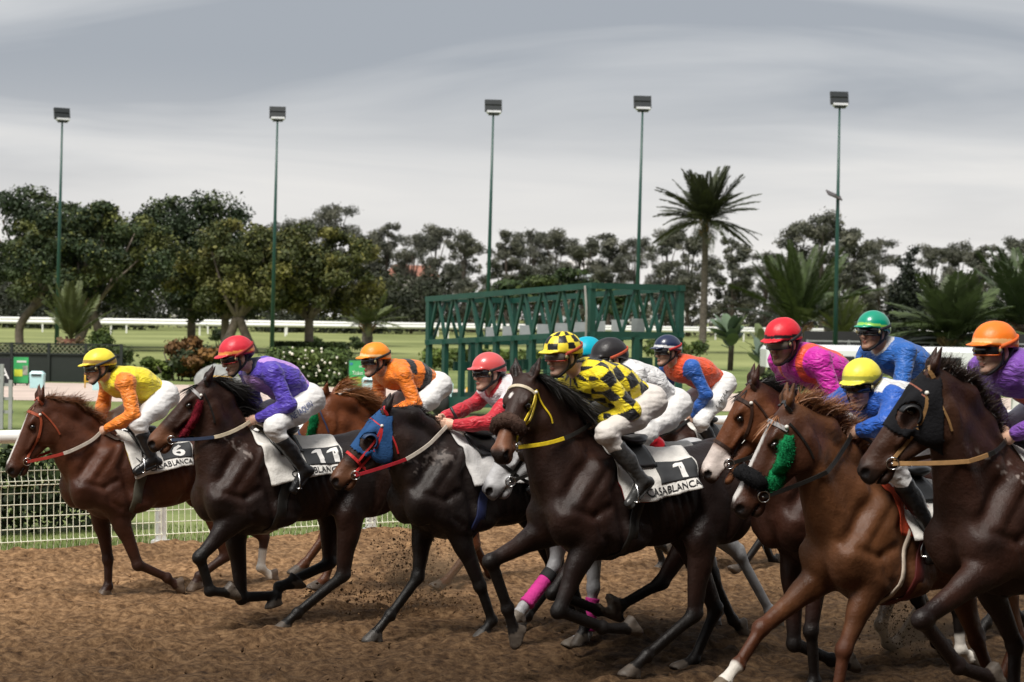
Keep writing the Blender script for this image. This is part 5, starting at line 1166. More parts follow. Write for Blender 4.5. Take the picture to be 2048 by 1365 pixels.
# ------------------------------------------------------------------ jockeys
def silk_mat(): 
    if 'silk' in _M: return _M['silk']
    m = mat('silk', (1, 1, 1), .42, var=.06, scale=10, attr=True, spec=.35, sheen=.15); nt, b = nodes_of(m); N, L = nt.nodes, nt.links
    tc = N.new('ShaderNodeTexCoord'); mp = N.new('ShaderNodeMapping'); mp.inputs['Scale'].default_value = (9, 9, 20); mp.inputs['Rotation'].default_value = (0, .6, .3); L.new(tc.outputs['Object'], mp.inputs[0])
    n = N.new('ShaderNodeTexNoise'); n.inputs['Scale'].default_value = 1.2; n.inputs['Detail'].default_value = 3; n.inputs['Distortion'].default_value = 1.4; L.new(mp.outputs[0], n.inputs['Vector'])
    bp = N.new('ShaderNodeBump'); bp.inputs['Strength'].default_value = .55; bp.inputs['Distance'].default_value = .05; L.new(n.outputs['Fac'], bp.inputs['Height'])
    k = N.new('ShaderNodeTexNoise'); k.noise_type = 'RIDGED_MULTIFRACTAL'; k.inputs['Scale'].default_value = 1.0; k.inputs['Detail'].default_value = 2; k.inputs['Distortion'].default_value = .8; L.new(mp.outputs[0], k.inputs['Vector'])
    b2 = N.new('ShaderNodeBump'); b2.inputs['Strength'].default_value = .35; b2.inputs['Distance'].default_value = .03; L.new(k.outputs['Fac'], b2.inputs['Height']); L.new(bp.outputs[0], b2.inputs['Normal']); L.new(b2.outputs[0], b.inputs['Normal'])
    return m
def breech_mat():
    m = mat('breeches', (1, 1, 1), .7, var=.05, scale=12, attr=True, spec=.25, bump=.55, bscale=17); return m
SKIN = (.68, .42, .305)
def skin_mat(): return mat('skin', (1, 1, 1), .5, var=.08, scale=25, attr=True, spec=.35, sss=.12, bump=.1, bscale=120)

def jockey(j, label, jacket, cap, skin=SKIN, sleeve=None, vox=.009, goggles=(.01, .01, .012), frame=(.02, .02, .02), strap=(.02, .02, .02), breech=(.72, .71, .70), boot=(.012, .012, .013), boottop=None, capcover=True, peakcol=None, collar=None, leg_text=None, whip=None, cuff=None, gaiter=None):
    g = {k: np.asarray(v, float) for k, v in j.items() if k not in ('o', 'yaw', 'pit')}
    root = empty('person', j['o'], math.radians(215)); tag(root, label, 'person', 'jockeys')
    S, E, A, S2, E2, A2, K, Nk, Tt, hel = [g[k] for k in ('S', 'E', 'A', 'S2', 'E2', 'A2', 'K', 'N', 'T', 'hel')]
    mir = lambda p: arr(p[0], -p[1], p[2]); K2, N2, T2 = mir(K), mir(Nk), mir(Tt); P = arr(0, 0, 0)
    ch = (S + S2) / 2; ax = unit(ch - P); tl = np.linalg.norm(ch - P)
    if tl > .50: P = ch - ax * .50
    back = unit(arr(0, 0, 1) - ax * ax[2]); hipL, hipR = P + arr(0, .09, -.01), P + arr(0, -.09, -.01)
    ya, pi_ = math.radians(j['yaw']), math.radians(j['pit'] - 11); fw_ = arr(math.cos(ya) * math.cos(pi_), math.sin(ya) * math.cos(pi_), -math.sin(pi_)); HRt = rot_to(fw_, (0, 0, 1))
    hc = hel - HRt @ arr(0, 0, .056); hp = lambda x, y, z: hc + HRt @ arr(x, y, z)
    nb = ch + ax * .05 + back * .03
    # ---- body: head, neck, hands and the figure under the clothes, one surface
    pts = [S, E, A, S2, E2, A2, K, K2, Nk, N2, P, hp(.13, 0, 0), hp(-.13, 0, .1), hp(0, 0, .15), hp(0, 0, -.15)]; lo, hi = np.min(pts, 0) - .13, np.max(pts, 0) + .13
    F = Field(lo, hi, vox * .85)
    F.cone(P, ch, .09, .11, .03, 1.2); F.cone(S, S2, .06, .06, .03); F.cone(ch, nb, .09, .055, .03); F.cone(nb, hp(-.03, 0, -.06), .055, .054, .03)
    for (s_, e_, a_) in ((S, E, A), (S2, E2, A2)): F.cone(s_, e_, .045, .036, .02); F.cone(e_, a_ - unit(a_ - e_) * .04, .036, .026, .02)
    for (a_, k_, n_) in ((hipL, K, Nk), (hipR, K2, N2)): F.cone(a_, k_, .08, .055, .03); F.cone(k_, n_, .05, .035, .02)
    hcol = []
    for (e_, a_, sd) in ((E, A, 1), (E2, A2, -1)):
        d = unit(a_ - e_); up_ = unit(arr(0, 0, 1) - d * d[2]); inn = np.cross(d, up_) * (1 if np.cross(d, up_)[1] * sd < 0 else -1); B = a_ - d * .015
        F.ell(B, (.046, .026, .040), .015, np.stack([d, inn, up_], 1))
        for i in range(4):
            o = up_ * (.028 - .0185 * i); k0 = B + d * (.042 - .004 * abs(i - 1)) + o - inn * .016; k1 = B + d * (.066 - .004 * abs(i - 1)) + o + inn * .008; k2 = B + d * .040 + o + inn * .030
            F.cone(k0, k1, .0105, .0105, .005); F.cone(k1, k2, .0105, .0095, .005)
        F.cone(B - d * .01 + up_ * .03 + inn * .012, B + d * .045 + up_ * .044 + inn * .018, .013, .0105, .008)
    e = lambda x, y, z, r, k=.015, op='add': F.ell(hp(x, y, z), r, k, HRt, op)
    c = lambda a, b, ra, rb, k=.012: F.cone(hp(*a), hp(*b), ra, rb, k)
    e(-.005, 0, .03, (.098, .078, .095)); e(.035, 0, -.04, (.058, .06, .075), .02); e(.083, 0, -.108, (.02, .022, .018)); e(.088, 0, .022, (.02, .052, .014))
    for s in (1, -1): c((-.005, s * .052, -.05), (.07, s * .015, -.106), .024, .02, .02); e(-.008, s * .078, -.018, (.022, .010, .034), .006); e(.066, s * .04, -.03, (.025, .02, .022), .015); e(.102, s * .032, .002, (.016, .017, .012), .008, 'sub')
    c((.093, 0, .004), (.119, 0, -.036), .010, .0135, .008); e(.108, 0, -.044, (.012, .019, .010), .008); e(.098, 0, -.069, (.011, .024, .0065), .005); e(.095, 0, -.081, (.011, .021, .0065), .005)
    V, Q = F.mesh(); V = smooth_mesh(V, Q, 1, .3); X = (V - hc) @ HRt; C = np.tile(np.asarray(skin, float), (len(V), 1)); nzz = fbm(V, 30, 2); C *= (1 + .08 * nzz)[:, None]
    inh = (np.abs(X) < .16).all(1)
    lip = inh & (np.linalg.norm((X - arr(.104, 0, -.075)) / arr(.02, .026, .011), axis=1) < 1); C[lip] = np.asarray(skin) * arr(.75, .5, .5)
    st = inh & (X[:, 2] < -.055) & (X[:, 0] > -.01) & ~lip; C[st] *= .8
    eye = inh & (np.linalg.norm((np.abs(X) - arr(.095, .032, .002)) / arr(.02, .015, .008), axis=1) < 1); C[eye] = (.03, .02, .016)
    hr = inh & (X[:, 0] < -.02) & (X[:, 2] > -.05) & (np.abs(X[:, 1]) < .074); C[hr] = (.012, .009, .008)
    if gaiter: gm = (((V - nb) @ unit(hp(-.03, 0, -.06) - nb)) < .075) & (np.linalg.norm(V - nb, axis=1) < .12); C[gm] = gaiter
    mesh_obj('body', V, Q, skin_mat(), root, True, np.clip(C, 0, 1))
    # ---- jacket
    F = Field(lo, hi, vox)
    mid = (P + ch) / 2 + back * .03
    F.cone(P + ax * .07, mid, .118, .128, .05, 1.22); F.cone(mid, ch - ax * .03, .128, .135, .05, 1.28); F.cone(S, S2, .075, .075, .05); F.ell(ch - ax * .12 + back * .045, (.16, .155, .09), .06, rot_to(ax, back))
    F.cone(ch, nb, .085, .064, .03); F.ell(mid - back * .06, (.17, .12, .08), .05, rot_to(ax, back))
    for (s_, e_, a_) in ((S, E, A), (S2, E2, A2)):
        d = unit(a_ - e_); F.cone(s_, e_, .066, .056, .04); F.cone(e_, a_ - d * .07, .058, .043, .025); F.ell(e_ * .6 + a_ * .4 - arr(0, 0, .012), (.06, .05, .05), .03)
    F.halfspace(P + ax * .035, -ax) if False else None
    V, Q = F.mesh(); V = smooth_mesh(V, Q, 1, .4); Nn = vert_normals(V, Q)
    wr = fbm(V * arr(.8, .8, 1.6), 10, 2, 3.0) * .006 + fbm(V @ rot_to(ax, back) * arr(2.4, .8, .8), 12, 1, 9) * .005
    V = V + Nn * wr[:, None]
    info = {}
    da = np.minimum(seg_dist(V, S, E)[0], seg_dist(V, E, A)[0]); db = np.minimum(seg_dist(V, S2, E2)[0], seg_dist(V, E2, A2)[0]); dt, t = seg_dist(V, P, ch)
    tor = np.sqrt(((V - P) @ back - .02) ** 2 + (V[:, 1] / 1.25) ** 2) - .118; tor = np.where(((V - ch) @ ax) > .03, np.maximum(tor, np.linalg.norm(V - nb, axis=1) - .115), tor)
    info['arm'] = (np.minimum(da, db) - .058) < tor - .006
    info['t'] = ((V - P) @ ax) / max(np.linalg.norm(ch - P), .01); info['y'] = V[:, 1]; info['b'] = (V - P) @ back; info['x'] = (V - P) @ ax; info['V'] = V
    info['fore'] = np.minimum(seg_dist(V, E, A)[1] * (seg_dist(V, E, A)[0] < .08), 1) + np.minimum(seg_dist(V, E2, A2)[1] * (seg_dist(V, E2, A2)[0] < .08), 1)
    u1, u2 = seg_dist(V, S, E), seg_dist(V, S2, E2); info['up'] = np.where(u1[0] < u2[0], u1[1], u2[1])
    C = np.clip(jacket(info), 0, 1)
    if cuff is not None: C[(info['fore'] > .66) & info['arm']] = cuff
    if collar is not None: C[((V - ch) @ ax > .03) & (np.linalg.norm(V - nb, axis=1) < .10) & ~info['arm']] = collar
    mesh_obj('jacket', V, Q, silk_mat(), root, True, C)
    # ---- breeches
    lo2, hi2 = np.min([K, K2, P, Nk, N2], 0) - .2, np.max([K, K2, P, Nk, N2], 0) + .2
    F = Field(lo2, hi2, vox)
    F.ell(P - ax * .02 + back * .0, (.135, .158, .115), .05, rot_to(ax, back)); F.cone(P, P + ax * .12, .112, .108, .04, 1.2)
    tops = []
    for (h_, k_, n_, sd) in ((hipL, K, Nk, 1), (hipR, K2, N2, -1)):
        F.cone(h_ - ax * .01, k_, .098, .068, .05); F.ell(h_ * .55 + k_ * .45 - arr(.01, 0, .02), (.12, .078, .078), .05); bt = k_ + (n_ - k_) * .34; F.cone(k_, bt, .069, .053, .03); tops.append(bt)
    V, Q = F.mesh(); V = smooth_mesh(V, Q, 1, .4); Nn = vert_normals(V, Q); V = V + Nn * (fbm(V * arr(.7, .7, 2.4), 12, 2) * .0055 + fbm(V * arr(.6, .6, 2.6), 24, 1, 4) * .002)[:, None]
    mesh_obj('breeches', V, Q, breech_mat(), root, True, np.tile(np.asarray(breech, float), (len(V), 1)))
    # ---- boots
    for (k_, n_, t_, bt, sd) in ((K, Nk, Tt, tops[0], 1), (K2, N2, T2, tops[1], -1)):
        F = Field(np.min([bt, n_, t_], 0) - .1, np.max([bt, n_, t_], 0) + .1, vox * .9); d = unit(n_ - k_); tt = unit(t_ - n_); hl = n_ - tt * .035 + d * .05; to = n_ + tt * .17
        F.cone(bt - d * .015, n_, .060, .043, .01); F.ell(bt + (n_ - bt) * .3 - rot_to(d, tt)[:, 2] * .012, (.10, .05, .054), .02, rot_to(d, tt)); F.cone(n_ + d * .01, to, .044, .034, .02, .9); F.ell(hl, (.036, .032, .035), .02)
        sn = unit(d - tt * (d @ tt)); so = hl * .5 + n_ * .5 + sn * .02
        F.cone(hl + sn * .022, to + sn * .026, .030, .033, .006, .4, sn)
        V, Q = F.mesh(); V = smooth_mesh(V, Q, 1, .4); Nn = vert_normals(V, Q); V = V + Nn * (fbm(V, 22, 2) * .003)[:, None]
        C = np.tile(np.asarray(boot, float), (len(V), 1))
        if boottop is not None: C[((V - bt) @ d) < .06] = boottop
        mesh_obj('boot', V, Q, mat('boot_leather', (1, 1, 1), .3, var=.25, scale=18, attr=True, spec=.5, bump=.3, bscale=30), root, True, C)
    # ---- helmet with cap cover and peak
    F = Field(hc - .26, hc + .26, .0075 if vox < .0095 else .009)
    cutn = HRt @ unit(arr(.12, 0, -1)); F.ell(hp(-.008, 0, .044), (.137, .110, .116), .01, HRt, cut=(hp(.0, 0, .018), cutn)); F.ell(hp(-.075, 0, .02), (.065, .085, .06), .03, HRt, cut=(hp(0, 0, -.03), cutn))
    F.ell(hp(.118, 0, .036), (.060, .080, .0095), .010, HRt @ np.array([[math.cos(.10), 0, math.sin(.10)], [0, 1, 0], [-math.sin(.10), 0, math.cos(.10)]]))
    V, Q = F.mesh(); V = smooth_mesh(V, Q, 1, .4); Nn = vert_normals(V, Q); X = (V - hc) @ HRt
    if capcover: V = V + Nn * (fbm(X * arr(1, 1.4, .8), 18, 2) * .0020)[:, None]
    hm = mat('cap_silk', (1, 1, 1), .4, var=.05, scale=12, attr=True, spec=.35, bump=.22, bscale=16) if capcover else mat('helmet_shell', (1, 1, 1), .3, var=.04, attr=True, spec=.5, coat=.3)
    he = mesh_obj('helmet', V, Q, hm, root, True, np.clip(cap(X), 0, 1))
    def headloop(z0, z1, a0, a1, rx, ry, n=20):
        out, nn = [], []
        for i in range(n + 1):
            a = math.radians(a0 + (a1 - a0) * i / n); z = z0 + (z1 - z0) * (1 - math.cos(a)) / 2; out.append(hp(rx * math.cos(a) - .004, ry * math.sin(a), z)); nn.append(HRt @ arr(math.cos(a) / rx, math.sin(a) / ry, 0))
        return out, nn
    go = empty('goggles'); go.parent = root
    P1, N1 = headloop(.004, -.004, -62, 62, .124, .094, 18); MB().strap(P1, N1, .050, .006).build('lens', mat('lens_%d' % (hash(goggles) % 997), goggles, .08, var=.02, spec=.7), go, True)
    for dz in (.024, -.026): P2, N2_ = headloop(.004 + dz, -.004 + dz * .8, -64, 64, .125, .095, 18); MB().tube(P2, .006, 6).build('goggle_frame', mat('gframe_%d' % (hash(frame) % 997), frame, .4), go, True)
    for s in (1, -1):
        MB().tube([hp(.05, s * .088, .028), hp(.047, s * .091, 0), hp(.05, s * .088, -.028)], .007, 6).build('goggle_frame', mat('gframe_%d' % (hash(frame) % 997), frame, .4), go, True)
        MB().tube([hp(.052, s * .092, 0), hp(.050, s * .101, 0)], .013, 12).build('vent_disc', mat('gvent', (.25, .21, .10), .4), go, True)
    P3, N3 = headloop(.0, .075, 66, 294, .142, .112, 22); MB().strap(P3, N3, .022, .004).build('goggle_strap', mat('gstrap_%d' % (hash(strap) % 997), strap, .7), go, True)
    cs = empty('harness'); cs.parent = root; bk = mat('harness_black', (.014, .014, .015), .7)
    for s in (1, -1):
        q = curve_pts([hp(.03, s * .088, .02), hp(.022, s * .086, -.04), hp(.035, s * .064, -.09), hp(.07, s * .028, -.128), hp(.078, 0, -.131)], 12); MB().strap(q, [HRt @ arr(.1, s, -.3)] * 13, .018, .005).build('chin_strap', bk, cs, True)
        q = curve_pts([hp(-.05, s * .088, .01), hp(-.02, s * .080, -.05), hp(.03, s * .068, -.085)], 8); MB().strap(q, [HRt @ arr(.0, s, -.1)] * 9, .020, .005).build('chin_strap', bk, cs, True)
    if leg_text:
        b = BVHTree.FromPolygons(*[x.tolist() for x in leg_text_mesh(root)]); txt, c0, c1, colr, hh = leg_text
        Vt, Ft, wt, ht = text_mesh(txt); out = []; a0, a1 = hipL * (1 - c0) + K * c0, hipL * (1 - c1) + K * c1; dv = unit(a1 - a0); upx = unit(np.cross(arr(0, 1, 0), dv)); 
        if upx[2] < 0: upx = -upx
        for (x, y) in Vt:
            p = a0 + (a1 - a0) * (x / wt) + upx * (y / ht - .5) * hh + arr(0, .4, 0); r = b.ray_cast(V3(p), V3((0, -1, 0))); out.append(np.array(r[0]) + arr(0, .006, .002) if r[0] is not None else p - arr(0, .28, 0))
        mesh_obj('lettering', out, Ft, mat('print_' + txt[:2], colr, .8), [o for o in root.children if o.name.startswith('breeches')][0], False)
    if whip:
        a_, b_ = np.asarray(whip[0]), np.asarray(whip[1]); wm = mat('whip', (.012, .012, .013), .45)
        wo = empty('whip', 0 * a_); wo.parent = root
        MB().tube([a_, a_ + (b_ - a_) * .25], .011, 8).build('grip', wm, wo, True); MB().tube([a_ + (b_ - a_) * .24, b_], [.0065, .004], 6).build('shaft', wm, wo, True)
    return root
def leg_text_mesh(root):
    o = [q for q in root.children if q.name.startswith('breeches')][0]; me = o.data; v = np.empty(len(me.vertices) * 3, np.float32); me.vertices.foreach_get('co', v); f = np.empty(len(me.loops), np.int32); me.loops.foreach_get('vertex_index', f)
    return v.reshape(-1, 3).astype(float), f.reshape(-1, 4)
def stirrups(h, sad, j, c):
    off = np.asarray(j['off'], float); st = steel()
    for s in (1, -1):
        n_, t_ = np.asarray(j['N'], float) + off, np.asarray(j['T'], float) + off
        if s < 0: n_[1] *= -1; t_[1] *= -1
        f = n_ + unit(t_ - n_) * .10 + arr(0, 0, -.03); a = c.at(.26, s * .30, .03); top = f + arr(0, s * -.0, .10)
        MB().strap([a, (a + top) / 2 + arr(0, s * .01, 0), top], [arr(0, s, .2)] * 3, .02, .005).build('stirrup_leather', leather('black', (.012, .011, .010), .35), sad)
        d = unit(t_ - n_); sd = unit(np.cross(d, (0, 0, 1))); pts = [f + sd * .055 + arr(0, 0, -.02), f + sd * .052 + arr(0, 0, .04), f + arr(0, 0, .105), f - sd * .052 + arr(0, 0, .04), f - sd * .055 + arr(0, 0, -.02)]
        mb = MB(); mb.tube(curve_pts(pts, 16), .006, 6); mb.bar(pts[0], pts[-1], .03, .008); mb.build('stirrup_iron', st, sad, True)

# joints of each horse and rider, in metres in its own frame (x forward, y left, z up)
POS = {'h6': {'o': [-2.95, 16.857, -0.0],
        'W': [0.45, 0.0, 1.409],
        'K': [-0.411, 0.0, 1.384],
        'poll': [1.105, 0.0, 1.65],
        'nose': [1.357, -0.047, 1.081],
        'FL': [[0.251, 0.13, 0.289], [-0.017, 0.124, 0.159], [-0.169, 0.117, 0.052]],
        'FR': [[0.404, -0.13, 0.316], [0.408, -0.123, 0.086], [0.473, -0.117, -0.01]],
        'HL': [[-0.556, 0.14, 0.32], [-0.308, 0.133, 0.164], [-0.248, 0.126, 0.039]],
        'HR': [[-1.067, -0.14, 0.425], [-1.033, -0.133, 0.159], [-1.195, -0.126, 0.035]]},
 'h11': {'o': [-1.593, 15.304, -0.0],
         'W': [0.45, 0.0, 1.511],
         'K': [-0.443, -0.0, 1.485],
         'poll': [0.85, 0.0, 1.886],
         'nose': [1.247, -0.15, 1.43],
         'FL': [[0.918, 0.13, 0.598], [0.83, 0.123, 0.341], [0.596, 0.117, 0.31]],
         'FR': [[0.434, -0.13, 0.234], [0.138, -0.123, 0.227], [0.183, -0.117, 0.142]],
         'HL': [[-0.286, 0.14, 0.388], [0.099, 0.133, 0.13], [0.26, 0.126, -0.006]],
         'HR': [[-0.326, -0.14, 0.452], [0.117, -0.133, 0.297], [-0.08, -0.126, 0.324]]},
 'h3': {'o': [-0.767, 17.287, -0.0],
        'W': [0.45, 0.0, 1.513],
        'K': [-0.499, -0.0, 1.454],
        'poll': [0.956, 0.0, 1.714],
        'nose': [1.111, -0.371, 1.242],
        'FL': [[1.02, 0.13, 0.556], [1.212, 0.124, 0.334], [1.314, 0.117, 0.248]],
        'FR': [[0.763, -0.13, 0.42], [0.879, -0.123, 0.152], [1.007, -0.117, 0.076]],
        'HL': [[-0.462, 0.14, 0.394], [-0.183, 0.14, 0.111], [-0.055, 0.14, 0.05]],
        'HR': [[-0.624, -0.14, 0.424], [-0.824, -0.14, 0.101], [-0.958, -0.14, 0.05]]},
 'h4': {'o': [-0.089, 15.1, -0.0],
        'W': [0.45, 0.0, 1.546],
        'K': [-0.527, -0.0, 1.488],
        'poll': [1.038, 0.0, 1.703],
        'nose': [1.397, -0.157, 1.195],
        'FL': [[0.238, 0.13, 0.395], [0.125, 0.124, 0.121], [0.244, 0.117, -0.016]],
        'FR': [[0.62, -0.13, 0.456], [0.864, -0.124, 0.191], [1.048, -0.117, 0.004]],
        'HL': [[-0.466, 0.14, 0.43], [-0.188, 0.14, 0.146], [-0.06, 0.14, 0.05]],
        'HR': [[-0.628, -0.14, 0.46], [-0.829, -0.14, 0.138], [-0.963, -0.14, 0.05]]},
 'h5': {'o': [0.951, 14.888, -0.0],
        'W': [0.45, 0.0, 1.523],
        'K': [-0.553, -0.0, 1.486],
        'poll': [1.003, -0.0, 1.765],
        'nose': [1.322, -0.151, 1.148],
        'FL': [[0.495, 0.13, 0.442], [0.552, 0.123, 0.111], [0.716, 0.117, 0.026]],
        'FR': [[0.663, -0.13, 0.579], [0.94, -0.123, 0.303], [1.04, -0.117, 0.199]],
        'HL': [[-0.893, 0.14, 0.606], [-1.218, 0.133, 0.153], [-1.343, 0.126, 0.014]],
        'HR': [[-0.845, -0.14, 0.501], [-0.949, -0.133, 0.145], [-0.844, -0.126, -0.002]]},
 'h1': {'o': [0.929, 13.346, -0.0],
        'W': [0.45, -0.0, 1.616],
        'K': [-0.441, 0.0, 1.556],
        'poll': [1.047, -0.0, 2.019],
        'nose': [1.395, 0.21, 1.55],
        'FL': [[0.829, 0.13, 0.525], [0.47, 0.124, 0.385], [0.166, 0.117, 0.361]],
        'FR': [[1.183, -0.13, 0.834], [1.053, -0.124, 0.521], [0.967, -0.117, 0.296]],
        'HL': [[-0.29, 0.14, 0.42], [0.103, 0.133, 0.179], [0.275, 0.126, 0.052]],
        'HR': [[-0.722, -0.14, 0.379], [-0.529, -0.133, 0.056], [-0.368, -0.126, -0.001]]},
 'h7': {'o': [1.082, 14.247, -0.0],
        'W': [0.45, 0.0, 1.592],
        'K': [-0.446, -0.0, 1.53],
        'poll': [0.955, 0.0, 1.904],
        'nose': [1.391, 0.212, 1.517],
        'FL': [[1.04, 0.13, 0.529], [0.652, 0.124, 0.382], [0.449, 0.117, 0.338]],
        'FR': [[0.684, -0.13, 0.526], [0.564, -0.13, 0.237], [0.634, -0.13, 0.101]],
        'HL': [[0.114, 0.14, 0.543], [0.454, 0.133, 0.41], [0.555, 0.126, 0.441]],
        'HR': [[-0.617, -0.14, 0.496], [-0.815, -0.14, 0.171], [-0.948, -0.14, 0.072]]},
 'h8': {'o': [1.964, 18.832, -0.0],
        'W': [0.45, -0.0, 1.477],
        'K': [-0.643, 0.0, 1.411],
        'poll': [1.163, 0.0, 1.707],
        'nose': [1.498, -0.146, 1.206],
        'FL': [[0.881, 0.13, 0.642], [0.819, 0.13, 0.337], [0.663, 0.13, 0.268]],
        'FR': [[0.675, -0.13, 0.409], [0.552, -0.13, 0.121], [0.62, -0.13, 0.05]],
        'HL': [[-0.464, 0.14, 0.36], [-0.187, 0.14, 0.076], [-0.058, 0.14, 0.05]],
        'HR': [[-0.626, -0.14, 0.39], [-0.827, -0.14, 0.068], [-0.962, -0.14, 0.05]]},
 'h9': {'o': [2.373, 13.198, -0.0],
        'W': [0.45, -0.0, 1.619],
        'K': [-0.619, -0.0, 1.543],
        'poll': [1.083, -0.0, 1.989],
        'nose': [1.345, -0.165, 1.425],
        'FL': [[0.624, 0.13, 0.428], [0.584, 0.124, 0.094], [0.697, 0.117, 0.007]],
        'FR': [[0.526, -0.13, 0.299], [0.197, -0.124, 0.161], [-0.027, -0.117, 0.116]],
        'HL': [[-0.715, 0.14, 0.484], [-0.755, 0.133, 0.192], [-0.938, 0.126, 0.087]],
        'HR': [[-0.615, -0.14, 0.521], [-0.813, -0.14, 0.196], [-0.946, -0.14, 0.097]]},
 'h10': {'o': [2.523, 12.021, -0.0],
         'W': [0.45, -0.0, 1.539],
         'K': [-0.468, -0.0, 1.458],
         'poll': [1.212, -0.0, 1.911],
         'nose': [1.468, -0.151, 1.327],
         'FL': [[0.813, 0.13, 0.52], [0.863, 0.124, 0.265], [0.98, 0.117, 0.176]],
         'FR': [[1.217, -0.13, 0.639], [1.397, -0.123, 0.447], [1.56, -0.117, 0.307]],
         'HL': [[-0.653, 0.14, 0.462], [-0.488, 0.133, 0.168], [-0.343, 0.126, 0.059]],
         'HR': [[-0.596, -0.14, 0.423], [-0.789, -0.14, 0.095], [-0.92, -0.14, 0.05]]},
 'h13': {'o': [3.318, 14.837, -0.0],
         'W': [0.45, -0.0, 1.578],
         'K': [-0.632, -0.0, 1.517],
         'poll': [1.167, -0.0, 2.062],
         'nose': [1.623, 0.085, 1.65],
         'FL': [[0.896, 0.13, 0.248], [0.826, 0.123, 0.106], [0.686, 0.117, 0.044]],
         'FR': [[0.202, -0.13, 0.328], [0.479, -0.123, 0.054], [0.689, -0.117, -0.049]],
         'HL': [[-0.469, 0.14, 0.465], [-0.192, 0.14, 0.18], [-0.065, 0.14, 0.05]],
         'HR': [[-0.631, -0.14, 0.496], [-0.833, -0.14, 0.174], [-0.968, -0.14, 0.076]]},
 'h12': {'o': [3.107, 11.27, -0.0],
         'W': [0.45, -0.0, 1.751],
         'K': [-0.558, -0.0, 1.685],
         'poll': [1.109, -0.0, 2.139],
         'nose': [1.4, -0.232, 1.599],
         'FL': [[1.239, 0.13, 0.848], [0.948, 0.124, 0.574], [0.609, 0.117, 0.468]],
         'FR': [[0.207, -0.13, 0.595], [0.226, -0.123, 0.287], [0.375, -0.117, 0.163]],
         'HL': [[-0.503, 0.14, 0.573], [-0.21, 0.14, 0.277], [-0.074, 0.14, 0.138]],
         'HR': [[-0.674, -0.14, 0.604], [-0.882, -0.14, 0.264], [-1.023, -0.14, 0.16]]}}
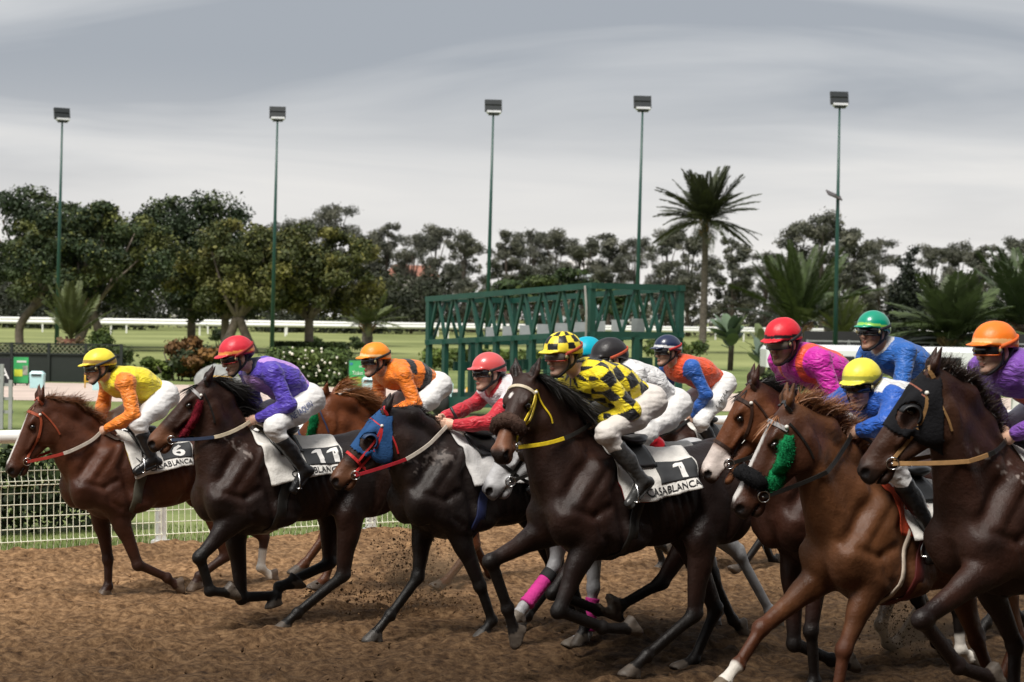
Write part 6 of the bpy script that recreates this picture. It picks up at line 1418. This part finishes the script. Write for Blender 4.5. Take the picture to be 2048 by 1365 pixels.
JPOS = {'h6': {'o': [-2.952, 16.855, 1.696],
        'off': [0.003, 0.0, 1.696],
        'hel': [0.566, -0.0, 0.287],
        'S': [0.402, 0.185, 0.119],
        'E': [0.374, 0.27, -0.15],
        'A': [0.559, 0.055, -0.298],
        'S2': [0.402, -0.185, 0.119],
        'E2': [0.408, -0.26, -0.099],
        'A2': [0.563, -0.06, -0.279],
        'K': [0.329, 0.27, -0.225],
        'N': [0.209, 0.3, -0.514],
        'T': [0.33, 0.285, -0.602],
        'yaw': -8,
        'pit': 18},
 'h11': {'o': [-1.579, 15.314, 1.755],
         'off': [-0.017, -0.0, 1.755],
         'hel': [0.602, 0.0, 0.366],
         'S': [0.383, 0.185, 0.195],
         'E': [0.29, 0.27, -0.045],
         'A': [0.485, 0.055, -0.165],
         'S2': [0.383, -0.185, 0.195],
         'E2': [0.29, -0.27, -0.045],
         'A2': [0.485, -0.055, -0.165],
         'K': [0.417, 0.27, -0.207],
         'N': [0.167, 0.3, -0.525],
         'T': [0.258, 0.285, -0.688],
         'yaw': -2,
         'pit': 26},
 'h3': {'o': [-0.671, 17.353, 1.799],
        'off': [-0.117, 0.0, 1.799],
        'hel': [0.606, -0.0, 0.264],
        'S': [0.433, 0.185, 0.095],
        'E': [0.362, 0.27, -0.149],
        'A': [0.492, 0.055, -0.233],
        'S2': [0.433, -0.185, 0.095],
        'E2': [0.379, -0.3, -0.069],
        'A2': [0.492, -0.055, -0.233],
        'K': [0.42, 0.27, -0.249],
        'N': [0.275, 0.3, -0.496],
        'T': [0.374, 0.285, -0.558],
        'yaw': 0,
        'pit': 15},
 'h4': {'o': [0.346, 15.404, 1.766],
        'off': [-0.531, -0.0, 1.766],
        'hel': [0.639, -0.0, 0.263],
        'S': [0.517, 0.185, 0.066],
        'E': [0.798, 0.27, -0.149],
        'A': [1.026, 0.055, -0.171],
        'S2': [0.517, -0.185, 0.066],
        'E2': [0.572, -0.24, -0.027],
        'A2': [1.029, -0.05, -0.14],
        'K': [0.452, 0.27, -0.282],
        'N': [0.311, 0.3, -0.546],
        'T': [0.401, 0.285, -0.619],
        'yaw': 2,
        'pit': 12},
 'h5': {'o': [1.038, 14.949, 1.826],
        'off': [-0.107, 0.0, 1.826],
        'hel': [0.607, -0.0, 0.335],
        'S': [0.451, 0.185, 0.128],
        'E': [0.576, 0.27, -0.12],
        'A': [0.691, 0.055, -0.238],
        'S2': [0.451, -0.185, 0.128],
        'E2': [0.576, -0.27, -0.12],
        'A2': [0.691, -0.055, -0.238],
        'K': [0.49, 0.27, -0.284],
        'N': [0.276, 0.3, -0.597],
        'T': [0.355, 0.285, -0.686],
        'yaw': 0,
        'pit': 15},
 'h1': {'o': [0.914, 13.336, 1.841],
        'off': [0.018, -0.0, 1.841],
        'hel': [0.72, 0.0, 0.367],
        'S': [0.524, 0.185, 0.172],
        'E': [0.358, 0.27, -0.036],
        'A': [0.5, 0.055, -0.122],
        'S2': [0.524, -0.185, 0.172],
        'E2': [0.358, -0.27, -0.036],
        'A2': [0.5, -0.055, -0.122],
        'K': [0.558, 0.27, -0.18],
        'N': [0.281, 0.3, -0.488],
        'T': [0.358, 0.285, -0.61],
        'yaw': 6,
        'pit': 16},
 'h7': {'o': [1.136, 14.285, 1.796],
        'off': [-0.066, 0.0, 1.796],
        'hel': [0.563, -0.0, 0.367],
        'S': [0.462, 0.185, 0.208],
        'E': [0.481, 0.27, 0.011],
        'A': [0.516, 0.055, -0.138],
        'S2': [0.462, -0.185, 0.208],
        'E2': [0.481, -0.27, 0.011],
        'A2': [0.516, -0.055, -0.138],
        'K': [0.442, 0.27, -0.19],
        'N': [0.262, 0.3, -0.373],
        'T': [0.351, 0.285, -0.458],
        'yaw': -5,
        'pit': 18},
 'h8': {'o': [1.996, 18.855, 1.79],
        'off': [-0.039, -0.0, 1.79],
        'hel': [0.69, 0.0, 0.365],
        'S': [0.534, 0.185, 0.162],
        'E': [0.439, 0.27, -0.079],
        'A': [0.439, 0.055, -0.311],
        'S2': [0.534, -0.185, 0.162],
        'E2': [0.439, -0.27, -0.079],
        'A2': [0.439, -0.055, -0.311],
        'K': [0.494, 0.27, -0.331],
        'N': [0.345, 0.3, -0.586],
        'T': [0.433, 0.285, -0.653],
        'yaw': -2,
        'pit': 12},
 'h9': {'o': [2.236, 13.102, 1.94],
        'off': [0.166, -0.0, 1.94],
        'hel': [0.632, 0.0, 0.378],
        'S': [0.473, 0.185, 0.205],
        'E': [0.411, 0.27, -0.033],
        'A': [0.516, 0.055, -0.124],
        'S2': [0.473, -0.185, 0.205],
        'E2': [0.293, -0.28, -0.025],
        'A2': [0.516, -0.055, -0.124],
        'K': [0.5, 0.27, -0.284],
        'N': [0.304, 0.3, -0.573],
        'T': [0.375, 0.285, -0.666],
        'yaw': 12,
        'pit': 22},
 'h10': {'o': [2.507, 12.01, 1.814],
         'off': [0.02, -0.0, 1.814],
         'hel': [0.567, 0.0, 0.273],
         'S': [0.473, 0.185, 0.139],
         'E': [0.63, 0.27, 0.013],
         'A': [0.686, 0.055, -0.055],
         'S2': [0.473, -0.185, 0.139],
         'E2': [0.577, -0.36, 0.057],
         'A2': [0.647, -0.05, -0.05],
         'K': [0.576, 0.27, -0.229],
         'N': [0.278, 0.3, -0.619],
         'T': [0.275, 0.285, -0.749],
         'yaw': 18,
         'pit': 20},
 'h13': {'o': [3.096, 14.681, 1.957],
         'off': [0.272, -0.0, 1.957],
         'hel': [0.626, -0.0, 0.427],
         'S': [0.479, 0.185, 0.224],
         'E': [0.62, 0.27, -0.064],
         'A': [0.595, 0.055, -0.237],
         'S2': [0.479, -0.185, 0.224],
         'E2': [0.62, -0.27, -0.064],
         'A2': [0.595, -0.055, -0.237],
         'K': [0.465, 0.27, -0.25],
         'N': [0.336, 0.3, -0.564],
         'T': [0.42, 0.285, -0.634],
         'yaw': 10,
         'pit': 8},
 'h12': {'o': [3.161, 11.308, 1.966],
         'off': [-0.066, 0.0, 1.966],
         'hel': [0.641, -0.0, 0.35],
         'S': [0.535, 0.185, 0.185],
         'E': [0.506, 0.27, -0.082],
         'A': [0.592, 0.055, -0.19],
         'S2': [0.535, -0.185, 0.185],
         'E2': [0.341, -0.24, -0.083],
         'A2': [0.497, -0.05, -0.171],
         'K': [0.539, 0.27, -0.346],
         'N': [0.305, 0.3, -0.651],
         'T': [0.408, 0.285, -0.743],
         'yaw': -2,
         'pit': 14}}

# ------------------------------------------------------------------ the field of horses and riders
def C3(*a): return np.array(a, float)
def plain(col): return lambda q: np.tile(C3(*col), (len(q['V']), 1))
YEL = (.80, .66, .03); ORA = (.85, .20, .02); RED = (.55, .022, .03); BLK = (.012, .012, .014); WHT = (.74, .74, .74); NAVY = (.010, .018, .06); BLUE = (.015, .09, .42); PUR = (.075, .045, .42); LIL = (.40, .20, .62)
def sil_j6(q): c = plain(YEL)(q); c[q['arm']] = (.85, .24, .03); return c
def sil_j11(q):
    c = plain((.085, .05, .42))(q); y = np.abs(q['y']); m = (~q['arm']) & (((y > .045) & (y < .12) & (q['b'] > .05)) | (q['b'] < -.07)); c[m] = (.48, .27, .66); c[q['arm'] & (q['fore'] < .02) & (np.abs(q['y']) > .22)] = (.085, .05, .42); return c
def sil_j3(q):
    c = plain((.85, .21, .02))(q); t = q['t']; m = (~q['arm']) & (((t > .28) & (t < .50)) | (t < .08) | ((t > .68) & (t < .84) & (q['b'] > .03)) | ((q['b'] < -.07) & (t > .5) & (t < .8))); c[m] = BLK; return c
def sil_j4(q): c = plain((.66, .62, .64))(q); c[q['arm'] & (q['up'] > .42)] = (.50, .02, .035); c[(~q['arm']) & (np.abs(q['y']) < .03) & (q['b'] > 0)] = (.50, .02, .035); return c
def chk(u, v, s): return ((np.floor(u / s) + np.floor(v / s)) % 2) > .5
def sil_j1(q):
    V = q['V']; c = plain((.85, .68, .02))(q); a = np.arctan2(q['b'], q['y']) * .16; u = q['x'] + a; v = q['x'] - a; m = chk(u, v, .125)
    ua = V[:, 0] * .9 + V[:, 2]; va = V[:, 0] * .9 - V[:, 2]; m2 = chk(ua + .02, va, .12); m = np.where(q['arm'], m2, m); c[m] = BLK; return c
def sil_j7(q): c = plain(WHT)(q); c[(~q['arm']) & (np.abs(q['y']) < .05) & (q['b'] > 0)] = (.07, .03, .035); return c
def sil_j8(q): c = plain((.72, .085, .025))(q); c[q['arm']] = (.02, .10, .40); return c
def sil_j9(q): c = plain((.58, .02, .36))(q); y = q['y']; m = (~q['arm']) & (np.abs(np.abs(y) - .095) < .026); c[m] = (.80, .085, .04); return c
def sil_j10(q): c = plain((.02, .10, .45))(q); c[(~q['arm']) & (np.abs(np.abs(q['y']) - .10) < .05) & (q['b'] > .02)] = WHT; return c
def sil_j12(q): c = plain((.20, .075, .40))(q); m = (~q['arm']) & (q['t'] > .55) & (q['t'] < .72) & (q['b'] < .04); c[m] = (.75, .12, .03); return c
def capf(col, band=None, z0=.042, z1=.066, peak=None):
    def f(X):
        c = np.tile(C3(*col), (len(X), 1)); zz = X[:, 2] - .10 * X[:, 0]
        if band is not None: c[(zz > .034) & (zz < .034 + z1 - z0)] = band
        c[(X[:, 0] > .105) & (X[:, 2] < .046)] = col if peak is None else peak
        c[(X[:, 2] < .014) & (X[:, 0] < .1)] = BLK
        return c
    return f
def cap_j1(X):
    a = np.arctan2(X[:, 1], X[:, 0] + .01); m = ((np.floor(a / .55) + np.floor(X[:, 2] / .045)) % 2) > .5; c = np.tile(C3(.85, .68, .05), (len(X), 1)); c[m & (X[:, 2] > .048)] = BLK; c[(X[:, 2] < .014) & (X[:, 0] < .1)] = BLK; return c

# coats
BLKH = dict(hair=(.010, .008, .007), hair_name='black')
DKB = dict(base=(.018, .008, .006), warm=(.034, .014, .009), points=(.006, .005, .0045), **BLKH)
COATS = {
 'h6': dict(base=(.050, .0175, .0095), warm=(.095, .033, .015), points=(.034, .014, .009), hair=(.16, .06, .022), hair_name='chestnut_dark', blaze=(.028, .10, .54, -.01), socks={'HR': .35}, hoof=(.10, .07, .05)),
 'h11': dict(base=(.012, .0072, .0062), warm=(.032, .013, .008), points=(.005, .0045, .004), face=(.035, .014, .008), mealy=(.15, .06, .028), foam=.4, **BLKH),
 'h3': dict(base=(.11, .034, .012), warm=(.16, .05, .016), points=(.08, .03, .013), hair=(.30, .12, .04), hair_name='chestnut'),
 'h4': dict(base=(.0105, .008, .0075), warm=(.018, .011, .009), points=(.005, .0045, .004), face=(.03, .015, .010), mealy=(.13, .055, .028), foam=.28, hoof=(.05, .045, .04), **BLKH),
 'h5': dict(base=(.42, .42, .43), warm=(.50, .50, .51), points=(.30, .30, .31), muzzle=(.10, .095, .10), hair=(.5, .5, .5), hair_name='grey', hoof=(.12, .10, .08), socks={}),
 'h1': dict(base=(.0145, .0085, .0075), warm=(.032, .0145, .010), points=(.006, .005, .0045), face=(.032, .014, .009), mealy=(.20, .085, .045), star=-.03, **BLKH),
 'h7': dict(DKB), 'h8': dict(DKB),
 'h9': dict(base=(.028, .0115, .008), warm=(.05, .018, .010), points=(.006, .005, .0045), face=(.15, .052, .018), mealy=(.22, .09, .04), snip=1, socks={'HL': .62}, **BLKH),
 'h10': dict(base=(.098, .041, .0175), warm=(.135, .058, .024), points=(.08, .028, .0125), face=(.055, .02, .011), hair=(.26, .11, .045), hair_name='chestnut_light', blaze=(.034, .09, .56, .0), socks={'FR': 1.02}, hoof=(.12, .09, .06)),
 'h13': dict(DKB),
 'h12': dict(base=(.018, .0095, .008), warm=(.042, .0175, .011), points=(.012, .007, .006), face=(.055, .024, .013), hair=(.035, .021, .015), hair_name='brown', foam=.5),
}
LBL = {
 'h6': 'leading dark chestnut horse with a white blaze, number 6 on its saddle cloth',
 'h11': 'dark bay horse with a red sheepskin cheek roll, number 11 on its saddle cloth',
 'h3': 'chestnut horse with a ginger mane, behind the horse with number 11',
 'h4': 'black horse wearing a blue blinker hood and red bridle',
 'h5': 'grey horse with pink leg bandages, partly hidden behind the number 1 horse',
 'h1': 'dark brown horse with a brown sheepskin noseband and yellow bridle, number 1',
 'h7': 'dark horse hidden between the number 1 horse and the grey horse',
 'h8': 'dark horse at the back under the rider in the navy cap',
 'h9': 'bay horse with a pale muzzle and open mouth, left of the white-blazed chestnut',
 'h10': 'chestnut horse with a white blaze, green cheek roll and black sheepskin noseband',
 'h13': 'dark horse at the back under the rider in the green cap',
 'h12': 'dark bay horse in a black blinker hood at the right edge',
}
KW = {
 'h6': dict(sc=.93, vox=.0105, mane=dict(mane_len=.10, n=420, flow=(-.5, .25, .5), droop=.5)),
 'h11': dict(sc=.98, vox=.0105, mane=dict(mane_len=.17, n=520, flow=(-.9, .25, .35), droop=.5)),
 'h3': dict(sc=.98, vox=.013, mane=dict(mane_len=.22, n=520, flow=(-.9, .2, .5), droop=.35)),
 'h4': dict(sc=1.0, vox=.0105, mane=dict(mane_len=.10, n=300, flow=(-.6, -.5, .3), droop=.7)),
 'h5': dict(sc=1.0, vox=.012, mane=dict(mane_len=.10, n=200)),
 'h1': dict(sc=1.0, vox=.0105, roll=-.06, mane=dict(mane_len=.20, n=520, flow=(-.7, .45, .15), droop=.8, forelock=False)),
 'h7': dict(sc=.97, vox=.016, mane=dict(n=150)), 'h8': dict(sc=.95, vox=.017, mane=dict(n=150)),
 'h9': dict(sc=1.0, vox=.0105, open_mouth=.03, mane=dict(mane_len=.12, n=300)),
 'h10': dict(sc=1.0, vox=.0105, mane=dict(mane_len=.17, n=520, flow=(-.6, .15, .75), droop=.4)),
 'h13': dict(sc=.98, vox=.017, mane=dict(n=150)),
 'h12': dict(sc=1.05, vox=.0105, mane=dict(mane_len=.085, n=620, flow=(-.35, .1, .7), droop=.25), fat=1.0),
}
HS = {}
for k in COATS:
    if k != 'h5':
        for q in ('base', 'warm', 'points', 'face'):
            if q in COATS[k]: COATS[k][q] = tuple((.80, .74, .72)[z] * 1.12 * v for z, v in enumerate(COATS[k][q]))
for k in POS:
    kw = dict(KW[k]); HS[k] = build_horse(k, POS[k], COATS[k], LBL[k], **kw)
def hands(k):
    j = JPOS[k]; off = np.asarray(j['off']); return {1: np.asarray(j['A']) + off, -1: np.asarray(j['A2']) + off}
BRN = ('brown', (.05, .022, .012)); BL = ('black', (.012, .011, .010)); REDL = ('red', (.50, .02, .02)); YELL = ('yellow', (.75, .55, .02)); CRM = ('cream', (.55, .47, .34)); TAN = ('tan', (.30, .17, .07)); ORL = ('orange', (.33, .07, .03)); GREYL = ('grey', (.30, .29, .29))
BRI = {'h6': (ORL, None, dict(nose=False)), 'h11': (BL, GREYL, dict(nose=False, cheek=False)), 'h3': (('navy', (.02, .04, .10)), None, dict()), 'h4': (REDL, REDL, dict(double=True, xnose=.375)), 'h5': (BL, None, dict()),
       'h1': (YELL, CRM, dict(nose=False, double=True, head=False)), 'h7': (BRN, None, dict()), 'h8': (BRN, None, dict()), 'h9': (('dbrown', (.035, .016, .010)), None, dict(cheek=True, xnose=.385)), 'h10': (BL, GREYL, dict(nose=False, cheek=False)), 'h13': (BRN, None, {}), 'h12': (TAN, ('pinkbrown', (.26, .085, .05)), dict(nose=False, double=False))}
RE = {'h6': (('redbr', (.30, .03, .02)), ('bone', (.45, .40, .34))), 'h11': (('navyr', (.02, .03, .06)), CRM), 'h3': (BL, BL), 'h4': (('dred', (.28, .012, .02)), ('bone', (.45, .40, .34))), 'h5': (BL, BL), 'h1': (YELL, BL), 'h7': (BL, BL), 'h8': (BL, BL), 'h9': (BL, BL), 'h10': (BL, BL), 'h13': (BL, BL), 'h12': (TAN, BL)}
CL = {'h6': dict(number='6', word='CASABLANCA', trim=((.55, .38, .03), 0.0, .10, .25, .80), seed=1, u0=-.02), 'h11': dict(number='11', word='CASABLANCA', seed=2), 'h3': dict(seed=3), 'h4': dict(seed=4, col=(.55, .54, .53)), 'h5': dict(seed=5), 'h1': dict(number='1', word='CASABLANCA', seed=6, trim=((.45, .02, .025), .0, .28, .72, 1.0)),
      'h7': dict(seed=7), 'h8': dict(seed=8), 'h9': dict(seed=9), 'h10': dict(number='7', word='CASABLANCA', seed=10, trim=((.50, .06, .025), -.0, .30, .30, .86)), 'h13': dict(seed=13), 'h12': dict(seed=12)}
CL['h10'].pop('number')
GI = {'h6': ('olive', (.05, .045, .03)), 'h11': BL, 'h4': ('navyg', (.008, .014, .06)), 'h1': BL, 'h10': ('dred2', (.09, .010, .008)), 'h3': REDL}
CLO = {}
for k, h in HS.items():
    b = BRI[k]; br = bridle(h, b[0], brow=b[1], **b[2])
    reins(h, hands(k), RE[k][0], RE[k][1], split={'h1': .62, 'h12': .68, 'h6': .45}.get(k, .45), wid=.026)
    c, o, sad = saddle_cloth(h, **CL[k]); CLO[k] = c
    girth(h, -.14, *(lambda q: (q[1], q[0]))(GI.get(k, BL)), w=.09)
    stirrups(h, sad, JPOS[k], c)
h = HS['h10']; girth(h, .0, (.50, .42, .34), 'bonegirth', w=.035, off=.012)
h = HS['h11']; P_, _ = hside(h, [(.12, -.075), (.22, -.13), (.33, -.165), (.41, -.165)], 1, 10, .018); fleece('red', P_, .040, (.16, .012, .022), h.root, h.rnd, .7); P_, _ = hside(h, [(.12, -.075), (.25, -.13), (.40, -.15)], -1, 10, .018); fleece('red', P_, .036, (.16, .012, .022), h.root, h.rnd, .7)
h = HS['h3']; P_, _ = hside(h, [(.12, -.075), (.25, -.13), (.38, -.14)], 1, 10, .018); fleece('green', P_, .042, (.01, .20, .07), h.root, h.rnd, .7)
h = HS['h10']; P_, _ = hside(h, [(.12, -.085), (.22, -.12), (.33, -.145), (.42, -.15)], 1, 10, .022); fleece('green', P_, .056, (.01, .24, .085), h.root, h.rnd, .6); P_, _ = hside(h, [(.12, -.075), (.25, -.11), (.40, -.13)], -1, 10, .018); fleece('green', P_, .05, (.01, .24, .085), h.root, h.rnd, .6)
P_, _ = hring(h, .405, .42, -.08, -115, 115, 12, .02); fleece('black', P_, .046, (.010, .010, .011), h.root, h.rnd, 1.0, 900)
h = HS['h1']; P_, _ = hring(h, .375, .40, -.08, -100, 100, 12, .022); fleece('brown', P_, .048, (.075, .045, .035), h.root, h.rnd, 1.0, 1000)
hood(HS['h4'], (.022, .075, .20), 'blue'); hood(HS['h12'], (.008, .008, .010), 'black', .34)
pk = mat('bandage_pink', (.50, .025, .22), .85, var=.1, bump=.3, bscale=60)
for lg in ('FL', 'FR'): leg_wrap(HS['h5'], lg, .22, .92, .052, pk)
leg_wrap(HS['h5'], 'FR', .12, .30, .056, mat('bandage_black', (.012, .012, .013), .8), 'knee_boot')

JK = [
 ('h6', 'jockey in yellow jacket with orange sleeves and a yellow cap', sil_j6, capf((.85, .70, .06), (.36, .22, .06), .026, .056), dict(goggles=(.012, .011, .010), strap=(.03, .03, .035), whip=True)),
 ('h11', 'jockey in violet and lilac silks with a red cap', sil_j11, capf((.62, .03, .05), (.80, .30, .08), .026, .048), dict(frame=(.35, .02, .02), strap=(.30, .02, .02), leg_text=('NE IAQUIN', .66, .14, (.02, .05, .22), .055), gaiter=(.015, .02, .06))),
 ('h3', 'jockey in orange silks with black hoops and an orange cap', sil_j3, capf((.88, .27, .02), (.92, .60, .30), .026, .048), dict(vox=.010)),
 ('h4', 'jockey with bright red sleeves reaching forward and a coral cap', sil_j4, capf((.68, .10, .10), None), dict(capcover=False, collar=(.40, .02, .03), whip=True)),
 ('h5', 'jockey in blue with a turquoise cap, mostly hidden by the checked jockey', plain((.03, .13, .5)), capf((.0, .38, .52), None), dict(vox=.012)),
 ('h1', 'jockey in yellow and black checked silks and cap', sil_j1, cap_j1, dict(goggles=(.13, .11, .10), frame=(.40, .05, .03), strap=(.45, .07, .03), breech=(.66, .62, .58), vox=.0075, cuff=(.85, .68, .02), boot=(.045, .045, .045))),
 ('h7', 'jockey in white silks with a black cap, behind the checked jockey', sil_j7, capf((.022, .020, .022), None), dict(vox=.011, boottop=(.40, .012, .02), strap=(.5, .08, .03))),
 ('h8', 'jockey in an orange-red jacket with blue sleeves and a navy cap', sil_j8, capf((.012, .02, .06), (.70, .70, .70), .014, .034), dict(capcover=False, strap=(.55, .03, .03), leg_text=('LAKJAA', .60, .16, (.03, .03, .03), .05), vox=.010)),
 ('h9', 'jockey in magenta silks with orange-red stripes and a red cap', sil_j9, capf((.66, .02, .035), (.014, .012, .013), .034, .056), dict(goggles=(.16, .13, .10), gaiter=(.03, .04, .10), skin=(.44, .24, .16))),
 ('h10', 'jockey in blue silks with a bright yellow cap, face turned down', sil_j10, capf((.82, .72, .07), (.36, .36, .05), .026, .054), dict(boot=(.010, .010, .011))),
 ('h13', 'jockey in plain blue silks with a green cap', plain((.02, .115, .42)), capf((.0, .28, .17), (.28, .60, .10), .016, .034), dict(capcover=False, vox=.010, collar=(.6, .6, .62), skin=(.50, .28, .19))),
 ('h12', 'jockey in purple silks with an orange band and an orange cap', sil_j12, capf((.88, .20, .02), (.92, .50, .20), .026, .052), dict(frame=(.75, .14, .02), strap=(.75, .14, .02))),
]
for k, lb, sil, cp, kw in JK:
    j = JPOS[k]; kw = dict(kw)
    if kw.get('whip'):
        A_ = np.asarray(j['A2'] if k == 'h6' else j['A']); kw['whip'] = (A_ + (arr(.08, 0, .10) if k == 'h6' else arr(-.02, 0, .13)), A_ + (arr(-.30, .30, -.28) if k == 'h6' else arr(-.25, .12, -.35)))
    jockey(j, lb, sil, cp, **kw)

h = HS['h10']; c2 = Cloth(h, u0=.10, u1=-.26, f0=96, f1=104, lift=.006, flare=.02, seed=20); c2.patch(0, 1, .25, 1.0, .004, 'underlay', cloth_m('orange_underlay', (.42, .06, .025)), h.root)
